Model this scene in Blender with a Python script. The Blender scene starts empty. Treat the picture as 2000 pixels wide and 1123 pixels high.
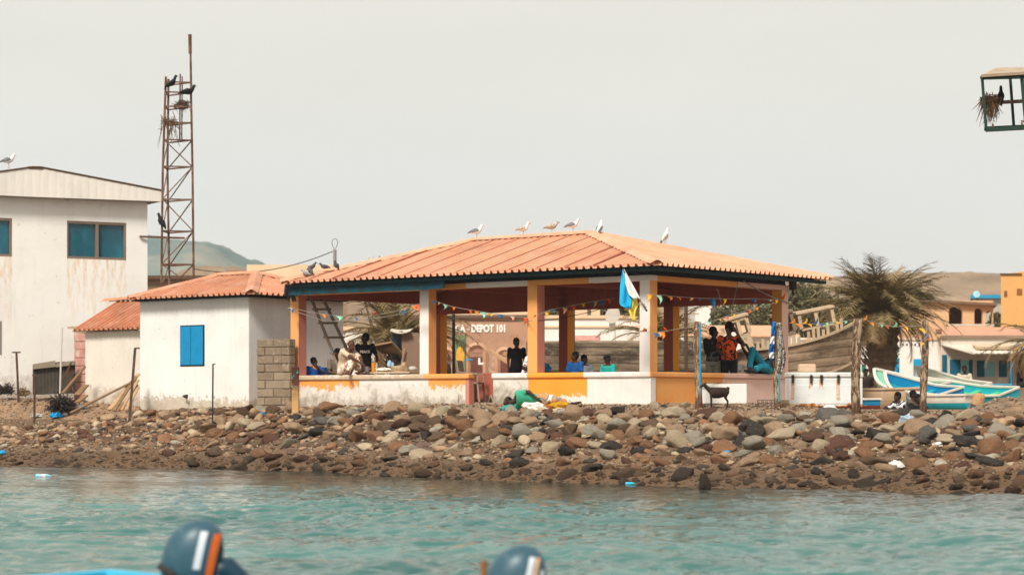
import bpy, bmesh, math, random
from mathutils import Vector, Matrix, noise
from bpy_extras.object_utils import world_to_camera_view
R = math.radians
random.seed(7)
SC = bpy.context.scene
COL = SC.collection

# ------------------------------------------------------------------ camera, sky, sun, exposure
EYE = 1.4          # the camera stands 1.4 m above the water
F = 4280.0         # focal length in photo pixels (photo 2000 wide)
HOR = 787.0        # the horizon row in the photo
cam_d = bpy.data.cameras.new("camera")
cam = bpy.data.objects.new("camera", cam_d); COL.objects.link(cam)
cam.location = (0, 0, EYE); cam.rotation_euler = (R(90), 0, 0)
cam_d.sensor_width = 36.0; cam_d.lens = F / 2000 * 36
cam_d.shift_y = (HOR - 561.5) / 2000
cam_d.clip_start = 0.5; cam_d.clip_end = 6000
cam_d.dof.use_dof = True; cam_d.dof.focus_distance = 43.0; cam_d.dof.aperture_fstop = 1.9
SC.camera = cam

SUN_EL, SUN_AZ = R(46), R(203)      # azimuth clockwise from +Y (the view direction)
w = bpy.data.worlds.new("World"); SC.world = w; w.use_nodes = True
nt = w.node_tree; nt.nodes.clear()
def wn(t): return nt.nodes.new(t)
out = wn('ShaderNodeOutputWorld'); bg = wn('ShaderNodeBackground'); sky = wn('ShaderNodeTexSky')
sky.sky_type = 'NISHITA'; sky.sun_disc = False; sky.sun_elevation = SUN_EL; sky.sun_rotation = SUN_AZ
sky.air_density = 1.0; sky.dust_density = 4.0; sky.ozone_density = 1.0
tc = wn('ShaderNodeTexCoord'); sp = wn('ShaderNodeSeparateXYZ'); ramp = wn('ShaderNodeValToRGB')
nt.links.new(tc.outputs['Generated'], sp.inputs[0]); nt.links.new(sp.outputs['Z'], ramp.inputs[0])
e = ramp.color_ramp.elements
e[0].position = 0.0; e[0].color = (7.5, 7.1, 6.5, 1)
e[1].position = 1.0; e[1].color = (4.6, 4.6, 4.5, 1)
for p, c in ((0.04, (7.1, 7.0, 6.55, 1)), (0.10, (6.75, 6.8, 6.4, 1)), (0.19, (6.65, 6.4, 5.65, 1))):
    n = e.new(p); n.color = c
nz = wn('ShaderNodeTexNoise'); nz.inputs['Scale'].default_value = 2.2; nz.inputs['Detail'].default_value = 3
mp = wn('ShaderNodeMapping'); mp.inputs['Scale'].default_value = (1, 1, 3.5)
nt.links.new(tc.outputs['Generated'], mp.inputs[0]); nt.links.new(mp.outputs[0], nz.inputs['Vector'])
mr = wn('ShaderNodeMapRange'); mr.inputs['From Min'].default_value = .3; mr.inputs['From Max'].default_value = .7
mr.inputs['To Min'].default_value = 0.93; mr.inputs['To Max'].default_value = 1.05
nt.links.new(nz.outputs['Fac'], mr.inputs['Value'])
vm = wn('ShaderNodeVectorMath'); vm.operation = 'SCALE'
nt.links.new(ramp.outputs[0], vm.inputs[0]); nt.links.new(mr.outputs[0], vm.inputs['Scale'])
mx = wn('ShaderNodeMixRGB'); mx.inputs[0].default_value = 0.93     # a closed deck of thin cloud over the clear sky
nt.links.new(sky.outputs[0], mx.inputs[1]); nt.links.new(vm.outputs[0], mx.inputs[2])
bg.inputs['Strength'].default_value = 0.10
nt.links.new(mx.outputs[0], bg.inputs['Color']); nt.links.new(bg.outputs[0], out.inputs[0])

sun_d = bpy.data.lights.new("sun", 'SUN'); sun_d.energy = 3.3; sun_d.angle = R(15); sun_d.color = (1.0, .94, .87)
sun = bpy.data.objects.new("sun", sun_d); COL.objects.link(sun)
sun_dir = Vector((math.sin(SUN_AZ) * math.cos(SUN_EL), math.cos(SUN_AZ) * math.cos(SUN_EL), math.sin(SUN_EL)))
sun.rotation_euler = sun_dir.to_track_quat('Z', 'Y').to_euler()
SC.view_settings.view_transform = 'Standard'; SC.view_settings.look = 'None'
SC.view_settings.exposure = 0.40; SC.view_settings.gamma = 1.0
try:
    SC.cycles.max_bounces = 6; SC.cycles.transparent_max_bounces = 6; SC.cycles.use_denoising = True
    SC.cycles.diffuse_bounces = 3; SC.cycles.glossy_bounces = 3
    SC.cycles.use_adaptive_sampling = True; SC.cycles.adaptive_threshold = 0.02
except Exception: pass

# ------------------------------------------------------------------ placing helpers
def X_(px, d): return (px - 1000) / F * d
def Z_(py, d): return EYE + (HOR - py) / F * d
def at(px, py, d): return Vector((X_(px, d), d, Z_(py, d)))

def lin(h):
    h = h.lstrip('#'); c = [int(h[i:i+2], 16) / 255 for i in (0, 2, 4)]
    return tuple((x / 12.92 if x <= .04045 else ((x + .055) / 1.055) ** 2.4) for x in c)
def C4(c, k=1.0):
    if isinstance(c, str): c = lin(c)
    return (c[0] * k, c[1] * k, c[2] * k, 1)

# ------------------------------------------------------------------ materials
MATS = {}
class NT:
    def __init__(s, name):
        s.m = bpy.data.materials.new(name); s.m.use_nodes = True; s.t = s.m.node_tree
        s.b = s.t.nodes['Principled BSDF']; s.tc = s.t.nodes.new('ShaderNodeTexCoord')
    def n(s, t): return s.t.nodes.new(t)
    def l(s, a, b): s.t.links.new(a, b)
    def vec(s, scale=(1, 1, 1), coord='Object', rot=(0, 0, 0)):
        m = s.n('ShaderNodeMapping'); m.inputs['Scale'].default_value = scale; m.inputs['Rotation'].default_value = rot
        s.l(s.tc.outputs[coord], m.inputs[0]); return m.outputs[0]
    def noise(s, scale, detail=4, rough=.6, vec=None, dist=0):
        n = s.n('ShaderNodeTexNoise'); n.inputs['Scale'].default_value = scale; n.inputs['Detail'].default_value = detail
        n.inputs['Roughness'].default_value = rough; n.inputs['Distortion'].default_value = dist
        s.l(vec if vec is not None else s.vec(), n.inputs['Vector']); return n.outputs['Fac']
    def ramp(s, fac, stops, interp='LINEAR'):
        r = s.n('ShaderNodeValToRGB'); r.color_ramp.interpolation = interp
        el = r.color_ramp.elements
        el[0].position = stops[0][0]; el[0].color = C4(stops[0][1]) if not isinstance(stops[0][1], (int, float)) else (stops[0][1],) * 3 + (1,)
        el[1].position = stops[-1][0]; el[1].color = C4(stops[-1][1]) if not isinstance(stops[-1][1], (int, float)) else (stops[-1][1],) * 3 + (1,)
        for p, c in stops[1:-1]:
            x = el.new(p); x.color = C4(c) if not isinstance(c, (int, float)) else (c,) * 3 + (1,)
        s.l(fac, r.inputs[0]); return r.outputs[0]
    def mix(s, fac, a, b, mode='MIX'):
        m = s.n('ShaderNodeMixRGB'); m.blend_type = mode
        for i, v in ((0, fac), (1, a), (2, b)):
            if isinstance(v, (int, float)): m.inputs[i].default_value = v if i == 0 else (v, v, v, 1)
            elif isinstance(v, (tuple, str)): m.inputs[i].default_value = C4(v)
            else: s.l(v, m.inputs[i])
        return m.outputs[0]
    def math(s, op, a, b=None, clamp=False):
        m = s.n('ShaderNodeMath'); m.operation = op; m.use_clamp = clamp
        for i, v in ((0, a), (1, b)):
            if v is None: continue
            if isinstance(v, (int, float)): m.inputs[i].default_value = v
            else: s.l(v, m.inputs[i])
        return m.outputs[0]
    def z(s, coord='Object'):
        q = s.n('ShaderNodeSeparateXYZ'); s.l(s.tc.outputs[coord], q.inputs[0]); return q.outputs['Z']
    def fin(s, col, rough=.85, bump=None, bstr=.3, bdist=.02, metal=0, spec=.3):
        if isinstance(col, (tuple, str)): s.b.inputs['Base Color'].default_value = C4(col)
        else: s.l(col, s.b.inputs['Base Color'])
        if isinstance(rough, (int, float)): s.b.inputs['Roughness'].default_value = rough
        else: s.l(rough, s.b.inputs['Roughness'])
        s.b.inputs['Metallic'].default_value = metal; s.b.inputs['Specular IOR Level'].default_value = spec
        if bump is not None:
            bn = s.n('ShaderNodeBump'); bn.inputs['Strength'].default_value = bstr; bn.inputs['Distance'].default_value = bdist
            s.l(bump, bn.inputs['Height']); s.l(bn.outputs[0], s.b.inputs['Normal'])
        return s.m

def mat(name, c, rough=.85, var=.18, scale=3.0, c2=None, k2=.5, bump=.25, bscale=None, metal=0, spec=.3, stretch=(1, 1, 1)):
    """a weathered single paint or cloth: colour wanders, a second colour in patches"""
    if name in MATS: return MATS[name]
    s = NT(name); c = lin(c) if isinstance(c, str) else c
    v = s.vec(stretch)
    n1 = s.noise(scale, 5, .65, v)
    dark = tuple(x * (1 - var) for x in c); light = tuple(min(1, x * (1 + var * .5)) for x in c)
    col = s.ramp(n1, [(.3, dark), (.5, c), (.7, light)])
    if c2 is not None:
        n2 = s.noise(scale * 1.7, 6, .7, v, .4)
        col = s.mix(s.ramp(n2, [(1 - k2 - .06, 0.0), (1 - k2 + .06, 1.0)]), col, c2)
    n3 = s.noise(bscale or scale * 8, 4, .6, v)
    MATS[name] = s.fin(col, rough, n3, bump, .01, metal, spec)
    return MATS[name]

def wall_paint(name, c, plaster='#e3ddd2', peel=.35, grime='#6b5c48', grime_k=.5, hgt=.6, rust=None, sc=1.0, base=.0, spots=.0, patch=None):
    """painted render: flakes off towards the foot, grey grime blooms, vertical run marks"""
    if name in MATS: return MATS[name]
    s = NT(name); z = s.z()
    n0 = s.noise(.9 * sc, 5, .6); fine = s.noise(7 * sc, 6, .7); streak = s.noise(3 * sc, 4, .6, s.vec((4, 4, .25)))
    c = lin(c) if isinstance(c, str) else c
    col = s.ramp(n0, [(.3, tuple(x * .88 for x in c)), (.5, c), (.72, tuple(min(1, x * 1.05) for x in c))])
    col = s.mix(s.ramp(streak, [(.5, 0.0), (.8, .16)]), col, (.35, .29, .22))
    if patch: col = s.mix(s.ramp(s.noise(1.3, 3, .5), [(.5, 0.0), (.54, .8)]), col, patch)
    # peeling: noise against height above base
    hz = s.math('DIVIDE', s.math('SUBTRACT', z, base), hgt)
    pn = s.math('ADD', s.math('MULTIPLY', fine, .9), s.math('MULTIPLY', n0, .6))
    pk = s.math('SUBTRACT', s.math('ADD', pn, -.35 + peel), s.math('MULTIPLY', hz, 1.0))
    pm = s.ramp(pk, [(.30, 0.0), (.36, 1.0)])
    col = s.mix(pm, col, plaster)
    gn = s.noise(2.2 * sc, 7, .75, None, .3)
    gk = s.math('SUBTRACT', s.math('ADD', gn, grime_k - .35), s.math('MULTIPLY', hz, .45))
    col = s.mix(s.ramp(gk, [(.42, 0.0), (.62, .75)]), col, grime)
    if spots > 0:
        vn = s.noise(16, 2, .5)
        col = s.mix(s.ramp(vn, [(.74 - spots, 0.0), (.76 - spots, .7)]), col, (.16, .13, .10))
    if rust: col = s.mix(s.ramp(s.noise(2.5, 5, .7, s.vec((2.5, 2.5, .35))), [(.56, 0.0), (.75, .8)]), col, rust)
    h = s.math('ADD', fine, s.math('MULTIPLY', pm, -.6))
    MATS[name] = s.fin(col, .9, h, .35, .012, 0, .2)
    return MATS[name]

def metal_paint(name, c, rust='#6b3a1e', k=.35, scale=5, rough=.6, stretch=(1, 1, 1)):
    if name in MATS: return MATS[name]
    s = NT(name); c = lin(c) if isinstance(c, str) else c
    v = s.vec(stretch)
    n = s.noise(scale, 7, .7, v, .3); n2 = s.noise(scale * 4, 4, .6, v)
    base = s.ramp(n2, [(.3, tuple(x * .8 for x in c)), (.7, c)])
    ru = s.ramp(n2, [(.3, tuple(x * .5 for x in lin(rust))), (.7, lin(rust))])
    MATS[name] = s.fin(s.mix(s.ramp(n, [(1 - k - .05, 0.0), (1 - k + .03, 1.0)]), base, ru), rough, n2, .3, .004, .0, .4)
    return MATS[name]

# ------------------------------------------------------------------ mesh collector
class MB:
    def __init__(s): s.v = []; s.f = []; s.m = []; s.cur = 0
    def mat(s, i): s.cur = i; return s
    def add(s, vs, fs, mi=None):
        o = len(s.v); s.v += [tuple(p) for p in vs]
        for f in fs: s.f.append(tuple(i + o for i in f)); s.m.append(s.cur if mi is None else mi)
        return s
    def hexa(s, p): return s.add(p, [(0, 3, 2, 1), (4, 5, 6, 7), (0, 1, 5, 4), (1, 2, 6, 5), (2, 3, 7, 6), (3, 0, 4, 7)])
    def box(s, x0, x1, y0, y1, z0, z1):
        return s.hexa([(x0, y0, z0), (x1, y0, z0), (x1, y1, z0), (x0, y1, z0), (x0, y0, z1), (x1, y0, z1), (x1, y1, z1), (x0, y1, z1)])
    def beam(s, a, b, w, h=None, up=(0, 0, 1)):
        a = Vector(a); b = Vector(b); h = w if h is None else h
        d = (b - a).normalized(); u = Vector(up)
        if abs(d.dot(u)) > .98: u = Vector((0, 1, 0))
        sd = d.cross(u).normalized() * w / 2; uu = sd.cross(d).normalized() * h / 2
        return s.hexa([a - sd - uu, a + sd - uu, b + sd - uu, b - sd - uu, a - sd + uu, a + sd + uu, b + sd + uu, b - sd + uu])
    def tube(s, pts, r, n=8, cap=True):
        pts = [Vector(p) for p in pts]; k = len(pts)
        rs = r if isinstance(r, (list, tuple)) else [r] * k
        ref = None; vs = []
        for i, p in enumerate(pts):
            d = (pts[min(i + 1, k - 1)] - pts[max(i - 1, 0)])
            d = d.normalized() if d.length > 1e-9 else Vector((0, 0, 1))
            if ref is None:
                ref = Vector((0, 0, 1)) if abs(d.z) < .9 else Vector((1, 0, 0))
            a = d.cross(ref)
            a = a.normalized() if a.length > 1e-6 else d.orthogonal().normalized()
            ref = a.cross(d).normalized()
            for j in range(n):
                t = 2 * math.pi * j / n
                vs.append(p + (a * math.cos(t) + ref * math.sin(t)) * rs[i])
        fs = []
        for i in range(k - 1):
            for j in range(n):
                fs.append((i * n + j, i * n + (j + 1) % n, (i + 1) * n + (j + 1) % n, (i + 1) * n + j))
        if cap: fs.append(tuple(range(n - 1, -1, -1))); fs.append(tuple(range((k - 1) * n, k * n)))
        return s.add(vs, fs)
    def ell(s, c, r, rot=None, seg=14, rings=9):
        c = Vector(c); r = (r, r, r) if isinstance(r, (int, float)) else r
        M = rot if rot is not None else Matrix.Identity(3)
        vs = [c + M @ Vector((0, 0, r[2]))]
        for i in range(1, rings):
            ph = math.pi * i / rings
            for j in range(seg):
                t = 2 * math.pi * j / seg
                vs.append(c + M @ Vector((r[0] * math.sin(ph) * math.cos(t), r[1] * math.sin(ph) * math.sin(t), r[2] * math.cos(ph))))
        vs.append(c + M @ Vector((0, 0, -r[2]))); fs = []
        for j in range(seg): fs.append((0, 1 + j, 1 + (j + 1) % seg))
        for i in range(rings - 2):
            for j in range(seg):
                a = 1 + i * seg + j; b = 1 + i * seg + (j + 1) % seg
                fs.append((a, a + seg, b + seg, b))
        L = len(vs) - 1
        for j in range(seg): fs.append((L, L - seg + (j + 1) % seg, L - seg + j))
        return s.add(vs, fs)
    def cap(s, a, b, ra, rb, n=12):
        """tapered limb with round ends"""
        a = Vector(a); b = Vector(b); d = b - a; L = d.length
        if L < 1e-6: return s.ell(a, max(ra, rb))
        d /= L; pts = []; rr = []
        for k in (80, 55, 30, 0): pts.append(a - d * ra * math.sin(R(k))); rr.append(ra * math.cos(R(k)))
        for k in (0, 30, 55, 80): pts.append(b + d * rb * math.sin(R(k))); rr.append(rb * math.cos(R(k)))
        return s.tube(pts, rr, n)
    def loft(s, secs, n=16, cap=True):
        """secs: (centre, side vector*rx, front vector*ry)"""
        vs = []; k = len(secs)
        for c, a, b in secs:
            c = Vector(c); a = Vector(a); b = Vector(b)
            for j in range(n):
                t = 2 * math.pi * j / n
                vs.append(c + a * math.cos(t) + b * math.sin(t))
        fs = [(i * n + j, i * n + (j + 1) % n, (i + 1) * n + (j + 1) % n, (i + 1) * n + j) for i in range(k - 1) for j in range(n)]
        if cap: fs.append(tuple(range(n - 1, -1, -1))); fs.append(tuple(range((k - 1) * n, k * n)))
        return s.add(vs, fs)
    def grid(s, P, flip=False):
        """P: rows of points"""
        r = len(P); c = len(P[0]); vs = [p for row in P for p in row]
        fs = [(i * c + j, i * c + j + 1, (i + 1) * c + j + 1, (i + 1) * c + j) for i in range(r - 1) for j in range(c - 1)]
        return s.add(vs, [tuple(reversed(f)) for f in fs] if flip else fs)
    def mesh(s, name, mats, smooth=False, fix=True):
        me = bpy.data.meshes.new(name); me.from_pydata(s.v, [], s.f)
        for m in (mats if isinstance(mats, (list, tuple)) else [mats]): me.materials.append(m)
        me.polygons.foreach_set('material_index', s.m)
        if smooth: me.polygons.foreach_set('use_smooth', [True] * len(s.f))
        if fix:
            b = bmesh.new(); b.from_mesh(me); bmesh.ops.recalc_face_normals(b, faces=b.faces); b.to_mesh(me); b.free()
        me.update(); return me
    def build(s, name, mats, parent=None, loc=None, smooth=False, bevel=0, fix=True, rz=0):
        o = bpy.data.objects.new(name, s.mesh(name, mats, smooth, fix)); COL.objects.link(o)
        if parent is not None: o.parent = parent
        if loc is not None: o.location = loc
        if rz: o.rotation_euler.z = rz
        if bevel:
            b = o.modifiers.new('bevel', 'BEVEL'); b.width = bevel; b.segments = 2; b.limit_method = 'ANGLE'; b.angle_limit = R(40)
        return o

def tag(o, label=None, cat=None, group=None, kind=None):
    if label: o['label'] = label
    if cat: o['category'] = cat
    if group: o['group'] = group
    if kind: o['kind'] = kind
    return o
def thing(name, label, cat, loc=(0, 0, 0), rz=0, group=None):
    o = bpy.data.objects.new(name, None); COL.objects.link(o); o.location = loc; o.rotation_euler.z = rz
    o.empty_display_size = .2
    return tag(o, label, cat, group)
def copy_tree(o, parent=None):
    c = o.copy(); COL.objects.link(c)
    if parent is not None: c.parent = parent
    for ch in list(o.children): copy_tree(ch, c)
    return c
def bake(o, *mods):
    """apply modifiers on o (no bpy.ops)"""
    for t, kw in mods:
        m = o.modifiers.new(t.lower(), t)
        for k, v in kw.items(): setattr(m, k, v)
    dg = bpy.context.evaluated_depsgraph_get(); dg.update()
    me = bpy.data.meshes.new_from_object(o.evaluated_get(dg)); old = o.data
    o.modifiers.clear(); o.data = me; me.name = old.name
    return o
def interp(x, pts):
    if x <= pts[0][0]: return pts[0][1]
    for (a, u), (b, v) in zip(pts, pts[1:]):
        if x <= b: return u + (v - u) * (x - a) / (b - a)
    return pts[-1][1]
def smooth01(t): t = max(0, min(1, t)); return t * t * (3 - 2 * t)

# ------------------------------------------------------------------ terrain
WATERLINE = [(-80, 84), (-20, 55), (-11.4, 48.7), (-5.3, 45.7), (0, 39.4), (4.17, 35.9), (7.9, 33.9), (15, 30.5), (80, 6)]
CREST = [(-80, 90), (-20, 60), (-12.8, 55.2), (-9, 53.2), (-5.9, 50), (0, 43.7), (4.7, 40.6), (9, 38.6), (15, 35.5), (80, 12)]
CRESTZ = [(-20, .6), (-12.8, .72), (-10.5, .92), (-9, 1.1), (-6, 1.24), (0, 1.22), (4.7, 1.15), (9, 1.12), (20, 1.12)]
PLATZ = [(-12, 1.52), (-10, 1.38), (-9, 1.33), (-6, 1.33), (-4, 1.385), (5.2, 1.385), (7, 1.24), (30, 1.22)]
def ground_z(x, y):
    yw, yc = interp(x, WATERLINE), interp(x, CREST); hc = interp(x, CRESTZ)
    n = noise.noise(Vector((x * .55, y * .55, 3.1))) * .5 + noise.noise(Vector((x * 1.9, y * 1.9, 7.7))) * .22
    t = (y - yw) / (yc - yw)
    if t < 0: return max(-1.2, t * .9) + n * .03
    if t < 1:
        return hc * (t * .85 + .15 * smooth01(t)) + n * .09 * min(1, t * 4) * (1 - .6 * t)
    q = interp(x, PLATZ); u = (y - yc) / 3.6
    z = hc + (q - hc) * smooth01(u)
    far = smooth01((y - 70) / 80)
    z = z + (1.33 - z) * far + n * .03 * (1 - smooth01((u - 1) / 2) * .8)
    # a gravel berm at the right end of the quay
    b = smooth01((x - 8.6) / .9) * smooth01(1 - abs(y - 42.2) / 1.6)
    return z + b * .27
def axis_steps(lo, a, b, hi, d_in, d_out):
    xs = []; x = lo
    while x < a: xs.append(x); x += max(d_in, min(d_out, (a - x) * .3))
    x = a
    while x < b: xs.append(x); x += d_in
    x = b
    while x < hi: xs.append(x); x += max(d_in, min(d_out, (x - b) * .3 + d_in))
    xs.append(hi); return xs

def fast_mesh(name, V, Fq, m, smooth=True):
    me = bpy.data.meshes.new(name)
    me.vertices.add(len(V) // 3); me.vertices.foreach_set('co', V)
    nf = len(Fq) // 4
    me.loops.add(nf * 4); me.loops.foreach_set('vertex_index', Fq)
    me.polygons.add(nf); me.polygons.foreach_set('loop_start', [i * 4 for i in range(nf)])
    me.materials.append(m); me.update(calc_edges=True)
    if smooth: me.polygons.foreach_set('use_smooth', [True] * nf)
    me.validate(); o = bpy.data.objects.new(name, me); COL.objects.link(o); return o

def sheet(name, xs, ys, zf, m):
    import array
    V = array.array('f'); Q = array.array('i'); c = len(xs)
    for y in ys:
        for x in xs: V.extend((x, y, zf(x, y)))
    for i in range(len(ys) - 1):
        for j in range(c - 1): Q.extend((i * c + j, i * c + j + 1, (i + 1) * c + j + 1, (i + 1) * c + j))
    return fast_mesh(name, V, Q, m)

# ---- ground material: sand, grit, damp and dark by the water
s = NT('sandy_ground')
pz = s.z('Object'); n0 = s.noise(.35, 5, .6); n1 = s.noise(3.5, 8, .72); n2 = s.noise(30, 5, .7); n3 = s.noise(1.2, 6, .65, None, .5)
col = s.ramp(n1, [(.28, '#584635'), (.45, '#78614b'), (.58, '#937860'), (.75, '#ae9478')])
col = s.mix(s.ramp(n3, [(.45, 0.0), (.62, .75)]), col, '#8a7e70')
col = s.mix(s.ramp(n0, [(.4, 0.0), (.65, .5)]), col, '#b98f68')
col = s.mix(s.ramp(n2, [(.52, 0.0), (.68, .45)]), col, '#4a3b30')
col = s.mix(s.ramp(s.noise(45, 3, .6), [(.62, 0.0), (.7, .6)]), col, '#d4c4ae')
slp = s.math('MULTIPLY', s.ramp(pz, [(.35, 0.0), (.5, 1.0)]), s.ramp(pz, [(.98, 1.0), (1.0, 0.0)])); col = s.mix(s.math('MULTIPLY', slp, .6), col, '#4d3d2f')      # dark earth colour on the slope paints the shade between the stones
wet = s.math('SUBTRACT', s.math('ADD', pz, s.math('MULTIPLY', n3, .35)), .42)
col = s.mix(s.ramp(wet, [(0.0, .7), (.28, 0.0)]), col, '#55402e')
hgt = s.math('ADD', s.math('MULTIPLY', n1, .7), s.math('MULTIPLY', n2, .5))
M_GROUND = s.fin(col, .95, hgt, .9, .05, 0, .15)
xs = axis_steps(-900, -14.5, 13.5, 900, .14, 60); ys = axis_steps(-6, 32, 56, 1800, .14, 80)
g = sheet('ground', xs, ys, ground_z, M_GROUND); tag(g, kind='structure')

# ---- water
s = NT('sea_water')
v = s.vec((1, 2.0, 1)); a = s.noise(7, 5, .65, v, .3); b = s.noise(26, 4, .6, v)
deep = s.noise(.45, 3, .5, s.vec((.5, 1, 1)))
col = s.ramp(deep, [(.35, (.017, .10, .088)), (.6, (.03, .15, .13)), (.75, (.05, .215, .185))])
q = s.n('ShaderNodeSeparateXYZ'); s.l(s.tc.outputs['Object'], q.inputs[0]); sh = s.math('ADD', s.math('ADD', q.outputs['Y'], s.math('MULTIPLY', q.outputs['X'], .78)), s.math('MULTIPLY', deep, 6))
sh = s.math('DIVIDE', s.math('SUBTRACT', sh, 28.0), 15.0)      # muddy shallows towards the bank
col = s.mix(s.ramp(sh, [(.15, 0.0), (.85, .92)]), col, '#3b3a30')
h = s.math('ADD', a, s.math('MULTIPLY', b, .35))
M_WATER = s.fin(col, .03, h, .22, .02, 0, .5); s.b.inputs['IOR'].default_value = 1.33
WV = []
for i in range(26):
    lam = .45 * (1.11 ** i) * random.uniform(.85, 1.15) * .8
    ang = R(random.gauss(90, 55)); k = 2 * math.pi / lam
    WV.append((k * math.cos(ang), k * math.sin(ang), random.uniform(0, 6.28), .0048 * lam ** .8))
def water_z(x, y):
    if abs(x) > 22 or y > 58 or y < 7: return 0.0
    z = 0.0
    for kx, ky, p, am in WV: z += am * math.sin(kx * x + ky * y + p)
    g_ = (.6 + .9 * (noise.noise(Vector((x * .22, y * .14, 1.3))) + .4)) * (.42 + .62 * smooth01((interp(x, WATERLINE) - y) / 17))
    r1 = 1 - abs(noise.noise(Vector((x * 1.7, y * 2.4, 0.3)))) * 2; r2 = 1 - abs(noise.noise(Vector((x * 4.2, y * 5.2, 5.3)))) * 2; r3 = noise.noise(Vector((x * 8.5, y * 9.5, 2.3)))
    return (z + .028 * (r1 - .5) + .021 * (r2 - .5) + .011 * r3) * g_
yc_ = []; y = 9.5
while y < 52: yc_.append(y); y += .05 if y < 25 else .065
xs = axis_steps(-900, -12.5, 12.5, 900, .055, 80)
ys = [-400, -150, -60, -20, -5, 3, 7] + yc_ + [54, 60, 80, 95]
wo = sheet('water', xs, ys, water_z, M_WATER); tag(wo, kind='structure')

# ---- hills (far, soft)
def hill(name, pts, d, depth, m, base=-2, seed=0, rough=.06):
    """pts: (px, py) skyline of the hill as seen from the boat, standing at distance d"""
    sk = [(X_(p, d), Z_(q, d)) for p, q in pts]; x0, x1 = sk[0][0], sk[-1][0]
    nx, ny = 120, 36; P = []
    for j in range(ny + 1):
        v = j / ny; row = []
        for i in range(nx + 1):
            x = x0 + (x1 - x0) * i / nx; top = interp(x, sk)
            prof = math.sin(math.pi * min(1, v * 1.0)) if v > .5 else smooth01(v * 2)
            y = d + (v - .5) * depth
            n = noise.fractal(Vector((x * 9 / depth, y * 9 / depth, seed)), .8, 2.1, 5)
            sc = y / d if v < .5 else 1
            z = base + (EYE + (top - EYE) * 1 - base) * prof * (1 + (n * rough if abs(v - .5) > .02 else n * rough * .25))
            row.append((x, y, z))
        P.append(row)
    mb = MB(); mb.grid(P); o = mb.build(name, m, smooth=True, fix=False); tag(o, kind='structure'); return o
s = NT('far_hill'); n = s.noise(.035, 6, .7); n2 = s.noise(.012, 4, .6, s.vec((1, 1, 2)))
col = s.ramp(n, [(.35, '#5b6f68'), (.5, '#7f8579'), (.68, '#a8987f')]); col = s.mix(s.ramp(n2, [(.42, 0.0), (.6, .7)]), col, '#4c6a6c')
M_HILL1 = s.fin(col, 1, n, .6, 2, 0, .0)
s = NT('sand_hill'); n = s.noise(.05, 6, .7); n2 = s.noise(.4, 3, .6)
col = s.ramp(n, [(.3, '#78644f'), (.5, '#917a61'), (.7, '#a68d72')]); col = s.mix(s.ramp(n2, [(.6, 0.0), (.68, .5)]), col, '#66583f')
col = s.mix(s.ramp(s.noise(.11, 7, .8), [(.55, 0.0), (.64, .5)]), col, '#5f5340'); M_HILL2 = s.fin(col, 1, n, .9, 4, 0, .0)
hill('hill', [(60, 520), (150, 490), (250, 474), (340, 470), (400, 473), (430, 482), (455, 500), (480, 512), (540, 540), (700, 585), (900, 600)], 900, 300, M_HILL1, seed=1)
hill('hill', [(240, 760), (300, 560), (380, 520), (480, 530), (560, 548), (640, 570), (800, 600), (1000, 640), (1200, 780)], 500, 160, M_HILL2, seed=5)
hill('hill', [(1050, 640), (1200, 600), (1350, 575), (1500, 552), (1600, 541), (1680, 537), (1760, 532), (1850, 531), (1930, 535), (2000, 542), (2200, 552), (2500, 600)], 620, 240, M_HILL2, seed=9, rough=.035)

# ------------------------------------------------------------------ pavilion
TH = math.atan2(-.632, .775)
ex = Vector((.775, -.632, 0)).normalized(); ey = Vector((.632, .775, 0)).normalized()
class Frame:
    """a building frame turned like the pavilion; local x along its front, y into it, z from its base"""
    def __init__(s, ox, oy, oz, a=None):
        s.o = Vector((ox, oy, 0)); s.z = oz
        s.a = TH if a is None else a
        s.ex = Vector((math.cos(s.a), math.sin(s.a), 0)); s.ey = Vector((-math.sin(s.a), math.cos(s.a), 0))
    def x(s, px, y=0):
        k = (px - 1000) / F; return (k * (s.o.y + y * s.ey.y) - s.o.x - y * s.ey.x) / (s.ex.x - k * s.ex.y)
    def y(s, px, x=0):
        k = (px - 1000) / F; return (k * (s.o.y + x * s.ex.y) - s.o.x - x * s.ex.x) / (s.ey.x - k * s.ey.y)
    def d(s, x, y): return (s.o + s.ex * x + s.ey * y).y
    def h(s, py, x=0, y=0): return Z_(py, s.d(x, y)) - s.z
    def w(s, x, y, z): v = s.o + s.ex * x + s.ey * y; v.z = s.z + z; return v
    def loc(s): return (s.o.x, s.o.y, s.z)
    def thing(s, name, label, cat, group=None): return thing(name, label, cat, s.loc(), s.a, group)

def roof_mat(name, c, dark=.5):
    s = NT(name); c = lin(c)
    n1 = s.noise(.8, 5, .6); n2 = s.noise(9, 6, .7); n3 = s.noise(60, 2, .5)
    col = s.ramp(n1, [(.3, tuple(x * .74 for x in c)), (.5, c), (.7, tuple(min(1, x * 1.12) for x in c))])
    col = s.mix(s.ramp(s.noise(3, 6, .7, s.vec((1, .3, 1))), [(.5, 0.0), (.7, .45)]), col, (.78, .52, .38)); col = s.mix(s.ramp(s.noise(2.2, 6, .75, s.vec((2.5, .4, 1))), [(.60, 0.0), (.75, .35)]), col, (.36, .18, .11))
    col = s.mix(s.ramp(n2, [(.55, 0.0), (.75, .35)]), col, (.75, .55, .42))
    col = s.mix(s.ramp(n2, [(.25, .35), (.4, 0.0)]), col, (.42, .17, .09))
    col = s.mix(s.ramp(n3, [(.72, 0.0), (.76, .8)]), col, (.85, .82, .76))      # bird droppings
    MATS[name] = s.fin(col, .55, n2, .15, .005, 0, .35); return MATS[name]
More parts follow.
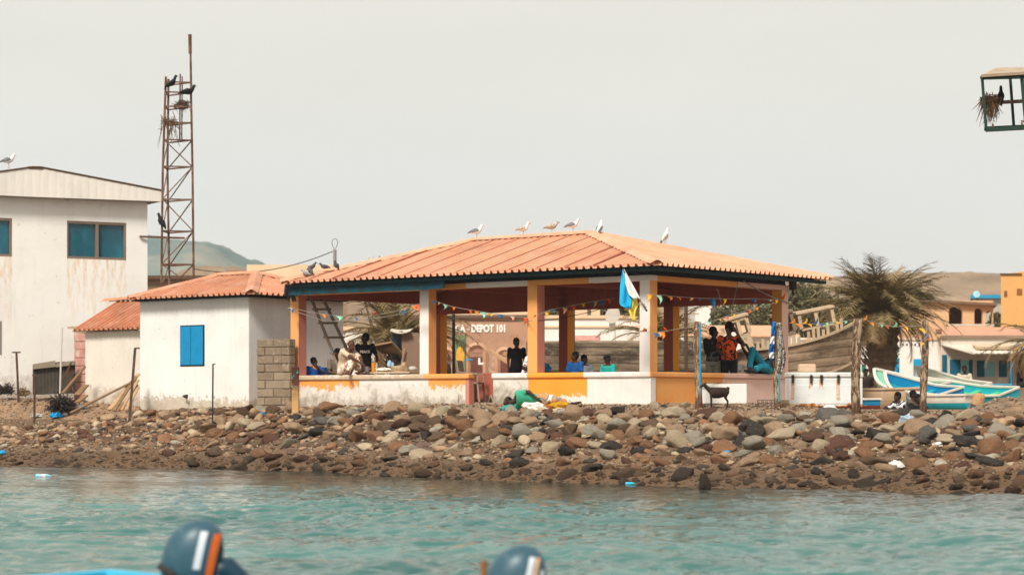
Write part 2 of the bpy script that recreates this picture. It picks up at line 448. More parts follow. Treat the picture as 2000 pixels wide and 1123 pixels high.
M_ROOF = roof_mat('salmon_roof_sheet', '#dca07e'); M_ROOF2 = roof_mat('orange_roof_sheet', '#c98a68')
M_UNDER = mat('roof_underside', '#4a4038', .9, .3)
M_TEAL = mat('teal_paint', '#0b4652', .7, .35, 2.5, (.015, .03, .035), .45)
M_SHADOWBROWN = mat('brown_wall_paint', '#8a4a3c', .85, .15)

def corrugated(mb, p0, along, inward, L, D, rise, a1, a2, pitch=.19, amp=.06, n_sub=None):
    """sheet roof panel: p0 eave start, unit vectors, plan depth D, plan run of the hips a1 (start) and a2 (end)"""
    p0 = Vector(p0); along = Vector(along); inward = Vector(inward)
    nrm = (inward * -rise / D + Vector((0, 0, 1))).normalized()
    prof = [(0, 0), (.42, 0), (.54, 1), (.76, 1), (.88, 0)]; ss = []
    k = int(L / pitch) + 1
    for i in range(k):
        for t, h in prof:
            x = (i + t) * pitch
            if x <= L: ss.append((x, h))
    ss.append((L, 0)); top = []; bot = []; mid = []
    for x, h in ss:
        e_ = D
        if a1 > 0: e_ = min(e_, x / a1 * D)
        if a2 > 0: e_ = min(e_, (L - x) / a2 * D)
        e_ = max(e_, .01); jit = noise.noise(Vector((x * 1.3, 0, D))) * .015
        hh = nrm * (h * amp)
        bot.append(p0 + along * x + hh - inward * (.02 + jit)); top.append(p0 + along * x + inward * e_ + Vector((0, 0, rise * e_ / D)) + hh)
    mb.grid([bot, top])
    th = Vector((0, 0, -.006)); mb.grid([[b_ + th for b_ in bot], [t_ + th for t_ in top]], True)
    mb.grid([[b_ + th for b_ in bot], bot])

def ridge_cap(mb, a, b, w=.16, up=.03, lift=.078, droop=.05, n=26):
    a = Vector(a); b = Vector(b); d = (b - a); sd = Vector((d.y, -d.x, 0)).normalized(); P = [[], [], [], []]
    for i in range(n + 1):
        p = a + d * i / n; j = noise.noise(p * 2.1) * .012
        P[0].append(p + sd * w + Vector((0, 0, lift - droop + j))); P[1].append(p + sd * .03 + Vector((0, 0, lift + up + j * .4)))
        P[2].append(p - sd * .03 + Vector((0, 0, lift + up + j * .4))); P[3].append(p - sd * w + Vector((0, 0, lift - droop - j)))
    mb.grid(P)

def hip_roof(parent, x0, x1, y0, y1, z, zr, xr0, xr1, yr, m, pitch=.19, name='roof', under=True):
    r = MB(); A = Vector
    corrugated(r, A((x0, y0, z)), A((1, 0, 0)), A((0, 1, 0)), x1 - x0, yr - y0, zr - z, xr0 - x0, x1 - xr1, pitch)
    corrugated(r, A((x1, y1, z)), A((-1, 0, 0)), A((0, -1, 0)), x1 - x0, y1 - yr, zr - z, x1 - xr1, xr0 - x0, pitch)
    corrugated(r, A((x1, y0, z)), A((0, 1, 0)), A((-1, 0, 0)), y1 - y0, x1 - xr1, zr - z, yr - y0, y1 - yr, pitch)
    corrugated(r, A((x0, y1, z)), A((0, -1, 0)), A((1, 0, 0)), y1 - y0, xr0 - x0, zr - z, y1 - yr, yr - y0, pitch)
    ro = r.build(name, m, parent, fix=False)
    c = MB()
    ridge_cap(c, (xr0, yr, zr), (xr1, yr, zr))
    for cx, cy, q in ((x0, y0, xr0), (x1, y0, xr1), (x1, y1, xr1), (x0, y1, xr0)): ridge_cap(c, (cx, cy, z), (q, yr, zr))
    c.build('ridge_cap', m, ro, fix=False)
    return ro

PV = Frame(2.82, 44.8, 1.385)
WX = PV.x(567)                    # left end of the front
DY = PV.y(1540)                   # depth of the side
XO1, XO0 = PV.x(914), PV.x(961)   # opening in the front parapet
pav = PV.thing('pavilion', 'open pavilion with a salmon corrugated hip roof on orange, white and pink columns', 'pavilion')
CW = .27
zcap = PV.h(725.5); zcb = zcap - .115; zb1 = PV.h(536.5); zb0 = PV.h(547)
M_ORL = wall_paint('pale_orange_render', '#f0a862', peel=-.45, grime_k=.22, hgt=3.5, sc=1.0)
M_OR = wall_paint('orange_render', '#f2a03e', peel=-.45, grime_k=.2, hgt=2.5)
M_WH = wall_paint('white_render', '#ece4db', peel=-.45, grime_k=.3, hgt=2.5, spots=.02)
M_PK = wall_paint('pink_render', '#e8bfae', peel=-.45, grime_k=.25, hgt=2.5)
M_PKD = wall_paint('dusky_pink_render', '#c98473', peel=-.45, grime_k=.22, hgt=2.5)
M_OCH = wall_paint('ochre_render', '#d6984a', peel=-.45, grime_k=.2, hgt=3)
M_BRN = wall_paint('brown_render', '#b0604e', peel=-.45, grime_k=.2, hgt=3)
M_CAPW = wall_paint('pale_cap_render', '#e2d3c1', peel=.3, plaster='#c9b196', grime_k=.35, hgt=2)
M_LOWOR = wall_paint('peeling_orange_render', '#f0a052', peel=.40, plaster='#ded6ca', grime='#8a7b68', grime_k=.42, hgt=.75, sc=1.3)
M_LOWOR2 = wall_paint('bright_orange_parapet', '#f79e38', peel=.16, plaster='#e6ddd2', grime='#8f8578', grime_k=.15, hgt=.62, sc=1.5)
M_LOWOR3 = wall_paint('side_orange_parapet', '#f2a55a', peel=-.25, plaster='#dba368', grime_k=.15, hgt=.8, patch='#f0ac66')
M_LOWWH = wall_paint('dirty_white_parapet', '#e6dfd6', peel=.35, plaster='#dcd5ca', grime='#8a7860', grime_k=.44, hgt=.9, sc=1.2, spots=.03)
M_LOWWH2 = wall_paint('white_parapet', '#e9e2da', peel=-.1, grime='#9a8d7c', grime_k=.22, hgt=.9)
M_LOWGR = wall_paint('blotchy_white_parapet', '#e0d9cd', peel=.3, plaster='#cfc7b8', grime='#7d7460', grime_k=.47, hgt=1.0, sc=1.6)
M_LOWPK = wall_paint('pink_parapet', '#eec9b9', peel=-.1, plaster='#e3c9bb', grime_k=.3, hgt=.8)

def zones(mb, cuts, y0, y1, z0, z1, axis='x'):
    """a wall cut in paint zones along its length; cuts = [(pos, material index)...(end, None)]"""
    n = len(cuts)
    def P(a, y, z): return (a, y, z) if axis == 'x' else (y, a, z)
    vs = []
    for a, _ in cuts: vs += [P(a, y0, z0), P(a, y1, z0), P(a, y1, z1), P(a, y0, z1)]
    o = len(mb.v); mb.v += vs
    for i in range(n - 1):
        b = o + i * 4; c = b + 4
        for q in ((b, b + 1, c + 1, c), (b + 1, b + 2, c + 2, c + 1), (b + 2, b + 3, c + 3, c + 2), (b + 3, b, c, c + 3)):
            mb.f.append(q); mb.m.append(cuts[i][1])
    mb.f.append((o, o + 3, o + 2, o + 1)); mb.m.append(cuts[0][1])
    e_ = o + (n - 1) * 4; mb.f.append((e_, e_ + 1, e_ + 2, e_ + 3)); mb.m.append(cuts[-2][1])

# parapets
LM = [M_LOWOR, M_LOWWH, M_LOWGR, M_LOWOR2, M_LOWWH2, M_LOWOR3, M_LOWPK, M_PKD, M_BRN]
pm = MB(); zones(pm, [(WX + .05, 0), (PV.x(700), 1), (PV.x(835), 0), (XO1 - .1, 7), (XO1, None)], .03, .22, -.35, zcb)
pm.build('parapet_wall', LM, pav, bevel=.012)
pm = MB(); zones(pm, [(XO0, 2), (PV.x(1030), 3), (PV.x(1145), 4), (-.006, None)], .03, .22, -.35, zcb)
pm.build('parapet_wall', LM, pav, bevel=.012)
pm = MB(); zones(pm, [(.032, 5), (PV.y(1414), 6), (DY, None)], -.22, -.03, -.35, zcb, 'y')
pm.build('parapet_wall', LM, pav, bevel=.012)
pm = MB(); pm.cur = 8; pm.box(WX + .1, -.24, DY - .2, DY - .02, -.3, zcb - .02); pm.build('parapet_wall', LM, pav)
pm = MB(); pm.cur = 8; pm.box(WX + .03, WX + .2, .25, DY - .22, -.3, zcb - .02); pm.build('parapet_wall', LM, pav)
CM = [M_ORL, M_OR, M_CAPW, M_PK, M_LOWPK, M_WH]
pm = MB(); zones(pm, [(WX + .02, 2), (PV.x(828), 0), (XO1 + .02, None)], -.015, .255, zcb, zcap); pm.build('parapet_cap', CM, pav, bevel=.03)
pm = MB(); zones(pm, [(XO0 - .02, 5), (PV.x(1030), 1), (PV.x(1140), 5), (.001, None)], -.015, .255, zcb, zcap); pm.build('parapet_cap', CM, pav, bevel=.03)
pm = MB(); zones(pm, [(-.0, 0), (PV.y(1414), 3), (DY + .01, None)], -.265, .02, zcb + .001, zcap - .002, 'y'); pm.build('parapet_cap', CM, pav, bevel=.025)
# door leaf / brown inner wall seen through the opening, with pierced blocks under it
pm = MB(); pm.box(XO1 - .5, XO0 + .5, .9, 1.0, .08, PV.h(728, XO0, 1)); pm.build('inner_wall', M_BRN, pav)
pm = MB(); x = XO1 - .3
while x < XO0 + .1:
    pm.beam((x, .86, .02), (x + .08, .86, .19), .025); pm.beam((x + .16, .86, .02), (x + .08, .86, .19), .025); x += .16
pm.build('pierced_block', mat('cement', '#a89c8c'), pav)
# floor slab
pm = MB(); pm.box(WX + .06, -.06, .24, DY - .03, -.3, .03); pm.build('floor_slab', mat('cement_floor', '#9a8873', .9), pav)
# columns
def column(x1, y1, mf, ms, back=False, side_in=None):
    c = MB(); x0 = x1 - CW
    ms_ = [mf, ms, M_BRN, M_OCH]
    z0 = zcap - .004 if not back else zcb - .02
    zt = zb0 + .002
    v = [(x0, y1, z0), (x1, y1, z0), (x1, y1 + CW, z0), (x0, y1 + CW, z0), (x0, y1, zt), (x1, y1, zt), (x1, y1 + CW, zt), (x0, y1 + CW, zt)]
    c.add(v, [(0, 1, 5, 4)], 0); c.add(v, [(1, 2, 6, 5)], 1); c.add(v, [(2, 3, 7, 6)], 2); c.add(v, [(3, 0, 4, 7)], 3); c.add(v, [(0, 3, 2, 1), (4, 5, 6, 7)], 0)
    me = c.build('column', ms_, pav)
    b = bmesh.new(); b.from_mesh(me.data); bmesh.ops.remove_doubles(b, verts=b.verts, dist=1e-5); b.to_mesh(me.data); b.free()
    m = me.modifiers.new('bevel', 'BEVEL'); m.width = .014; m.segments = 2
    return me
X3 = PV.x(1049); X2 = PV.x(837); X1 = WX + CW
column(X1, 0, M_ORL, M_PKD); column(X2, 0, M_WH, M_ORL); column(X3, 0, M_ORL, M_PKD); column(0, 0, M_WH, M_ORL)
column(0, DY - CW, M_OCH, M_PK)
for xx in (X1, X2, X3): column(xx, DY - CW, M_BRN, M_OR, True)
# ring beam (front, side, back, left) with dull brown inner faces
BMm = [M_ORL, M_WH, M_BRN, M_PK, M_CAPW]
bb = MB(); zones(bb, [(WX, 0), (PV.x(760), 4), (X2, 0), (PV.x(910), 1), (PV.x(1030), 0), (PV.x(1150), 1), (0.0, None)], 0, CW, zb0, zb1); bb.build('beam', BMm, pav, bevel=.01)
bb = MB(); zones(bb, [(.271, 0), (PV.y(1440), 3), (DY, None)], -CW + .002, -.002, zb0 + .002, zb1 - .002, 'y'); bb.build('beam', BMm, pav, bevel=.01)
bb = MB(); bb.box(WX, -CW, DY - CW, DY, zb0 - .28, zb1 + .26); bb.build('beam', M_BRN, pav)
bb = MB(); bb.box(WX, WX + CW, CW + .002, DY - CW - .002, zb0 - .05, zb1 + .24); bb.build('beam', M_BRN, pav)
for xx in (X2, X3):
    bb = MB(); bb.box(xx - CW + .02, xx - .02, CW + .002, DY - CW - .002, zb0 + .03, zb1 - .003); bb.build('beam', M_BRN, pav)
# roof
OV = .6
ez = PV.h(518, .6, -.6); rzt = PV.h(459, -3.54, 2.7)
ex0 = PV.x(546, -OV); exr = .62; ey1 = DY + .85; yr = 2.7; xr1 = PV.x(1155, yr); xr0 = xr1 - 3.45
roof = hip_roof(pav, ex0, exr, -OV, ey1, ez, rzt, xr0, xr1, yr, M_ROOF)
# panel overlaps: thin shadow lines = raised side laps on the front slope
lp = MB(); kx = ex0 + .95
while kx < exr - .9:
    D_ = yr + OV; up = min(1, (kx - ex0) / (xr0 - ex0), (exr - kx) / (exr - xr1))
    lp.beam((kx, -OV, ez + .07), (kx, -OV + D_ * up, ez + .07 + (rzt - ez) * up), .03, .012); kx += .74
lp.build('side_lap', mat('roof_lap', '#a05a40', .7), roof)
# eave angle-iron, purlins and the teal fascia on the left bay
fa = MB()
fa.beam((ex0 + .08, -OV + .12, ez - .06), (exr - .1, -OV + .12, ez - .06), .05, .07)
fa.beam((exr - .12, -OV + .12, ez - .062), (exr - .12, ey1 - .1, ez - .062), .05, .07)
fa.beam((ex0 + .1, -.25, ez + .03), (exr - .2, -.25, ez + .03), .05, .06)
fa.beam((exr - .3, -.2, ez + .0), (exr - .3, ey1 - .3, ez + .0), .05, .06)
x = ex0 + .7
while x < exr: fa.beam((x, -OV + .1, ez - .03), (x, .1, ez + .1), .04, .05); x += 1.05
y = -.1
while y < ey1 - .3: fa.beam((exr - .1, y, ez - .03), (-.05, y, ez + .12), .04, .05); y += .8
fa.build('eave_frame', mat('dark_eave_iron', '#123438', .7, .3, 3, (.02, .02, .02), .4), pav)
fb = MB(); fb.box(ex0 + .12, PV.x(868, -.4), -.42, -.395, ez - .27, ez - .03); fb.build('fascia_board', M_TEAL, pav)
fb = MB(); fb.box(WX + .02, -.03, .02, .07, zb1 + .0, ez + .2); fb.build('wall_plate', mat('dark_board', '#21303a', .8, .3), pav)
fb = MB(); fb.box(-.1, -.05, .09, DY - .05, zb1 + .0, ez + .2); fb.build('wall_plate', mat('dark_board', '#21303a'), pav)
# rag bundle stuffed at the left eave corner
rg = MB()
for i in range(12):
    px = random.uniform(560, 580); p0 = Vector((PV.x(px, -.25), -.25 + random.uniform(-.08, .08), ez - .02))
    rg.tube([p0, p0 + Vector((random.uniform(-.05, .05), 0, -.16)), p0 + Vector((random.uniform(-.08, .08), 0, -random.uniform(.25, .42)))], [.05, .045, .012], 6)
o = rg.build('hanging_rags', mat('grey_rag', '#4a4c50', .95), pav, smooth=True)
# white flecked cable and small lamp box at the right column
lb = MB(); p = PV.y(1547)
lb.box(.02, .14, DY - .02, DY + .12, zb0 + .02, zb0 + .3); lb.tube([(.08, DY + .05, zb0 + .05), (.1, DY + .02, zb0 - .1)], .03, 8)
lb.build('flood_lamp', mat('lamp_grey', '#3c3836'), pav)
cb = MB(); pts = []
for i in range(15):
    t = i / 14; pts.append(Vector((.04, PV.y(1438) + (PV.y(1395) - PV.y(1438)) * t, zb1 - .02 - .62 * math.sin(math.pi * min(1, t * 1.1)) ** 1.0 - .2 * t)))
cb.tube(pts, .008, 5); pts = [Vector((.03, PV.y(1450) + (DY - PV.y(1450)) * t, zb1 + .02 - .42 * t - .05 * math.sin(t * 3.14))) for t in [i / 8 for i in range(9)]]
cb.tube(pts, .012, 5); cb.build('loose_cable', mat('grey_cable', '#8c8a84'), pav)
# ------------------------------------------------------------------ small white house with blue shutters
HS = Frame(-6.37, 53.0, 1.3)
hx0 = HS.x(273); hy1 = HS.y(671); hz = HS.h(578) - .02
M_HOUSE = wall_paint('house_render', '#e6e4de', peel=.12, plaster='#c3b8a6', grime='#857a69', grime_k=.30, hgt=1.1, spots=.03)
house = HS.thing('small_house', 'small white rendered house with closed blue shutters and orange hip roof', 'house')
m = MB(); m.box(hx0, 0, 0, hy1, -.5, hz); m.build('wall', M_HOUSE, house, bevel=.02)
fz = MB(); fz.box(hx0 - .12, .10, -.10, hy1 + .1, hz, hz + .1); fz.build('eave_board', mat('dark_board', '#21303a'), house)
rx0 = hx0 - .08; rx1 = .42; ry0 = -.32; ry1 = hy1 + .45; ez2 = hz + .04
hip_roof(house, rx0, rx1, ry0, ry1, ez2, HS.h(537, -1.5, 1.6), HS.x(428, 1.6), HS.x(500, 1.6), 1.62, M_ROOF2)
wx0, wx1 = HS.x(354), HS.x(398); wz0, wz1 = HS.h(713, wx0), HS.h(638, wx0)
BL = mat('blue_shutter_paint', '#0b86b8', .45, .12, 4, (.01, .22, .42), .35)
sf = MB(); sf.box(wx0 - .03, wx1 + .03, -.012, .05, wz0 - .03, wz1 + .03); win = sf.build('window', mat('dark_opening', '#1c2326'), house)
sp_ = MB(); mid = (wx0 + wx1) / 2 - .03; sp_.box(wx0, mid - .008, -.04, -.014, wz0, wz1); sp_.build('shutter', BL, win, bevel=.006)
sp_ = MB(); sp_.box(mid + .008, wx1, -.04, -.014, wz0, wz1); sp_.build('shutter', BL, win, bevel=.006)
sp_ = MB(); sp_.tube([(HS.x(366), -.0, HS.h(772)), (HS.x(366), -.12, HS.h(773)), (HS.x(373), -.14, HS.h(776))], .03, 8); sp_.build('drain_spout', mat('dark_iron', '#2c2723'), house)
# mossy stone on roof
st = MB(); st.box(-.22, .22, -.1, .1, -.05, .05); o = st.build('roof_stone', mat('pale_stone', '#b7a084', .9, .2), house, bevel=.03)
yy = .9; o.location = (HS.x(456, yy), yy, HS.h(556, HS.x(456, yy), yy)); o.rotation_euler = (R(16), R(-12), R(20)); tag(o, 'flat pale stone weighing down the orange roof sheets')

# annex (lean-to) on its left
AX = Frame(HS.w(hx0, 0, 0).x, HS.w(hx0, 0, 0).y, 1.4)
ay = .55; ax0 = AX.x(166, ay); az = AX.h(646, ax0, ay)
annex = AX.thing('annex', 'low white lean-to shed with an orange sheet roof beside the shuttered house', 'shed')
m = MB(); m.box(ax0, -.005, ay, 3.0, -.5, az - .03); m.build('wall', wall_paint('annex_render', '#ded6c8', peel=.2, plaster='#cbbfae', grime='#6f6252', grime_k=.36, hgt=1.2, spots=.03), annex, bevel=.02)
m = MB(); er0 = AX.x(142, ay - .2); rz_ = AX.h(590, AX.x(205, 1.6), 1.6)
corrugated(m, (er0, ay - .2, az), Vector((1, 0, 0)), Vector((0, 1, 0)), -er0 - .0, 1.5, rz_ - az, AX.x(205, 1.85) - er0, 0)
m.build('roof', roof_mat('deep_orange_roof_sheet', '#bd7a58'), annex, fix=False)
m = MB(); ridge_cap(m, (AX.x(205, 1.85), ay + 1.3, rz_), (-.0, ay + 1.3, rz_ + .1)); corrugated(m, (er0, 3.2, az), Vector((0, -1, 0)), Vector((1, 0, 0)), 3.2 - ay + .2, AX.x(205, 1.85) - er0, rz_ - az, .8, 1.5)
m.build('ridge_cap', M_ROOF2, annex, fix=False)
# pink block pier at the left of the annex
pf = Frame(AX.o.x, AX.o.y, 1.4); py0 = ay + .35
pier = pf.thing('block_pier', 'narrow pink block wall pier left of the low shed', 'wall')
bx0, bx1 = pf.x(144, py0), ax0 - .004; zt = pf.h(652, bx0, py0); n_ = 9
M_PB = mat('pink_block', '#c08d80', .9, .2, 3, (.62, .48, .40), .4)
for i in range(n_):
    m = MB(); z0 = -.1 + (zt + .1) * i / n_
    m.box(bx0 + random.uniform(0, .02), bx1, py0 + random.uniform(-.01, .01), 2.5, z0 + .012, z0 + (zt + .1) / n_); m.build('block_course', M_PB, pier, bevel=.015)
m = MB(); m.box(bx0 + .02, bx1, py0 + .02, 2.48, -.3, zt - .01); m.build('mortar', mat('mortar', '#8a6f66'), pier)
m = MB(); m.box(bx0 - .2, bx1 + .05, py0 - .05, 2.6, zt + .14, zt + .2); m.box(bx0 - .02, bx1, py0 + .02, 2.4, zt + .02, zt + .14); m.build('coping', mat('pale_stone', '#b7a084'), pier)

# ------------------------------------------------------------------ two-storey white building at the left
BX, BY = X_(288, 62), 62.0
ang = math.atan2(2.0, 3.7)
BB = Frame(BX, BY, 1.5, ang)       # local x runs left(-) .. right(0) along the facade
big = BB.thing('white_building', 'two-storey white building with teal sliding windows and rust stains below them', 'building')
bt = BB.h(393); bxL = -9.5
s = NT('big_wall_render'); z = s.z(); n0 = s.noise(.5, 5, .6); f_ = s.noise(6, 6, .7); q = s.n('ShaderNodeSeparateXYZ'); s.l(s.tc.outputs['Object'], q.inputs[0])
col = s.ramp(n0, [(.3, '#e4e0d8'), (.5, '#f0ede6'), (.7, '#f4f1eb')])
st_ = s.noise(5, 6, .75, s.vec((1.6, 1, .30)))
def band(zt, x0, x1, ln):          # rust runs below a window
    zz = s.math('MULTIPLY', s.math('GREATER_THAN', zt, z), s.math('SUBTRACT', 1.0, s.math('DIVIDE', s.math('SUBTRACT', zt, z), ln), True))
    xx = s.math('MULTIPLY', s.math('GREATER_THAN', q.outputs['X'], x0), s.math('GREATER_THAN', x1, q.outputs['X']))
    return s.math('MULTIPLY', zz, xx)
wA0, wA1 = BB.x(131), BB.x(247); wzb, wzt = BB.h(505, wA0), BB.h(431, wA0)
wB1 = BB.x(24); wB0 = wB1 - (wA1 - wA0)
rm = s.math('ADD', band(wzb, wA0, wA1, 2.0), band(wzb, wB0, wB1, 2.2))
rk = s.math('MULTIPLY', rm, s.ramp(st_, [(.46, 0.0), (.66, 1.0)]))
col = s.mix(s.math('MULTIPLY', rk, .8, True), col, '#dc9c50')
low = s.math('SUBTRACT', s.math('ADD', f_, .05), s.math('MULTIPLY', z, .55))
col = s.mix(s.ramp(low, [(.15, 0.0), (.5, .7)]), col, '#8d7a62')
col = s.mix(s.ramp(s.noise(3.2, 8, .8), [(.60, 0.0), (.68, .6)]), col, '#b7a28b'); col = s.mix(s.ramp(s.noise(1.1, 7, .75, s.vec((2.2, 1, .2))), [(.55, 0.0), (.8, .3)]), col, '#a8967e')
col = s.mix(s.ramp(s.noise(9, 2, .5), [(.74, 0.0), (.77, .7)]), col, '#5d4a38')
M_BIG = s.fin(col, .9, f_, .3, .02, 0, .15)
# facade with window openings, built as strips round the holes
fac = MB(); dpt = .22; wl = (bxL, wB0, wB1, wA0, wA1, 0)
def strip(x0, x1, z0, z1): fac.box(x0, x1, 0, dpt, z0, z1)
strip(bxL, 0, -.6, wzb); strip(bxL, 0, wzt, bt)
strip(bxL, wB0, wzb, wzt); strip(wB1, wA0, wzb, wzt); strip(wA1, 0, wzb, wzt)
fac.box(-.22, 0, dpt, 7, -.6, bt); fac.box(bxL, bxL + .22, dpt, 7, -.6, bt); fac.box(bxL, 0, 7, 7.2, -.6, bt)
fo = fac.build('wall', M_BIG, big)
b = bmesh.new(); b.from_mesh(fo.data); bmesh.ops.remove_doubles(b, verts=b.verts, dist=1e-4); b.to_mesh(fo.data); b.free()
fl = MB(); fl.box(bxL + .22, -.22, dpt, 7, wzb - 1, wzb - .9); fl.build('floor_slab', mat('dim_inside', '#3a3a38'), big)
M_ALU = mat('bronze_aluminium', '#8b7868', .45, .15, 2, metal=.3)
s = NT('teal_glass'); n = s.noise(.9, 5, .65, s.vec((1, 1, .6))); M_TG = s.fin(s.ramp(n, [(.3, '#01404f'), (.55, '#05596b'), (.7, '#0f7484')]), .12, None, spec=.6)  # varied reflections are put into the glass colour by noise
for a0, a1 in ((wA0, wA1), (wB0, wB1)):
    fr = MB(); t = .07
    fr.box(a0, a1, .02, .12, wzt - t, wzt); fr.box(a0, a1, .02, .12, wzb, wzb + t); fr.box(a0, a0 + t * .6, .021, .119, wzb + t, wzt - t); fr.box(a1 - t, a1, .021, .119, wzb + t, wzt - t)
    md = (a0 + a1) / 2 + .01; fr.box(md - t * .6, md + t * .6, .018, .11, wzb + t, wzt - t)
    wo_ = fr.build('window', M_ALU, big)
    for u0, u1 in ((a0 + t * .6, md - t * .6), (md + t * .6, a1 - t)):
        gl = MB(); gl.box(u0, u1, .10, .115, wzb + t, wzt - t); gl.build('pane', M_TG, wo_)
# old opening low at the left edge of the picture
op = MB(); op.box(BB.x(-60), BB.x(3), -.01, .02, BB.h(693, -3.4), BB.h(628, -3.4)); op.build('blocked_window', mat('grey_recess', '#8a857b'), big)
# roof with deep pale fascia
M_FAS = wall_paint('fascia_sheet', '#e8e2d8', peel=.0, grime='#a8906f', grime_k=.36, hgt=9, base=-3, sc=1.2)
ax_ = BB.x(72, -.35); fa = MB()
fr_ = [(BB.x(-40, -.35) - 5.5, BB.h(352, -5, -.35) - .9), (ax_, BB.h(327, ax_, -.35)), (BB.x(316, -.35), BB.h(374, .4, -.35))]
bz = BB.h(384, -3.4, -.35) - .01; bzr = BB.h(394, .45, -.35)
n_ = 46; top = []; bo_ = []
xa, xb = fr_[0][0], fr_[-1][0]
for i in range(n_ * 3 + 1):
    x = xa + (xb - xa) * i / (n_ * 3); tz = interp(x, fr_); yv = -.35 + (.004 if i % 3 == 0 else 0)
    zb_ = bz + (bzr - bz) * max(0, (x + 3.4) / 3.9)
    top.append((x, yv, tz)); bo_.append((x, yv, zb_))
fa.grid([bo_, top]); fa.grid([[(x, y + .04, z) for x, y, z in bo_], [(x, y + .04, z) for x, y, z in top]], True)
fa.build('fascia', M_FAS, big, fix=False)
rf = MB(); rp = [[(x, -.33, z + .02) for x, y, z in top], [(x, 7.4, z + .02) for x, y, z in top]]; rf.grid(rp)
rf.grid([[(x, -.31, z) for x, y, z in bo_], [(x, 7.4, z) for x, y, z in bo_]], True)
rf.grid([[(xb, -.33, bo_[-1][2]), (xb, 7.4, bo_[-1][2])], [(xb, -.33, top[-1][2] + .02), (xb, 7.4, top[-1][2] + .02)]])
rf.build('roof', mat('grey_roof', '#8c8379'), big, fix=False)
ed = MB(); ed.tube([(x, -.36, z + .03) for x, y, z in top[::3]], .022, 6); ed.box(ax_ - .22, ax_ + .18, -.36, 0, fr_[1][1] - .06, fr_[1][1] + .02); ed.build('edge_flashing', mat('rusty_edge', '#6e5844'), big)
# short iron bracket at the right corner
m = MB(); m.beam(BB.w(-.25, -.05, BB.h(463)) - Vector(BB.loc()), BB.w(1.0, -.3, BB.h(464)) - Vector(BB.loc()), .05)
o = m.build('bracket', mat('rusty_iron', '#5e4030'), big); o.rotation_euler.z = -ang

# ------------------------------------------------------------------ lattice mast
TD = 58.5
tw = thing('lattice_mast', 'tall rusty lattice mast with nests behind the small house', 'mast', (X_(346, TD), TD, 1.38))
M_RUST = metal_paint('rusty_lattice', '#806452', '#6b422c', .5, 3)
def tp(px, py, dd=0): v = at(px, py, TD + dd); return v - Vector(tw.location)
fz_ = MB(); H0 = 787
# legs: front-left, front-right, back (triangular mast)
legs = [[tp(312, 800, 0), tp(318, 330, 0), tp(324, 150, 0)], [tp(381, 800, .15), tp(376, 330, .15), tp(373, 178, .15)], [tp(335, 800, .8), tp(327, 330, .75), tp(329, 155, .7)]]
for l in legs: m = MB(); m.tube(l, .033, 6); m.build('mast_leg', M_RUST, tw)
lv = [560, 516, 451, 389, 325, 273, 239, 208, 180, 160]
def lp_(k, py):
    l = legs[k]; z = Z_(py, TD) - 1.38
    for a, b in zip(l, l[1:]):
        if a.z <= z <= b.z or b is l[-1]:
            t = (z - a.z) / (b.z - a.z); return a.lerp(b, t)
def bar(nm, a, b, w_): q_ = MB(); q_.beam(a, b, w_); q_.build(nm, M_RUST, tw)
for i, py in enumerate(lv):
    P = [lp_(k, py) for k in range(3)]
    for a, b in ((0, 1), (1, 2), (0, 2)): bar('cross_bar', P[a], P[b], .036)
for i in range(5):
    y0, y1 = lv[i], lv[i + 1]
    bar('diagonal_brace', lp_(1, y1), lp_(2, y0), .024); bar('diagonal_brace', lp_(0, y0) if i % 2 else lp_(0, y1), lp_(1, y1) if i % 2 else lp_(1, y0), .028); bar('diagonal_brace', lp_(0, y0), lp_(2, y1), .024)
m = MB(); m.tube([tp(351, 275, .3), tp(352, 145, .3)], .022, 6); m.tube([tp(355, 272, .4), tp(356, 150, .4)], .018, 6); m.build('inner_rod', M_RUST, tw)
m = MB(); m.tube([tp(373.5, 178, .15), tp(371.5, 68, .15)], [.035, .028], 6); m.tube([tp(371.5, 105, .15), tp(371, 68, .15)], .05, 6); m.build('antenna', M_RUST, tw)
def nest(name, label, c, r, n, loose=.3, seed=1, down=.3):
    random.seed(seed); m = MB()
    for i in range(n):
        a = random.uniform(0, 6.28); rr = r * random.uniform(.3, 1); z = random.gauss(0, r * .22)
        p = Vector((rr * math.cos(a), rr * math.sin(a) * .8, z)); t = Vector((-math.sin(a), math.cos(a), random.uniform(-.3, .3))).normalized() * random.uniform(.3, .9) * r
        if random.random() < loose: t = Vector((random.uniform(-1, 1) * .6, random.uniform(-.5, .5), -random.uniform(.4, 1.6))) * r * down * 3
        mid_ = p + t * .5 + Vector((random.uniform(-1, 1), 0, random.uniform(-1, 1))) * r * .08
        m.tube([p - t * .3, mid_, p + t], [.008, .007, .003], 4, False)
    o = m.build(name, mat('dry_twigs', '#6e5138', .95, .35, 8), loc=c, fix=False); return tag(o, label, 'nest')
nest('bird_nest', 'shallow twig nest on an upper crossbar of the lattice mast', at(356, 206, TD + .3), .24, 120, .1, 3)
nest('bird_nest', 'loose twigs hanging off the left side of the lattice mast', at(330, 240, TD), .26, 60, .3, 4, .5)

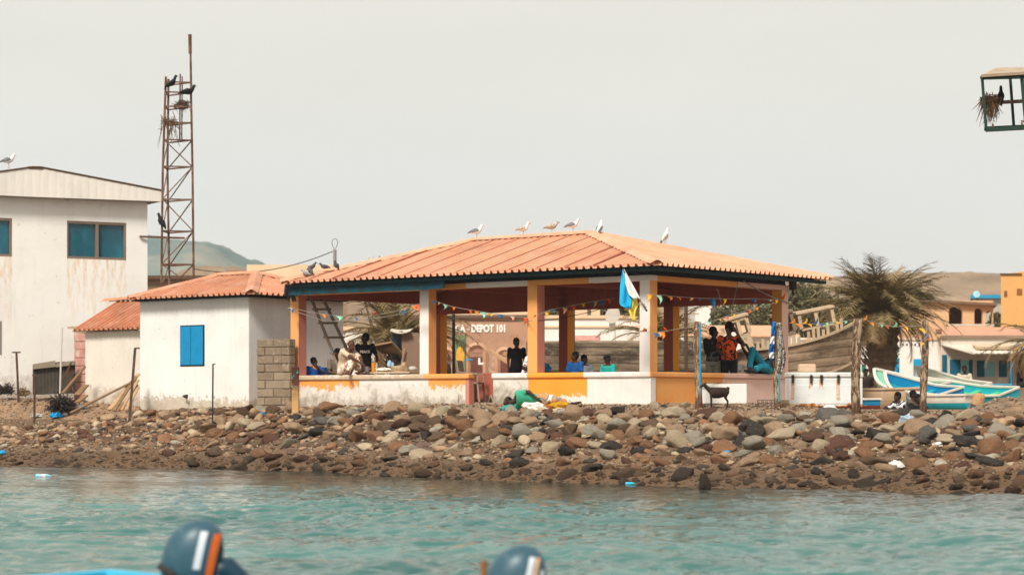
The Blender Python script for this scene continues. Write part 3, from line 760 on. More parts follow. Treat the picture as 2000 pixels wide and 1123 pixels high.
# ------------------------------------------------------------------ loop pole behind the left end of the pavilion roof
d_ = 56.0; lo = thing('loop_pole', 'thin grey pole ending in a wire loop behind the pavilion roof', 'pole', (X_(654, d_), d_, 1.38))
m = MB(); m.tube([(0, 0, 0), (0, 0, Z_(488, d_) - 1.38)], .045, 8); m.build('pole', mat('pale_grey_iron', '#8d8a86', .6), lo)
m = MB(); zc = Z_(480, d_) - 1.38; m.tube([(.0, -.04, zc - .12), (-.06, 0, zc), (-.075, 0, zc + .09), (-.045, 0, zc + .16), (0, 0, zc + .18), (.05, 0, zc + .16), (.08, 0, zc + .09), (.055, 0, zc), (.01, -.04, zc - .09)], .010, 5); m.build('wire_loop', mat('grey_wire', '#77756f'), lo)
def cable(label, pts, r=.012, sag=0, m=None, cat='cable'):
    P = []
    for a, b in zip(pts, pts[1:]):
        a = Vector(a); b = Vector(b)
        for i in range(13):
            t = i / 12; P.append(a.lerp(b, t) - Vector((0, 0, sag * 4 * t * (1 - t))))
    mb = MB(); mb.tube(P, r, 5); o = mb.build('cable', m or mat('dark_cable', '#3b3a38'), smooth=True); return tag(o, label, cat)
cable('thin cable slung from the loop pole to the lattice mast', [at(650, 491, 56), at(378, 525, 58.3)], .012, .28)

# concrete block stub between house and pavilion
KB = Frame(HS.o.x, HS.o.y, 1.3); ky = -.9
stub = KB.thing('block_wall', 'short grey concrete block wall between the small house and the pavilion', 'wall')
kx0, kx1 = KB.x(501, ky), KB.x(566, ky); kt = KB.h(663, kx0, ky); rows = 9
M_BK = mat('grey_block', '#857460', .95, .25, 4, (.40, .32, .24), .4, .5); M_BK2 = mat('pale_grey_block', '#94836e', .95, .2, 4, None, .4, .5)
for r in range(rows):
    z0 = -.15 + (kt + .15) * r / rows; z1 = -.15 + (kt + .15) * (r + 1) / rows; n = 2; off = .5 if r % 2 else 0
    edges = [kx0] + [kx0 + (kx1 - kx0) * (i + off) / n for i in range(n + 1) if kx0 + .05 < kx0 + (kx1 - kx0) * (i + off) / n < kx1 - .05] + [kx1]
    for a, b in zip(edges, edges[1:]):
        m = MB(); j = random.uniform(-.015, .015); m.box(a + .012, b - .012, ky + j, ky + .2 + j, z0 + .01, z1 - .006); m.build('block', M_BK2 if random.random() < .5 and r < 5 else M_BK, stub, bevel=.014)
m = MB(); m.box(kx0 + .02, kx1 - .02, ky + .02, ky + .19, -.3, kt - .02); m.build('mortar', mat('dark_mortar', '#6d5f50'), stub)

# ------------------------------------------------------------------ town behind
def plain_box(parent, name, m, x0, x1, y0, y1, z0, z1, bevel=0):
    """long walls are sheared: the back edge is shifted along the view ray, hiding their sides"""
    b_ = MB(); L_ = parent.location; k = max(0, L_.x / L_.y) * (y1 - y0) if y1 - y0 > 2 and L_.x > 12 else 0
    b_.hexa([(x0, y0, z0), (x1, y0, z0), (x1 + k, y1, z0), (x0 + k, y1, z0), (x0, y0, z1), (x1, y0, z1), (x1 + k, y1, z1), (x0 + k, y1, z1)]); return b_.build(name, m, parent, bevel=bevel)
def bldg(name, label, px0, px1, pyt, d, depth, m, cat='building', rz=0, z0=1.2, group=None):
    """box building facing the boat; returns root, width, height. local origin: left front corner"""
    x0, x1 = X_(px0, d), X_(px1, d); r = thing(name, label, cat, (x0, d, z0), rz, group); w_ = x1 - x0; h_ = Z_(pyt, d) - z0
    return r, w_, h_
def lx(px, r): return X_(px, r.location.y) - r.location.x
def lz(py, r): return Z_(py, r.location.y) - r.location.z
M_TAN = wall_paint('tan_old_plaster', '#b58d72', peel=.25, plaster='#c7a78e', grime='#7a5a48', grime_k=.45, hgt=6, sc=.6)
M_SANDW = wall_paint('sand_wall', '#e3c3a0', peel=.1, grime='#a3805f', grime_k=.3, hgt=9, sc=.5)
M_WHF = wall_paint('far_white_wall', '#e9e3da', peel=.1, grime='#b8a58e', grime_k=.22, hgt=5, sc=.5)
M_DK = mat('dark_opening', '#1c2326')
# depot
DP = 88; r, w_, h_ = bldg('depot_building', 'old tan arcade depot with white painted lettering behind the pavilion', 800, 1036, 621, DP, 8, M_TAN)
plain_box(r, 'wall', M_TAN, 0, w_, 0, 8, -.3, h_)
plain_box(r, 'parapet', M_SANDW, -.1, w_ + .05, .6, 8, h_ + .12, h_ + .5); plain_box(r, 'cornice', mat('depot_cornice', '#6b5548'), -.1, w_ + .08, -.14, .6, h_, h_ + .12)
def arch(parent, cx, wd, ht, y, m, name='arch', spring=.6, th=.12, thick=.14):
    """raised arch moulding and infill"""
    n = 14; zs = ht - wd / 2 * .9; mb = MB()
    pts = [(cx - wd / 2, y, 0), (cx - wd / 2, y, zs)] + [(cx - wd / 2 * math.cos(math.pi * i / n), y, zs + wd / 2 * .9 * math.sin(math.pi * i / n)) for i in range(1, n)] + [(cx + wd / 2, y, zs), (cx + wd / 2, y, 0)]
    mb.tube(pts, th, 4); return mb.build(name, m, parent), zs
M_MOU = mat('arch_moulding', '#bd9478', .9, .2); M_DOORB = mat('brown_door', '#6a4034', .8, .25); M_INF = mat('arch_infill', '#a87c68', .9, .2)
for px0, px1, py, dpy in ((858, 886, 683, 697), (914, 948, 674, 697), (972, 998, 683, 700)):
    a0, a1 = lx(px0, r), lx(px1, r); hh = lz(py, r); o, zs = arch(r, (a0 + a1) / 2, a1 - a0, hh, -.02, M_MOU)
    dm = MB(); dm.box(a0 + .08, a1 - .08, -.03, .02, 0, lz(dpy, r)); dm.build('door', M_DOORB, r)
    im = MB(); n = 12; c0 = Vector(((a0 + a1) / 2, -.012, zs)); rr = (a1 - a0) / 2 - .06
    vs = [c0 + Vector((-rr * math.cos(math.pi * i / n), 0, rr * .9 * math.sin(math.pi * i / n))) for i in range(n + 1)]
    im.add([c0] + vs, [(0, i + 1, i + 2) for i in range(n)]); im.add([(v.x, -.02, v.z) for v in [c0] + vs], [(0, i + 2, i + 1) for i in range(n)]); im.build('arch_infill', M_INF, r, fix=False)
def text_mesh(name, body, size, m, parent, loc, rot=(R(90), 0, 0), extrude=.005, bold=0, sx=1):
    c = bpy.data.curves.new(name, 'FONT'); c.body = body; c.size = size; c.extrude = extrude; c.offset = bold; c.align_x = 'LEFT'; c.resolution_u = 3
    t = bpy.data.objects.new(name, c); COL.objects.link(t); bpy.context.view_layer.update()
    me = bpy.data.meshes.new_from_object(t.evaluated_get(bpy.context.evaluated_depsgraph_get())); COL.objects.unlink(t); bpy.data.objects.remove(t)
    me.materials.clear(); me.materials.append(m); o = bpy.data.objects.new(name, me); COL.objects.link(o)
    o.parent = parent; o.location = loc; o.rotation_euler = rot; o.scale.x = sx; return o
M_WHT = mat('white_lettering', '#efe9e0', .8, .06)
text_mesh('lettering', 'CA - DEPOT 101', .40, M_WHT, r, (lx(889, r), -.03, lz(648, r)), bold=.02, sx=.0 + (lx(990, r) - lx(889, r)) / 2.92 / 1.0 * 1.0)
m = MB(); m.box(lx(934, r), lx(938, r), -.06, -.035, lz(712, r), lz(699, r)); m.box(lx(938, r), lx(944, r), -.06, -.035, lz(712, r), lz(708, r)); m.build('door_poster', M_WHT, r)
# banner in front of depot
bn = thing('banner', 'tall green and yellow advertising banner beside the depot arches', 'banner', (X_(898, 86), 86, 1.25))
def bx_(px): return X_(px, 86) - bn.location.x
def bz_(py): return Z_(py, 86) - 1.25
m = MB(); m.box(bx_(889), bx_(908), -.01, .02, bz_(720), bz_(655)); m.build('cloth', mat('banner_green', '#4f6b4a', .8, .3, 1.2, lin('#7a8a52'), .5), bn)
m = MB(); m.ell((bx_(899), -.02, bz_(695)), (.17, .015, .36)); m.ell((bx_(901), -.02, bz_(684)), (.10, .014, .12)); m.build('printed_picture', mat('banner_yellow', '#d9a13c', .8, .3, 6), bn)
m = MB(); m.tube([(bx_(888), .03, 0), (bx_(888), .03, bz_(650))], .04, 6); m.tube([(bx_(909), .03, 0), (bx_(909), .03, bz_(650))], .04, 6); m.build('banner_pole', mat('grey_pipe', '#6e6660'), bn)
# orange crates: a wall of crates in front of the depot
M_CR = mat('orange_crate', '#e8551d', .5, .15); crate0 = None
names = ['far left', 'second', 'third', 'fourth', 'far right']
for c_ in range(5):
    for q_ in range(2):
        x = X_(952 + 9.8 * c_, 84) + .1; z = 1.27 + q_ * .27
        if crate0 is None:
            m = MB(); W_, D_2, H_ = .19, .15, .255
            m.box(-W_ / 2 - .0, W_ / 2, -D_2, D_2, 0, .02)
            for zz in (.0, .09, .18): m.box(-W_ / 2, W_ / 2, -D_2, -D_2 + .015, zz + .02, zz + .075); m.box(-W_ / 2, W_ / 2, D_2 - .015, D_2, zz + .02, zz + .075)
            for xx in (-W_ / 2, W_ / 2 - .015): m.box(xx, xx + .015, -D_2, D_2, .02, H_)
            m.box(-.02, .02, -D_2 - .003, -D_2 + .02, .02, H_)
            o = m.build('crate', M_CR); crate0 = o
        else: o = crate0.copy(); COL.objects.link(o)
        o.location = (x, 84 + random.uniform(-.03, .03), z)
        tag(o, f"orange plastic crate, {['bottom', 'top'][q_]} row, {['leftmost', 'second from left', 'middle', 'fourth from left', 'rightmost'][c_]} in the stack before the depot", 'crate', 'orange crates stacked by the depot')
# leaning timbers by depot
for i, (a, b, lab) in enumerate((((955, 684, 84.5), (1006, 716, 83.5), 'long pale timber leaning before the depot arches'), ((985, 690, 84.6), (1001, 693, 83.9), 'short stub of timber behind the standing man'))):
    m = MB(); m.beam(at(*a), at(*b), .12); o = m.build('timber', mat('pale_timber', '#b3906c', .9, .2)); tag(o, lab, 'timber')
# white low building
r, w_, h_ = bldg('white_store', 'long low white building with a pink sign seen between the columns', 1036, 1270, 622, 84, 7, M_WHF)
plain_box(r, 'wall', M_WHF, 0, w_, 0, 7, -.3, h_); plain_box(r, 'parapet', M_SANDW, -.05, w_ + .05, -.08, 7, h_, h_ + .12)
plain_box(r, 'ledge', M_SANDW, 0, w_, -.06, 0, lz(640, r), lz(636, r))
sg = plain_box(r, 'sign', mat('pink_sign', '#d9a295', .8, .2, 8), lx(1108, r), lx(1170, r), -.1, -.003, lz(665, r), lz(656, r))
plain_box(sg, 'sign_border', mat('red_border', '#a8493c'), lx(1107, r), lx(1171, r), -.09, -.001, lz(657, r), lz(655.6, r))
r, w_, h_ = bldg('white_yard_building', 'white flat building behind the palm in the left bay', 640, 806, 645, 92, 6, M_WHF)
plain_box(r, 'wall', M_WHF, 0, w_, 0, 6, -.3, h_); plain_box(r, 'roof_edge', M_SANDW, -.05, w_ + .05, -.1, 6, h_, h_ + .15); plain_box(r, 'door', M_DOORB, lx(712, r), lx(730, r), -.04, -.002, 0, lz(700, r))
# pink-orange house with arched windows behind
r, w_, h_ = bldg('orange_house', 'pale orange house with narrow arched windows above the white store', 1112, 1172, 565, 96, 7, M_SANDW)
plain_box(r, 'wall', M_SANDW, 0, w_, 0, 7, -.3, h_)
for px in (1115, 1147):
    m = MB(); a0, a1 = lx(px, r), lx(px + 7, r); m.box(a0, a1, -.03, .02, lz(619, r), lz(595, r)); m.ell(((a0 + a1) / 2, 0, lz(595, r)), ((a1 - a0) / 2, .03, .22)); m.build('window', mat('window_dark', '#6e5a4e'), r)
# upstairs house with green-edged door behind the depot
r, w_, h_ = bldg('upper_house', 'flat-roofed peach house with a pale green door frame above the depot', 906, 942, 572, 104, 6, M_SANDW)
plain_box(r, 'wall', M_SANDW, 0, w_, 0, 6, -.3, h_); plain_box(r, 'door', mat('pale_green', '#8fc0a8'), lx(920, r), lx(926, r), -.04, -.001, lz(597, r), lz(576, r)); plain_box(r, 'corner_trim', mat('green_trim', '#4aa584'), lx(938, r), lx(941, r), -.04, -.001, lz(597, r), lz(572, r))
plain_box(r, 'lower_slab', M_SANDW, lx(860, r), lx(970, r), -1.2, -.1, lz(612, r), lz(598, r)); 
# far buildings left of the mast and beyond the small house roof
r, w_, h_ = bldg('tan_warehouse', 'low brown flat-roofed warehouse far behind the lattice mast', 276, 470, 546, 90, 8, M_TAN)
plain_box(r, 'wall', mat('brown_wall', '#8c7660', .9, .25, .5), 0, w_, 0, 8, -.3, h_); plain_box(r, 'roof_edge', mat('brown_roof_edge', '#5a4534'), -.1, w_ + .1, -.3, 8, h_, h_ + .15)
r, w_, h_ = bldg('peach_building', 'long peach building on the skyline behind the small orange roof', 438, 655, 520, 110, 8, M_SANDW)
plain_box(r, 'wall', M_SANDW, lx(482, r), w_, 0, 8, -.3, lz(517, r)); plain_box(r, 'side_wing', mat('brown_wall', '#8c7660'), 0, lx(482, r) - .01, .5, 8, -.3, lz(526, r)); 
# white tower block seen inside the right bay
r, w_, h_ = bldg('white_block', 'pale blurred white block visible through the right bay of the pavilion', 1358, 1390, 568, 120, 6, M_WHF)
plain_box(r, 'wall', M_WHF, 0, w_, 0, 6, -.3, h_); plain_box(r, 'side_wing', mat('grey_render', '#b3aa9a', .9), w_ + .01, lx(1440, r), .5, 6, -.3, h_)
# salmon roofed long house in bay
r, w_, h_ = bldg('pale_house', 'low pale house with a faded salmon roof behind the beached ship', 1330, 1560, 655, 84, 6, M_WHF)
plain_box(r, 'wall', M_WHF, 0, w_, 0, 6, -.3, h_); m = MB(); m.grid([[(0, -.4, h_), (w_, -.4, h_)], [(.4, 3, lz(630, r)), (w_ - .4, 3, lz(630, r))], [(0, 6.4, h_), (w_, 6.4, h_)]]); m.grid([[(0, -.4, h_ - .06), (w_, -.4, h_ - .06)], [(0, -.4, h_), (w_, -.4, h_)]]); m.build('roof', mat('faded_salmon_roof', '#dba684', .8), r, fix=False)
# right: orange arcaded house
r, w_, h_ = bldg('arcade_house', 'orange house with two round arches on its terrace beyond the palm', 1752, 1940, 587, 100, 8, M_SANDW)
M_ORF = wall_paint('far_orange_wall', '#dfb48a', peel=.05, grime='#b4804f', grime_k=.3, hgt=9, sc=.5)
aw = MB(); z0a = lz(634, r); zt_ = h_
def wall_with_arches(mb, x0, x1, z0, z1, holes, y0, y1):
    """wall in the xz plane with round-headed openings (cx, half width, spring z)"""
    n = 10; holes = sorted(holes); xs_ = x0
    for cx, hw, zs, zb in holes:
        mb.box(xs_, cx - hw, y0, y1, z0, z1)
        if zb > z0: mb.box(cx - hw, cx + hw, y0, y1, z0, zb)
        for i in range(n):
            a0, a1 = cx - hw * math.cos(math.pi * i / n), cx - hw * math.cos(math.pi * (i + 1) / n); h0, h1 = zs + hw * math.sin(math.pi * i / n), zs + hw * math.sin(math.pi * (i + 1) / n)
            mb.hexa([(a0, y0, h0), (a1, y0, h1), (a1, y1, h1), (a0, y1, h0), (a0, y0, z1), (a1, y0, z1), (a1, y1, z1), (a0, y1, z1)])
        xs_ = cx + hw
    mb.box(xs_, x1, y0, y1, z0, z1)
wall_with_arches(aw, 0, w_, -.3, zt_, [(lx(1866, r), lx(1880, r) - lx(1866, r), lz(612, r), z0a), (lx(1911, r), lx(1919, r) - lx(1911, r), lz(610, r), z0a), (lx(1925, r) + .15, .16, lz(614, r), z0a)], 0, .25); aw.build('wall', M_ORF, r)
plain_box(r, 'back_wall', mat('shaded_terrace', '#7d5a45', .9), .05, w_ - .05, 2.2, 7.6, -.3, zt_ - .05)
m = MB(); m.hexa([(-.2, -.3, zt_), (w_ + .1, -.3, zt_ - .25), (w_ + 1.5, 8, zt_ - .25), (1.3, 8, zt_), (-.2, -.3, zt_ + .12), (w_ + .1, -.3, zt_ - .13), (w_ + 1.5, 8, zt_ - .13), (1.3, 8, zt_ + .12)]); m.build('roof_slab', mat('roof_slab_brown', '#7b6553', .9), r)
plain_box(r, 'terrace_rail', mat('pale_rail', '#cfc4b4'), lx(1850, r), w_, -.25, -.15, lz(637, r), lz(633, r))
m = MB(); m.beam((lx(1850, r), -.02, z0a), (lx(1850, r), -.02, lz(605, r)), .12); m.build('pilaster', M_ORF, r)
# far right orange tower
r, w_, h_ = bldg('orange_tower', 'tall flat-roofed orange building at the right edge', 1955, 2140, 531, 95, 8, M_SANDW)
M_ORT = wall_paint('tower_orange', '#dca565', peel=.03, grime='#b06d2d', grime_k=.3, hgt=9, sc=.6)
m = MB(); m.hexa([(0, 0, -.3), (w_, 0, -.3), (w_ + 1.8, 8, -.3), (1.8, 8, -.3), (0, 0, lz(536, r)), (w_, 0, lz(512, r)), (w_ + 1.8, 8, lz(512, r)), (1.8, 8, lz(536, r))]); m.build('wall', M_ORT, r)
for px in (1961, 1986): plain_box(r, 'window', mat('brown_window', '#8b5a33'), lx(px, r), lx(px + (6 if px < 1980 else 10), r), -.03, -.001, lz(579 if px < 1980 else 576, r), lz(568 if px < 1980 else 564, r))
plain_box(r, 'roof_edge', mat('brown_roof_edge', '#5a4534'), -.05, .9, -.06, -.001, lz(537, r), lz(534, r))
# white and blue store with awning
SD = 74; r, w_, h_ = bldg('blue_shutter_store', 'white shop with dark blue shutters, awning and pink parapet behind the boats', 1838, 2160, 660, SD, 7, M_WHF)
M_GW = wall_paint('grey_white_wall', '#cfc4b6', peel=.1, grime='#a08f7d', grime_k=.25, hgt=5, sc=.6)
plain_box(r, 'wall', M_GW, 0, w_, 0, 7, -.3, lz(657, r)); plain_box(r, 'parapet', mat('pink_parapet_far', '#dfae93', .9, .15, .6), .03, w_, .03, 7, lz(657, r), lz(640, r)); plain_box(r, 'cornice', mat('brown_cornice', '#8d7662'), -.02, w_, -.1, .028, lz(660, r), lz(655, r))
plain_box(r, 'upper_slab', mat('pink_parapet_far', '#dfae93'), .1, w_, 1.5, 7, lz(640, r), lz(636, r))
M_DB = mat('dark_blue_paint', '#07596e', .6, .2); M_LB = mat('glass_reflection', '#7fb8c4', .2, .1); M_MB = mat('mid_blue_paint', '#0d86b4', .6, .15)
for n_, mm, a, b, c, d in (('shutter', M_DB, 1840, 1849, 752, 693), ('door', M_DB, 1855, 1875, 748, 702), ('pane', M_LB, 1876, 1892, 735, 704), ('shutter', M_DB, 1893, 1899, 748, 702), ('shutter', M_DB, 1908, 1922, 736, 704), ('pane', M_LB, 1923, 1943, 735, 706), ('shutter', M_DB, 1951, 1966, 736, 704), ('shutter', M_DB, 1972, 1977, 758, 712), ('pane', mat('greenish_glass', '#7f9a80', .3), 1991, 2010, 748, 716)):
    plain_box(r, n_, mm, lx(a, r), lx(b, r), -.05 if mm is not M_LB else -.03, -.002, lz(c, r), lz(d, r))
plain_box(r, 'awning_post', M_MB, lx(1954, r), lx(1957, r), -1.5, -1.44, -.1, lz(706, r))
aw = MB(); k = 60
zb1_, zb0_ = lz(673, r), lz(693, r) - .0
x0_, x1_ = lx(1838, r), w_
f0 = []; b0 = []
for i in range(k + 1):
    u = i / k; x = x0_ + (x1_ - x0_) * u; c_ = .02 if i % 2 else 0; f0.append((max(x, lx(1884, r)) if i < 12 else x, -1.6, zb0_ + c_)); b0.append((x, 0, zb1_ + c_))
aw.grid([f0, b0]); aw.grid([[(x, y, z - .03) for x, y, z in f0], [(x, y, z - .03) for x, y, z in b0]], True); aw.build('awning', mat('pale_awning_sheet', '#d8cdbd', .7, .15), r, fix=False)
m = MB(); m.hexa([(lx(1893, r), -1.1, lz(684, r)), (lx(1980, r), -1.1, lz(684, r)), (lx(1965, r), -.5, lz(676, r)), (lx(1893, r), -.5, lz(676, r)), (lx(1893, r), -1.15, lz(679, r)), (lx(1980, r), -1.15, lz(679, r)), (lx(1965, r), -.5, lz(672, r)), (lx(1893, r), -.5, lz(672, r))]); m.build('awning_box', mat('pale_board', '#cdb799', .8), r)
for n_, a, b in (('blue counter', 1868, 1917), ('blue counter', 1924, 1975)):
    t = thing('counter', ['long blue painted counter under the shop awning, the left one', 'blue painted counter with worn top under the awning, the right one'][a > 1900], 'counter', (X_(a, 71), 71, 1.2)); ww = X_(b, 71) - X_(a, 71)
    plain_box(t, 'front', M_MB, 0, ww, 0, .05, -.1, Z_(752, 71) - 1.2); plain_box(t, 'top', mat('worn_blue', '#3fa3c6', .7, .2, 5, (.7, .65, .6), .35), -.02, ww + .02, -.03, .5, Z_(752, 71) - 1.2 + .002, Z_(749, 71) - 1.2)
# white wall with blue doors behind the palm
r, w_, h_ = bldg('white_wall_house', 'long white house with bright blue doors behind the palm trunk', 1560, 1837, 664, 77, 6, M_WHF)
plain_box(r, 'wall', M_WHF, 0, w_, 0, 6, -.3, h_)
BD = mat('bright_blue_door', '#1597c4', .5, .15, 3)
for a, b, c, d in ((1734, 1756, 752, 700), (1784, 1800, 752, 701)):
    o = plain_box(r, 'door', BD, lx(a, r), lx(b, r), -.04, -.002, lz(c, r), lz(d, r))
m = MB(); c0 = Vector((lx(1748, r), -.055, lz(722, r)))
for i in range(4): m.tube([c0 + Vector((.13 * math.cos(i * 1.57), 0, .13 * math.sin(i * 1.57))), c0 + Vector((.13 * math.cos((i + 1) * 1.57), 0, .13 * math.sin((i + 1) * 1.57)))], .012, 4)
m.build('door_grille', mat('dark_board', '#21303a'), r)
o = plain_box(r, 'green_door', mat('green_door', '#1e7a62', .7), lx(1683, r), lx(1690, r), -.04, -.002, lz(750, r), lz(712, r))
for i in range(5): plain_box(r, 'vent_hole', M_DK, lx(1762 + 8 * i, r), lx(1764.5 + 8 * i, r), -.02, -.002, lz(675, r), lz(671, r))
plain_box(r, 'parapet', M_SANDW, .0, w_, -.05, .4, h_, h_ + .08)
# bluish far roof and dish
r, w_, h_ = bldg('blue_roof_hut', 'small hut with bright blue roof edge between the two orange houses', 1900, 1962, 583, 125, 5, M_WHF); plain_box(r, 'wall', mat('grey_render', '#b3aa9a'), 0, w_, 0, 5, -.3, h_); plain_box(r, 'roof', mat('mid_blue_roof', '#2f8fb3'), -.2, w_, -.3, 5, h_, h_ + .2)
t = thing('satellite_dish', 'pale blue satellite dish on a rooftop mast at the right', 'dish', (X_(1927, 99), 101, Z_(590, 99))); m = MB(); m.tube([(0, 0, -.6), (0, 0, .3)], .04, 6); m.build('mast', mat('grey_pipe', '#6e6660'), t)
m = MB(); m.loft([((-.05, -.1, .45), (.16, 0, .0), (0, .04, .16)), ((-.05, .04, .45), (.04, 0, 0), (0, .01, .04))], 16); m.build('dish', mat('pale_blue_dish', '#9fd0dc', .5), t)
t = thing('satellite_dish', 'large white satellite dish behind the flag and palm fronds', 'dish', (X_(1196, 80), 80, 1.3)); m = MB(); m.tube([(0, 0, 0), (0, 0, Z_(625, 80) - 1.3)], .12, 8); m.build('mast', M_WHF, t)
m = MB(); zc = Z_(616, 80) - 1.3; m.loft([((0, -.22, zc), (.27, 0, .05), (0, .1, .30)), ((0, -.1, zc), (.2, 0, 0), (0, .06, .2)), ((0, 0, zc), (.04, 0, 0), (0, .01, .04))], 18); m.build('dish', mat('dull_dish', '#b9aea0', .8), t)
t = thing('satellite_dish', 'small tilted satellite dish on the depot roof', 'dish', (X_(982, 90), 90, Z_(622, 90))); m = MB(); m.tube([(0, 0, 0), (0, 0, .5)], .03, 6); m.build('mast', mat('grey_pipe', '#6e6660'), t)
m = MB(); m.loft([((.05, -.1, .62), (.2, 0, .18), (-.05, .05, .1)), ((.1, 0, .55), (.03, 0, .02), (0, .01, .02))], 14); m.build('dish', M_SANDW, t)

# ------------------------------------------------------------------ trees and palms
def leaf_mat(name, a, b, c):
    s = NT(name); n = s.noise(1.7, 4, .6); n2 = s.noise(14, 2, .6)
    col = s.ramp(n, [(.3, a), (.5, b), (.7, c)]); col = s.mix(s.ramp(n2, [(.45, 0.0), (.7, .4)]), col, a); return s.fin(col, .8, None, spec=.15)
M_LEAF = leaf_mat('grey_green_leaf', '#3a3a26', '#5a5638', '#77704c'); M_PALM = leaf_mat('palm_leaf', '#5a4e32', '#83714b', '#ab9469'); M_DRY = leaf_mat('dry_frond', '#7d6340', '#a88a60', '#c7ab80')
M_BARK = mat('palm_bark', '#6d5642', .95, .35, 5, (.13, .09, .06), .45, .8)
def palm(label, px, py_c, d, rad, nfr, seed, dry=18, trunk_w=.36, up=.6, base_z=1.2, bulge=0, squash=1.0, az=None, fw=.2, lo=.15, hi=1.45):
    random.seed(seed); x, zc = X_(px, d), Z_(py_c, d)
    r = thing('palm_tree', label, 'palm', (x, d, base_z)); H = zc - base_z
    tr = MB(); nn = 26
    secs = []
    for i in range(nn):
        t = i / (nn - 1); w = trunk_w * (1.05 - .25 * t + bulge * smooth01((t - .35) / .5)) * (1 + (.09 if i % 2 else -.03)) + random.uniform(-.01, .01)
        secs.append(((.08 * math.sin(t * 2), 0, H * t), (w, 0, 0), (0, w, 0)))
    tr.loft(secs, 12)
    for i in range(90):      # cut frond stubs
        t = random.uniform(.45, 1); a = random.uniform(0, 6.28); w = trunk_w * (.95 + bulge * t)
        p = Vector((math.cos(a) * w, math.sin(a) * w, H * t)); tr.beam(p * 1, p + Vector((math.cos(a) * .14, math.sin(a) * .14, .16)), .07, .03)
    tr.build('trunk', M_BARK, r)
    def frond(mb, a, el, L, droop, wd, dens=26):
        dirv = Vector((math.cos(a), math.sin(a) * squash, 0)); p = Vector((dirv.x * .12, dirv.y * .12, H)); pts = [p.copy()]; e_ = el
        for i in range(dens):
            e_ -= droop / dens * (1 + i / dens); st = L / dens; p = p + (dirv * math.cos(e_) + Vector((0, 0, math.sin(e_)))) * st; pts.append(p.copy())
        mb.tube(pts, [.028 * (1 - i / (dens + 1)) + .005 for i in range(dens + 1)], 3, False)
        sd = Vector((-dirv.y, dirv.x, 0)).normalized()
        for i in range(3, dens + 1):
            t = i / dens; ll = wd * (1 - abs(t - .45) * 1.1) * random.uniform(.8, 1.15); tg = (pts[i] - pts[i - 1]).normalized()
            for sg in (-1, 1):
                q = pts[i] + (sd * sg * .75 + tg * .75 + Vector((0, 0, random.uniform(-.35, .15)))).normalized() * ll; b_ = tg * .022
                mb.add([pts[i] - b_, pts[i] + b_, q + b_ * .2, q - b_ * .2], [(0, 1, 2, 3)])
    cr = MB()
    for i in range(nfr):
        a = random.uniform(0, 6.28) if az is None else random.gauss(az, 1.0); frond(cr, a, random.uniform(lo, hi) * up / .6 * .9, rad * random.uniform(.7, 1.1), random.uniform(.5, 1.3), rad * fw)
    cr.build('crown', M_PALM, r, fix=False)
    if dry:
        cr = MB()
        for i in range(dry): frond(cr, random.uniform(0, 6.28), random.uniform(-.5, .35), rad * random.uniform(.45, .8), random.uniform(.8, 1.5), rad * .16)
        cr.build('dead_fronds', M_DRY, r, fix=False)
    return r
palm('stout date palm with a thick trunk and ragged crown in front of the white house', 1718, 622, 69, 2.35, 175, 11, 16, .42, .74, 1.2, .35, fw=.24, lo=.2, hi=1.3)
palm('date palm with pale dry fronds behind the left bay of the pavilion', 774, 658, 64, 2.5, 66, 12, 26, .26, .66, 1.3)
palm('dusty palm mostly hidden behind the orange corner column', 1292, 665, 67, 2.3, 54, 13, 22, .24, .6, 1.3)
palm('palm at the right edge hanging dry fronds over the shop awning', 2034, 672, 68, 2.0, 12, 14, 40, .25, .55, 1.2)

def tree(name, label, px, py_top, d, rx, rz_h, seed, m=M_LEAF, base_z=1.2, n=5200, lf=.16, trunk=True, group=None, cat='tree'):
    random.seed(seed); H = Z_(py_top, d) - base_z; r = thing(name, label, cat, (X_(px, d), d, base_z), 0, group)
    if trunk:
        t = MB(); t.tube([(0, 0, -.2), (.05, 0, H * .3), (-.05, .05, H * .55)], [.2, .15, .09], 8)
        for i in range(7):
            a = i * .9; t.tube([(0, 0, H * (.25 + .03 * i)), (math.cos(a) * rx * .35, math.sin(a) * rx * .35, H * (.5 + .02 * i)), (math.cos(a) * rx * .65, math.sin(a) * rx * .6, H * (.68 + .02 * i))], [.08, .05, .02], 5)
        t.build('trunk', M_BARK, r)
    cl = []
    for i in range(26):
        a = random.uniform(0, 6.28); q = random.random() ** .5; cl.append((Vector((math.cos(a) * rx * q * .8, math.sin(a) * rx * q * .8, H - rz_h + rz_h * random.uniform(-.55, .75) * (1 - q * .4))), random.uniform(.28, .46) * min(rx, rz_h)))
    cr = MB()
    for i in range(n):
        c, s_ = random.choice(cl); v = Vector((random.gauss(0, 1), random.gauss(0, 1), random.gauss(0, 1))).normalized() * s_ * random.uniform(.55, 1.05); p = c + v
        u = Vector((random.gauss(0, 1), random.gauss(0, 1), random.gauss(0, 1))).normalized() * lf; w_ = u.orthogonal().normalized() * lf * .35
        cr.add([p - u * .5, p + w_, p + u * .5, p - w_], [(0, 1, 2, 3)])
    cr.build('crown', m, r, fix=False); return r
gT = 'dusty trees behind the town'
tree('broad_tree', 'round grey-green tree just right of the pink column', 1578, 545, 92, 1.7, 1.7, 21, group=gT)
tree('broad_tree', 'low wide tree behind the beached ship wheelhouse', 1470, 572, 100, 2.2, 1.5, 22, group=gT)
tree('broad_tree', 'dark tree above the depot, left of the orange column', 985, 577, 99, 1.7, 1.4, 23, group=gT)
tree('broad_tree', 'dark tree filling the gap left of the upper peach house', 880, 578, 108, 1.5, 1.4, 24, group=gT)
tree('broad_tree', 'tree crown between the orange column and the brown column', 1072, 579, 99, 1.1, 1.5, 25, group=gT)
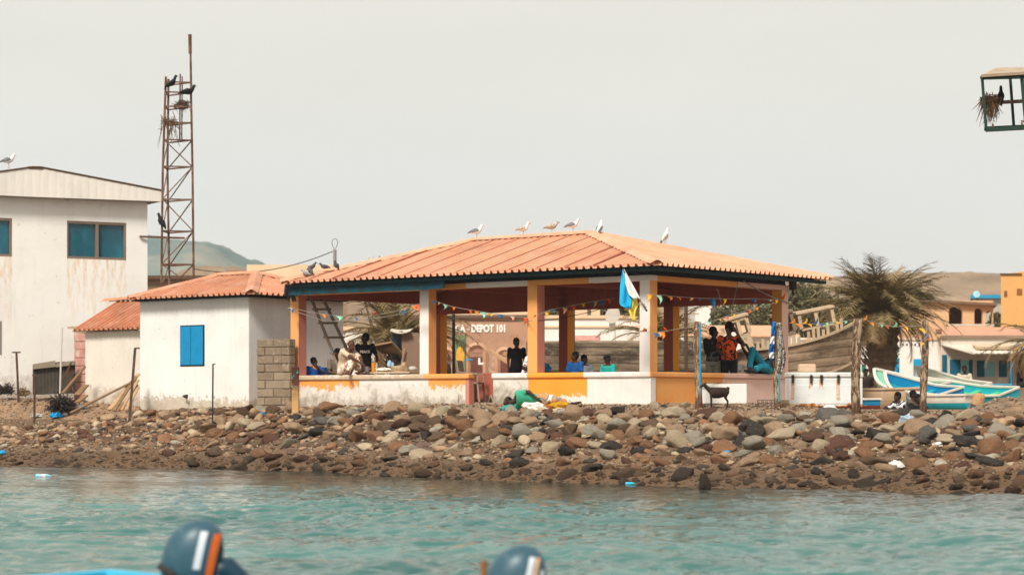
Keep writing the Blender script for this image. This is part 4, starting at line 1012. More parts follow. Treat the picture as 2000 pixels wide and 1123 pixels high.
tree('broad_tree', 'tree right of the orange house with arched windows', 1212, 577, 101, 1.5, 1.7, 26, group=gT)
tree('broad_tree', 'dark tree behind the date palm at its right shoulder', 1786, 562, 110, .9, 1.0, 27, group=gT)
tree('broad_tree', 'pale tree left of the date palm crown', 1648, 572, 96, 1.8, 1.6, 28, group=gT)
tree('broad_tree', 'narrow dark tree beside the orange arcade house', 1950, 590, 112, .6, 1.4, 29, group=gT, n=2600)
for i, (px, pt, lab) in enumerate(((742, 500, 'tips of a bare tree showing above the pavilion roof ridge'),)):
    tree('broad_tree', lab, px, pt, 88, 1.2, .8, 40 + i, M_DRY, n=700, lf=.2, group=gT)

# ------------------------------------------------------------------ beached wooden ship and boats
def hull_pts(L, B, H, bow=.5, sheer=.35, stern=.7, n=22, rows=9, bow_end=1):
    """half sections: x along length (stern 0 .. bow L); returns list of sections of (y,z)"""
    S = []
    for i in range(n + 1):
        t = i / n; w = B / 2 * (stern + (1 - stern) * min(1, t * 2.5)) * (1 - max(0, (t - .55) / .45) ** 2.0) + .015
        top = H + sheer * (max(0, t - .35) / .65) ** 2 + sheer * .15 * (1 - t) ** 2; keel = bow * (max(0, (t - .72)) / .28) ** 2 * H * .9
        row = []
        for j in range(rows + 1):
            u = j / rows; yy = w * (math.sin(u * math.pi / 2) ** .62); zz = keel + (top - keel) * (1 - math.cos(u * math.pi / 2)) ** .85
            row.append((yy, zz))
        S.append((t * L, row))
    return S
def hull_mesh(mb, S, thick=.04, lo=0, hi=None, outward=0):
    rows = len(S[0][1]) - 1; hi = rows if hi is None else hi
    for sg in (-1, 1):
        for off in (0, 1):
            P = [[(x + (0), sg * max(.002, (y + outward - (thick if off else 0))), z + (thick * .6 if off else 0)) for y, z in row[lo:hi + 1]] for x, row in S]
            mb.grid(P, (sg < 0) != bool(off))
        if hi == rows: mb.grid([[(x, sg * (row[-1][0] + outward), row[-1][1]), (x, sg * max(.002, row[-1][0] - thick), row[-1][1] + thick * .6)] for x, row in S])
    x, row = S[0]; pts = [(x, -y - outward, z) for y, z in row[lo:hi + 1]][::-1] + [(x, y + outward, z) for y, z in row[lo:hi + 1]]
    mb.add(pts, [tuple(range(len(pts)))])
def plank_mat(name, c, c2, dark, scale=9):
    s = NT(name); v = s.vec((.6, .6, 1)); wv = s.n('ShaderNodeTexWave'); wv.wave_type = 'BANDS'; wv.bands_direction = 'Z'; wv.inputs['Scale'].default_value = scale * .16; wv.inputs['Distortion'].default_value = 1.6; wv.inputs['Detail'].default_value = 3; wv.inputs['Detail Scale'].default_value = .6
    s.l(v, wv.inputs['Vector']); n = s.noise(2.0, 7, .75, s.vec((.35, .35, 2.2))); n2 = s.noise(1.1, 5, .7, s.vec((.7, 1, 1.6)))
    col = s.ramp(n, [(.3, dark), (.5, c), (.7, c2)]); col = s.mix(s.ramp(wv.outputs['Fac'], [(.04, .75), (.13, 0.0)]), col, dark); col = s.mix(s.ramp(n2, [(.50, 0.0), (.60, .8)]), col, dark); col = s.mix(s.ramp(s.noise(2.6, 6, .8, s.vec((.5, 1, 1.4))), [(.56, 0.0), (.66, .5)]), col, '#b9a58a')
    MATS[name] = s.fin(col, .9, wv.outputs['Fac'], .4, .02, 0, .2); return MATS[name]
M_PLK = plank_mat('weathered_planks', '#8d7760', '#ad9578', '#4d4034'); M_PLK2 = plank_mat('grey_planks', '#80705d', '#a08f78', '#3e352c')
# ship A: long hull lying behind the pavilion
shA = thing('ship_hull', 'long weathered plank hull lying behind the low pavilion wall', 'ship', (X_(1030, 61), 61, .95), R(-2)); m = MB()
hull_mesh(m, hull_pts(X_(1490, 61) - X_(1030, 61), 2.6, Z_(671, 61) - .95, .3, -.05, .8), .08); m.build('hull', M_PLK2, shA)
m = MB(); L_ = X_(1490, 61) - X_(1030, 61); m.box(.1, L_ * .8, -1.1, 1.1, 1.3, 1.36); m.build('deck', mat('dark_deck', '#4a4036'), shA)
# ship B: dhow with raised bow and leaning wheelhouse
d_ = 58.5; shB = thing('wooden_dhow', 'derelict wooden dhow with a leaning broken wheelhouse and high curved bow', 'ship', (X_(1436, d_), d_, .75), R(-4)); shB.rotation_euler.y = R(-7)
L_ = X_(1690, d_) - X_(1436, d_); S = hull_pts(L_, 2.4, 1.9, .16, .45, .8, 26, 12); m = MB(); hull_mesh(m, S, .08); m.build('hull', M_PLK, shB)
for sg in (-1, 1):
    m = MB()
    for (x, row), (x2, row2) in zip(S, S[1:]): m.beam((x, sg * (row[-1][0] + .03), row[-1][1] + .03), (x2, sg * (row2[-1][0] + .03), row2[-1][1] + .03), .08, .06)
    m.build('gunwale', mat('pale_gunwale', '#b39c7e', .9, .2, 4), shB)
    m = MB()
    for (x, row), (x2, row2) in zip(S, S[1:]): m.beam((x, sg * (row[8][0] + .02), row[8][1]), (x2, sg * (row2[8][0] + .02), row2[8][1]), .05, .05)
    m.build('rubbing_strake', mat('pale_gunwale', '#b39c7e'), shB)
for x, row in S[2:-3:1]:
    if random.random() < .75: m = MB(); m.beam((x, -row[-1][0], row[-1][1]), (x + .02, -row[-1][0], row[-1][1] + random.uniform(.12, .34)), .08, .06); m.build('rail_stump', mat('pale_gunwale', '#b39c7e'), shB)
m = MB(); m.box(.1, L_ * .75, -.9, .9, 1.75, 1.8); m.build('deck', mat('dark_deck', '#4a4036'), shB)
def cabin(name, px0, px1, pyb, pyt, tilt, mm, solid_lo=.45, y=-.2, dp=1.2):
    x0 = X_(px0, d_) - shB.location.x; w = X_(px1, d_) - X_(px0, d_); z0 = Z_(pyb, d_) - .75 - x0 * math.tan(R(7)); h = Z_(pyt, d_) - Z_(pyb, d_); c = MB()
    for yy in (y - dp / 2, y + dp / 2):
        c.box(0, w, yy - .03, yy + .03, 0, h * solid_lo)
        for fx in (0, .5, 1): c.beam((w * fx, yy, h * solid_lo), (w * fx, yy, h * .93), .09)
        c.box(0, w, yy - .04, yy + .04, h * .9, h)
    for xx in (.03, w - .03): c.box(xx - .03, xx + .03, y - dp / 2 + .03, y + dp / 2 - .03, 0, h * solid_lo)
    c.box(-.08, w + .08, y - dp / 2 - .08, y + dp / 2 + .08, h, h + .06)
    o = c.build(name, mm, shB); o.location = (x0, 0, z0); o.rotation_euler = (R(3), R(tilt), 0); return o
M_CAB = mat('bleached_board', '#c2a98a', .9, .2, 3, (.30, .22, .15), .4)
cabin('wheelhouse', 1455, 1490, 688, 622, -9, M_CAB, .5)
cabin('deckhouse', 1538, 1572, 660, 616, -8, mat('dark_cabin', '#7b6a57', .9, .3), .2)
cabin('fore_cabin', 1586, 1650, 645, 612, -4, M_CAB, .12, .3)
m = MB(); m.box(0, .55, -1.2, -1.14, .0, .16); o = m.build('white_plank', M_WHF, shB); o.location = (X_(1535, d_) - shB.location.x, 0, Z_(690, d_) - .75); o.rotation_euler.y = R(-6)
m = MB(); m.box(0, .35, -1.25, -1.2, .0, .5); o = m.build('white_plank', M_WHF, shB); o.location = (X_(1443, d_) - shB.location.x, 0, Z_(692, d_) - .75); o.rotation_euler.y = R(-20)
m = MB(); m.beam((X_(1430, d_) - shB.location.x, -.9, Z_(640, d_) - .75), (X_(1452, d_) - shB.location.x, -.9, Z_(690, d_) - .75), .1); m.beam((X_(1432, d_) - shB.location.x, -.9, Z_(648, d_) - .75), (X_(1456, d_) - shB.location.x, -.9, Z_(643, d_) - .75), .1); m.build('broken_frame', M_CAB, shB)

def outboard(parent, loc, rz, tilt, mc, s_=1.0, name='outboard_motor', stripes=False, extra=None):
    r = bpy.data.objects.new(name, None); COL.objects.link(r); r.parent = parent; r.location = loc; r.rotation_euler = (0, tilt, rz); r.scale = (s_,) * 3
    return r
def skiff(label, px, py_b, d, L, rz, H, B, mats, base=None, tilt=0, motor=None, sheer=.4, group='beached fishing boats', stern_rise=0, roll=0, lofi=False):
    """open fishing boat; local +x is the bow"""
    r = thing('fishing_boat', label, 'boat', (X_(px, d), d, Z_(py_b, d) if base is None else base), rz, group); r.rotation_euler = (roll, tilt, rz)
    S = hull_pts(L, B, H, .85, sheer, .78, 20, 9); lo, hi_, gun, ins = mats
    m = MB(); hull_mesh(m, S, .03, 0, 6); m.build('hull', lo, r)
    m = MB(); hull_mesh(m, S, .03, 6, 9, .004); m.build('topsides', hi_, r)
    for sg in (-1, 1):
        m = MB()
        for (x, a), (x2, b) in zip(S, S[1:]): m.beam((x, sg * a[-1][0], a[-1][1] + .02), (x2, sg * b[-1][0], b[-1][1] + .02), .09, .05)
        m.build('gunwale', gun, r)
    m = MB(); m.beam((0, -S[0][1][-1][0], S[0][1][-1][1] + .018), (0, S[0][1][-1][0], S[0][1][-1][1] + .018), .07, .05); m.build('transom_cap', gun, r)
    for t in (.25, .5, .72):
        m = MB(); i = int(t * 20); x, a = S[i]; m.box(x - .1, x + .1, -a[-1][0] + .04, a[-1][0] - .04, a[-1][1] - .16, a[-1][1] - .12); m.build('thwart', ins, r)
    m = MB(); P = [[(x, y, .06 + .35 * max(0, x / L - .7)) for y in (-a[4][0] * .9, a[4][0] * .9)] for x, a in S[:-2]]; m.grid(P); m.build('floor_boards', ins, r, fix=False)
    return r
M_AQ = mat('aqua_paint', '#1fa6b4', .5, .15, 3, (.5, .5, .42), .25); M_MINT = mat('mint_paint', '#9ed6bd', .5, .12, 3, (.55, .5, .4), .3); M_BWH = mat('boat_white', '#dcd3c4', .5, .15, 4, (.45, .36, .26), .3); M_BTAN = mat('boat_tan', '#c3a583', .7, .15, 2, (.62, .5, .38), .4); M_BBL = mat('boat_blue', '#1288b8', .5, .15); M_BGR = mat('boat_green', '#58c08a', .5, .15); M_BIN = mat('boat_inside', '#a99b80', .8, .2)
gB = 1.0
skiff('large tan hulled boat with a faded blue line, nearest the white chest freezer', 1800, 800, 60, 3.4, R(166), .66, 1.3, (M_BTAN, M_BTAN, M_BTAN, M_BIN), 1.08, R(0), sheer=.35)
skiff('mint green boat with its bow beside the palm trunk', 1838, 780, 64, 2.8, R(120), .55, 1.2, (M_MINT, M_MINT, M_BWH, M_MINT), 1.3, R(-3), sheer=.45, roll=-.22)
skiff('aqua and white boat lying diagonally in the middle of the boat group', 1864, 790, 60.5, 2.7, R(120), .46, 1.1, (M_AQ, M_BBL, M_BWH, M_AQ), 1.2, R(-3), sheer=.5, roll=-.25)
skiff('white boat with a turquoise bottom and a tan outboard motor at its stern', 1900, 800, 57, 2.1, R(134), .42, .9, (M_AQ, M_BWH, M_BWH, M_BBL), 1.16, 0, sheer=.12)
skiff('pale boat with weathered cream gunwales in front of the blue counters', 1918, 790, 67, 3.0, R(118), .52, 1.2, (M_BIN, M_BWH, M_BWH, M_MINT), 1.3, R(-5), sheer=.5, roll=-.25)
skiff('long boat with a bright green inside behind the tan outboard motor', 1975, 795, 64, 3.1, R(130), .46, 1.2, (M_BGR, M_AQ, M_BWH, M_BGR), 1.22, R(-2), sheer=.4, roll=-.25)
skiff('brown boat with orange trim below the right blue counter', 1992, 780, 69, 2.4, R(165), .45, 1.1, (M_BTAN, M_BTAN, mat('orange_trim', '#d98a4a', .6), M_BIN), 1.32, 0, sheer=.3)
skiff('small dark red and blue boat behind the white chest freezer', 1716, 800, 58.5, 1.9, R(178), .33, .9, (mat('red_brown_paint', '#8c4a3a', .7, .25), M_BBL, M_BWH, M_BIN), 1.15, 0, sheer=.1)
def far_motor(label, px, py, d, c, tilt, s_=1.0):
    r = thing('outboard_motor', label, 'outboard motor', (X_(px, d), d, Z_(py, d))); r.rotation_euler = (0, tilt, R(10)); r.scale = (s_, s_ * .8, s_ * 1.2)
    m = MB(); m.loft([((0, 0, -.2), (.16, 0, 0), (0, .12, 0)), ((0, 0, -.16), (.2, 0, 0), (0, .15, 0)), ((.0, 0, .04), (.21, 0, 0), (0, .16, 0)), ((-.02, 0, .13), (.19, 0, .03), (0, .15, 0)), ((-.05, 0, .17), (.12, 0, .03), (0, .10, 0))], 16); m.build('cowling', c, r, smooth=True)
    m = MB(); m.loft([((0, 0, -.75), (.03, 0, 0), (0, .03, 0)), ((0, 0, -.6), (.07, 0, 0), (0, .05, 0)), ((0, 0, -.17), (.10, 0, 0), (0, .08, 0))], 10); m.beam((-.18, 0, -.2), (-.22, 0, -.5), .12, .05); m.build('leg', mat('motor_grey', '#5b5754', .5), r, smooth=True)
far_motor('tan cloth covered outboard motor on the turquoise boat', 1911, 780, 56.3, mat('tan_cover', '#bd9268', .85, .35, 3, (.25, .17, .11), .42), R(20), .78)
far_motor('grey tilted outboard motor by the right blue counter', 1975, 772, 65, mat('grey_cowling', '#a59c90', .4), R(-50), .9)
# ------------------------------------------------------------------ stones of the bank
STC = {'tan': ('#9a7d62', '#b79a7b'), 'orange-brown': ('#7d5a40', '#9b7252'), 'dark grey': ('#37322d', '#4d463f'), 'pale grey': ('#93897a', '#b3a893'), 'reddish-brown': ('#573c30', '#6e4c3c'), 'brown': ('#5c4838', '#786048'), 'cream': ('#ab987d', '#c7b394'), 'blue-grey': ('#5a5750', '#77736a')}
def stone_mat(name, c):
    s = NT(name); a, b_ = c; n = s.noise(3, 6, .7); n2 = s.noise(14, 5, .7); z = s.z('Object')
    g_ = s.n('ShaderNodeNewGeometry'); q = s.n('ShaderNodeSeparateXYZ'); s.l(g_.outputs['Position'], q.inputs[0])
    inf = s.n('ShaderNodeObjectInfo'); col = s.mix(s.math('MULTIPLY', inf.outputs['Random'], .35), s.ramp(n, [(.3, a), (.7, b_)]), tuple(x * .75 for x in lin(a)))
    col = s.mix(s.ramp(n2, [(.5, 0.0), (.68, .6)]), col, tuple(x * .4 for x in lin(a))); col = s.mix(s.ramp(s.noise(7, 7, .8), [(.56, 0.0), (.66, .55)]), col, tuple(min(1, x * 1.6) for x in lin(b_)))
    col = s.mix(s.ramp(s.noise(5, 4, .6), [(.6, 0.0), (.7, .4)]), col, '#b09a7c')
    wet = s.math('SUBTRACT', s.math('ADD', q.outputs['Z'], s.math('MULTIPLY', n, .3)), .34)      # weed and damp up to the tide mark
    col = s.mix(s.ramp(wet, [(0.0, .7), (.22, 0.0)]), col, '#3a2d20')
    return s.fin(col, .85, n2, .9, .05, 0, .25)
SM = {k: stone_mat('stone_' + k.replace('-', '_').replace(' ', '_'), v) for k, v in STC.items()}
def stone_mesh(seed, sub=3, facets=9):
    random.seed(seed); b = bmesh.new(); bmesh.ops.create_icosphere(b, subdivisions=sub, radius=1)
    pl = [(Vector((random.gauss(0, 1), random.gauss(0, 1), random.gauss(0, 1))).normalized(), random.uniform(.44, .80)) for _ in range(facets + 3)]
    for v in b.verts:
        for n, d in pl:
            k = v.co.dot(n)
            if k > d: v.co -= n * (k - d) * .97
        v.co *= 1 + noise.noise(v.co * 2.2 + Vector((seed, 0, 0))) * .16 + noise.noise(v.co * 5 + Vector((0, seed, 0))) * .05
    me = bpy.data.meshes.new('stone'); b.to_mesh(me); b.free(); me.polygons.foreach_set('use_smooth', [True] * len(me.polygons)); return me
variants = [stone_mesh(100 + i, 3, 6 + i % 5) for i in range(10)]
vm_ = {}
def stone_data(i, c):
    if (i, c) not in vm_: me = variants[i].copy(); me.materials.clear(); me.materials.append(SM[c]); vm_[(i, c)] = me
    return vm_[(i, c)]
random.seed(31); cand = []; cells = {}
def free(x, y, r):
    cx, cy = int(x // .5), int(y // .5)
    for i in range(cx - 1, cx + 2):
        for j in range(cy - 1, cy + 2):
            for (u, v_, q) in cells.get((i, j), ()):
                if (u - x) ** 2 + ((v_ - y) * .8) ** 2 < ((q + r) * (.68 if y > interp(x, WATERLINE) * .5 + interp(x, CREST) * .5 else .82)) ** 2: return False
    return True
for rnd, (smin, smax, tries) in enumerate(((.165, .25, 2200), (.105, .165, 9500), (.05, .10, 22000))):
    for _ in range(tries):
        x = random.uniform(-15.5, 13); yw, yc = interp(x, WATERLINE), interp(x, CREST); t = random.uniform(-.03, 1.03); y = yw + (yc - yw) * t
        r = random.uniform(smin, smax) * (.72 if x < -7 else 1.0)
        dens = interp(t, [(-.05, .14), (.1, .16), (.3, .24), (.40, .45), (.5, .9), (.95, 1.0), (1.04, .35), (1.1, .1)]) * interp(x, [(-13, .12), (-9.5, .38), (-6, .8), (-3, 1), (13, 1)])
        dens *= interp(noise.noise(Vector((x * .5, y * .7, 9))), [(-.3, .55), (0, .9), (.2, 1)])
        if rnd == 2: dens *= .8
        if random.random() > dens or not free(x, y, r): continue
        cells.setdefault((int(x // .5), int(y // .5)), []).append((x, y, r)); cand.append((x, y, r, t))
def stone_colour(t, x):
    if t < .28: ws = [('brown', 3), ('dark grey', 3), ('orange-brown', 2.2), ('reddish-brown', 1.5), ('tan', 1)]
    elif t < .55: ws = [('brown', 2), ('tan', 3), ('orange-brown', 2.4), ('dark grey', 1.5), ('cream', 1), ('reddish-brown', 1.3), ('pale grey', .8)]
    else: ws = [('tan', 3.6), ('brown', 1.4), ('orange-brown', 1.7), ('pale grey', 2), ('cream', 2.2), ('reddish-brown', 1.3), ('dark grey', 1.7), ('blue-grey', .7)]
    if x < -5: ws = [(c, w_ * (.35 if c in ('pale grey', 'blue-grey', 'dark grey', 'cream') else 1)) for c, w_ in ws]
    k = random.uniform(0, sum(w_ for _, w_ in ws))
    for c, w_ in ws:
        k -= w_
        if k <= 0: return c
    return ws[0][0]
cand.sort(key=lambda c: -(c[2] / c[1] if abs(X_(1000, 1) + c[0] / c[1]) < .245 else 0))
N_IND = 296
rest = {k: MB() for k in STC}; ntop = 0
low = [stone_mesh(300 + i, 2, 7) for i in range(6)]
rest_all = MB(); keys = list(STC)
lowd = [([v.co.copy() for v in me.vertices], [tuple(p.vertices) for p in me.polygons]) for me in low]
for n_, (x, y, r, t) in enumerate(cand):
    c = stone_colour(t, x); fl = random.uniform(.5, .82); sx = random.uniform(1.05, 1.5); sy = random.uniform(.9, 1.2)
    z = ground_z(x, y) + r * fl * (random.uniform(-.25, .2) if t < .5 else random.uniform(-.1, .55)); rot = (random.gauss(0, .3), random.gauss(0, .25), random.uniform(0, 6.28))
    if n_ < N_IND:
        o = bpy.data.objects.new('stone', stone_data(random.randrange(10), c)); COL.objects.link(o); o.location = (x, y, z); o.rotation_euler = rot; o.scale = (r * sx, r * sy, r * fl)
        wh = 'the lower' if t < .35 else ('the middle of the' if t < .7 else 'the upper'); wd = 'large' if r > .19 else ('middle-sized' if r > .14 else 'small')
        reg = 'right of the goat' if x > 3.9 else ('below the pavilion' if x > -5 else 'below the small house')
        ox = 'left' if x < -5 else 'right'
        tag(o, f"{wd} {c} stone on {wh} bank {reg}", 'stone', 'stones of the sloping bank')
    else:
        M = Matrix.LocRotScale(Vector((x, y, z)), __import__('mathutils').Euler(rot), Vector((r * sx, r * sy, r * fl))); vs, fs = random.choice(lowd)
        rest_all.add([M @ v for v in vs], fs, keys.index(c))
o = rest_all.build('rubble', [SM[k] for k in keys], smooth=True, fix=False); tag(o, kind='stuff')
# pebbles and grit
random.seed(5); pb = MB(); oct_v = [(1, 0, 0), (-1, 0, 0), (0, 1, 0), (0, -1, 0), (0, 0, 1), (0, 0, -.5)]; oct_f = [(0, 2, 4), (2, 1, 4), (1, 3, 4), (3, 0, 4), (2, 0, 5), (1, 2, 5), (3, 1, 5), (0, 3, 5)]
for _ in range(26000):
    x = random.uniform(-15.5, 13); yw, yc = interp(x, WATERLINE), interp(x, CREST); t = random.random() ** .9 * 1.75 - .03; y = yw + (yc - yw) * t
    if t > 1 and random.random() < .35: continue
    r = random.uniform(.012, .038) * (1.4 if random.random() < .08 else 1); z = ground_z(x, y) + r * .1; a = random.uniform(0, 3.14); ca, sa = math.cos(a) * r * 1.3, math.sin(a) * r
    pb.add([(x + u * ca - v * sa, y + u * sa + v * ca, z + w_ * r * .8) for u, v, w_ in oct_v], oct_f, random.choice((0, 0, 0, 5, 5, 5, 5, 2, 3, 6)))
o = pb.build('gravel', [SM[k] for k in keys], smooth=True, fix=False); tag(o, kind='stuff')
def G(px, d): x = X_(px, d); return Vector((x, d, ground_z(x, d)))
def own_stone(label, px, py, d, r, c, seed, sc=(1.2, 1, .7), name='stone', group=None):
    me = stone_mesh(seed, 3, 7); me.materials.append(SM[c]); o = bpy.data.objects.new(name, me); COL.objects.link(o); o.location = at(px, py, d); o.scale = tuple(r * k for k in sc); o.rotation_euler = (.1, .1, seed); return tag(o, label, 'stone', group)
own_stone('pointed wet dark stone standing at the waterline', 1376, 944, 35.6, .13, 'dark grey', 501, (.9, .8, 1.5))
own_stone('broad rust-coloured boulder with ridges at the top of the right bank', 1826, 832, 40.0, .30, 'reddish-brown', 502, (1.3, 1, .75))
own_stone('pale squarish stone at the foot of the pavilion corner', 1278, 794, 43.9, .13, 'cream', 503, (1, 1, .8))
for i, (px, py, r, c) in enumerate(((1318, 795, .17, 'tan'), (1338, 793, .13, 'cream'), (1350, 797, .14, 'tan'), (1308, 799, .11, 'brown'), (1301, 797, .13, 'dark grey'))):
    own_stone(f"{['wide tan rubble lump', 'small cream rubble lump', 'round tan rubble lump', 'low brown rubble lump', 'little dark rubble lump'][i]} in the heap beside the first wooden post", px, py, 43.6 + i * .12, r, c, 510 + i)
# boulder lip under the right quay
# ------------------------------------------------------------------ posts
M_WOODP = None
def wood_post_mat(name, c, c2, dark, stripe=None):
    s = NT(name); n = s.noise(2, 7, .75, s.vec((4, 4, .6))); n2 = s.noise(9, 6, .75, s.vec((1.3, 1.3, .45)), .6); z = s.z()
    col = s.ramp(n, [(.3, c2), (.6, c)]); col = s.mix(s.ramp(n2, [(.47, 0.0), (.52, .9)]), col, dark)
    lo = s.math('SUBTRACT', s.math('ADD', n2, .05), s.math('MULTIPLY', z, .9)); col = s.mix(s.ramp(lo, [(.2, 0.0), (.4, .85)]), col, dark)
    MATS[name] = s.fin(col, .9, n2, .8, .02, 0, .2); return MATS[name]
WPM = [wood_post_mat('post_wood', '#b9a58b', '#8f7a62', '#5a3d28'), wood_post_mat('post_wood_peeling', '#b59f84', '#937d63', '#4c3426')]
def stripe_mat(name, c):
    if name in MATS: return MATS[name]
    s = NT(name); n2 = s.noise(6, 6, .8); col = s.mix(s.ramp(n2, [(.6, 0.0), (.66, 1.0)]), c, '#c9c0ae'); MATS[name] = s.fin(col, .7, n2, .3, .01); return MATS[name]
def wood_post(label, px, pyt, pyb, d, wpx, mi, seed, lean=0, stripe=None, group='weathered wooden posts along the quay'):
    random.seed(seed); zb = Z_(pyb, d); H = Z_(pyt, d) - zb; rr = wpx / F * d / 2; x = X_(px, d); r = thing('wooden_post', label, 'post', (x, d, zb - .0), 0, group)
    m = MB(); pts = []; rs = []
    for i in range(16):
        t = i / 15; pts.append((lean * t + .02 * math.sin(t * 5 + seed), 0, -.15 + (H + .15) * t)); rs.append(rr * random.uniform(.93, 1.07) * (1.12 if t < .08 else 1))
    m.tube(pts, rs, 14); m.build('post_shaft', WPM[mi], r, smooth=True)
    if stripe:
        a, b_, sx, col = stripe; m = MB(); z0, z1 = Z_(a, d) - zb, Z_(b_, d) - zb
        n = 12; m.grid([[((sx * rr) + dx * rr + lean * ((z0 + (z1 - z0) * i / n) / H), -math.sqrt(max(.05, 1.0 - (sx + dx) ** 2)) * rr * 1.07 - .004, z0 + (z1 - z0) * i / n) for dx in (-.28, 0, .22)] for i in range(n + 1)])
        o = m.build('paint_stripe', stripe_mat('stripe_' + col.strip('#'), col), r, fix=False); sd = o.modifiers.new('thick', 'SOLIDIFY'); sd.thickness = .006
    return r
wood_post('grey wooden post with a blue painted stripe beside the goat', 1363, 628, 796, 43.2, 14, 0, 1, 0, (768, 632, .62, '#1aa3d6'))
p2_ = wood_post('wooden post draped with towels before the pink column', 1518, 630, 800, 42.6, 12.5, 0, 2, 0, (784, 636, .6, '#27b4c4'))
wood_post('thick cracked wooden post in front of the white chest freezer', 1673, 622, 808, 41.2, 18, 1, 3)
wood_post('dark mottled wooden post with bunting wound round it, before the boats', 1805, 625, 803, 41.6, 14, 1, 4)
def iron_post(label, px, pyt, pyb, d, w, m_, lean=0, top=None, sq=False, name='iron_post', cat='post', group=None):
    zb = Z_(pyb, d); H = Z_(pyt, d) - zb; r = thing(name, label, cat, (X_(px, d), d, zb), 0, group); ww = w / F * d; m = MB()
    L_ = lean / F * d
    if sq: m.beam((0, 0, -.2), (L_, 0, H), ww, ww)
    else: m.tube([(0, 0, -.2), (L_ * .5, 0, H * .5), (L_, 0, H)], ww / 2, 8)
    m.build('pole', m_, r)
    if top:
        m = MB(); a, b_ = top; m.beam((L_ + a / F * d, 0, H), (L_ + b_ / F * d, 0, H), ww * .9, ww * .6); m.build('top_bar', m_, r)
    return r
M_RI = metal_paint('rust_iron', '#4a3a30', '#7a4a2a', .45, 6); M_DI = metal_paint('dark_iron_post', '#2d2825', '#4c3628', .4, 5); M_RG = metal_paint('rusty_green_pipe', '#5b4034', '#3f6b58', .42, 1.2)
iron_post('rusty T-shaped iron post in front of the white building', 36, 688, 771, 57.4, 4.5, M_RI, -4, (-8, 8))
iron_post('dark rusty post standing in litter before the scrap sheet panel', 67, 733, 811, 54.5, 4.5, M_RI, 1, (-5, 5))
iron_post('bent rusty angle-iron post leaning by the plank pile', 251, 680, 826, 52.0, 4.5, M_RI, 13, (-1, 9), True)
iron_post('thin dark iron rod with a hooked top before the shuttered house', 415, 711, 829, 49.6, 3, M_DI, 1, (-1, 5))
iron_post('tall pale plastic pipe standing by the dark scrub', 117, 640, 767, 57.0, 3.6, mat('white_pipe', '#c9c5bd', .5), 4)
iron_post('slim dark pole behind the pavilion opening', 886, 614, 726, 56.0, 6, metal_paint('dark_green_pole', '#4a4034', '#2e3a34', .4, 2))
iron_post('green and rust pipe standing behind the seated men', 1120, 594, 722, 56.0, 6, M_RG)
iron_post('capped rusty pipe behind the right bay of the pavilion', 1340, 584, 724, 54.5, 7, M_RG, 0, (-7, 7))
# painted flat iron stake at the left pavilion corner
d_ = 48.6; zb = Z_(812, d_); r = thing('painted_stake', 'flat rusty stake with flaking orange and turquoise paint at the left pavilion corner', 'post', (X_(577, d_), d_, zb)); ww = 14 / F * d_
s = NT('stake_paint'); n = s.noise(5, 7, .75); z = s.z(); q = s.math('ADD', s.math('MULTIPLY', n, .9), s.math('MULTIPLY', z, .55))
col = s.ramp(q, [(.58, '#c59a66'), (.75, '#a98355'), (.85, '#5e3a28'), (1.0, '#4a2c20')]); col = s.mix(s.ramp(s.noise(9, 3, .6), [(.62, 0.0), (.66, 1.0)]), col, '#25b0b4'); M_STK = s.fin(col, .8, n, .6, .01)
m = MB(); m.box(-ww / 2, ww / 2, -.03, .03, -.2, Z_(717, d_) - zb); m.box(ww / 2 - .012, ww / 2, -.1, -.031, -.2, Z_(717, d_) - zb); m.build('stake', M_STK, r, bevel=.008)

# ------------------------------------------------------------------ flag
M_FB = mat('flag_blue', '#1fb0e0', .8, .08); M_FW = mat('flag_white', '#e8e6df', .8, .08); M_FY = mat('flag_yellow', '#ecd056', .8, .08)
fd = 43.9; fl = thing('flag', 'blue, white and yellow flag hanging from a short stick on the corner column', 'flag', (X_(1262, 44.6), 44.6, Z_(606, 44.6)))
o0 = Vector(fl.location); m = MB(); m.tube([at(1263, 607, 44.5) - o0, at(1240, 570, 44.05) - o0, at(1217, 526, 43.6) - o0], [.022, .018, .012], 6); m.build('stick', mat('reddish_stick', '#8a4a38', .7), fl)
m = MB(); random.seed(3)
for i in range(7): m.tube([at(1250 + random.uniform(-4, 4), 590 + random.uniform(-6, 6), 44.2) - o0, at(1255 + random.uniform(-5, 8), 598 + random.uniform(-6, 8), 44.25) - o0, at(1258 + random.uniform(-6, 6), 600 + random.uniform(-6, 6), 44.4) - o0], .006, 4)
m.build('cord', mat('white_cord', '#ddd8cc'), fl)
def cloth_grid(mb, rows, d, o, wav=.05, n=16, k=9):
    """rows: [(py, px_left, px_right)] outline; gentle folds in depth"""
    P = []
    for i in range(n + 1):
        t = i / n; py = rows[0][0] + (rows[-1][0] - rows[0][0]) * t; a = interp(py, [(r_[0], r_[1]) for r_ in rows]); b_ = interp(py, [(r_[0], r_[2]) for r_ in rows]); row = []
        for j in range(k + 1):
            u = j / k; px = a + (b_ - a) * u; row.append(at(px, py, d + wav * math.sin(u * 6 + t * 5) + wav * .5 * math.sin(u * 13)) - o)
        P.append(row)
    mb.grid(P)
def thick(o, t=.006): m_ = o.modifiers.new('thick', 'SOLIDIFY'); m_.thickness = t; m_.offset = 0; return o
m = MB(); cloth_grid(m, [(527, 1216, 1219), (560, 1211, 1229), (585, 1210, 1234), (596, 1210, 1233), (602, 1224, 1232)], 43.72, o0, .035); thick(m.build('blue_band', M_FB, fl, smooth=True, fix=False))
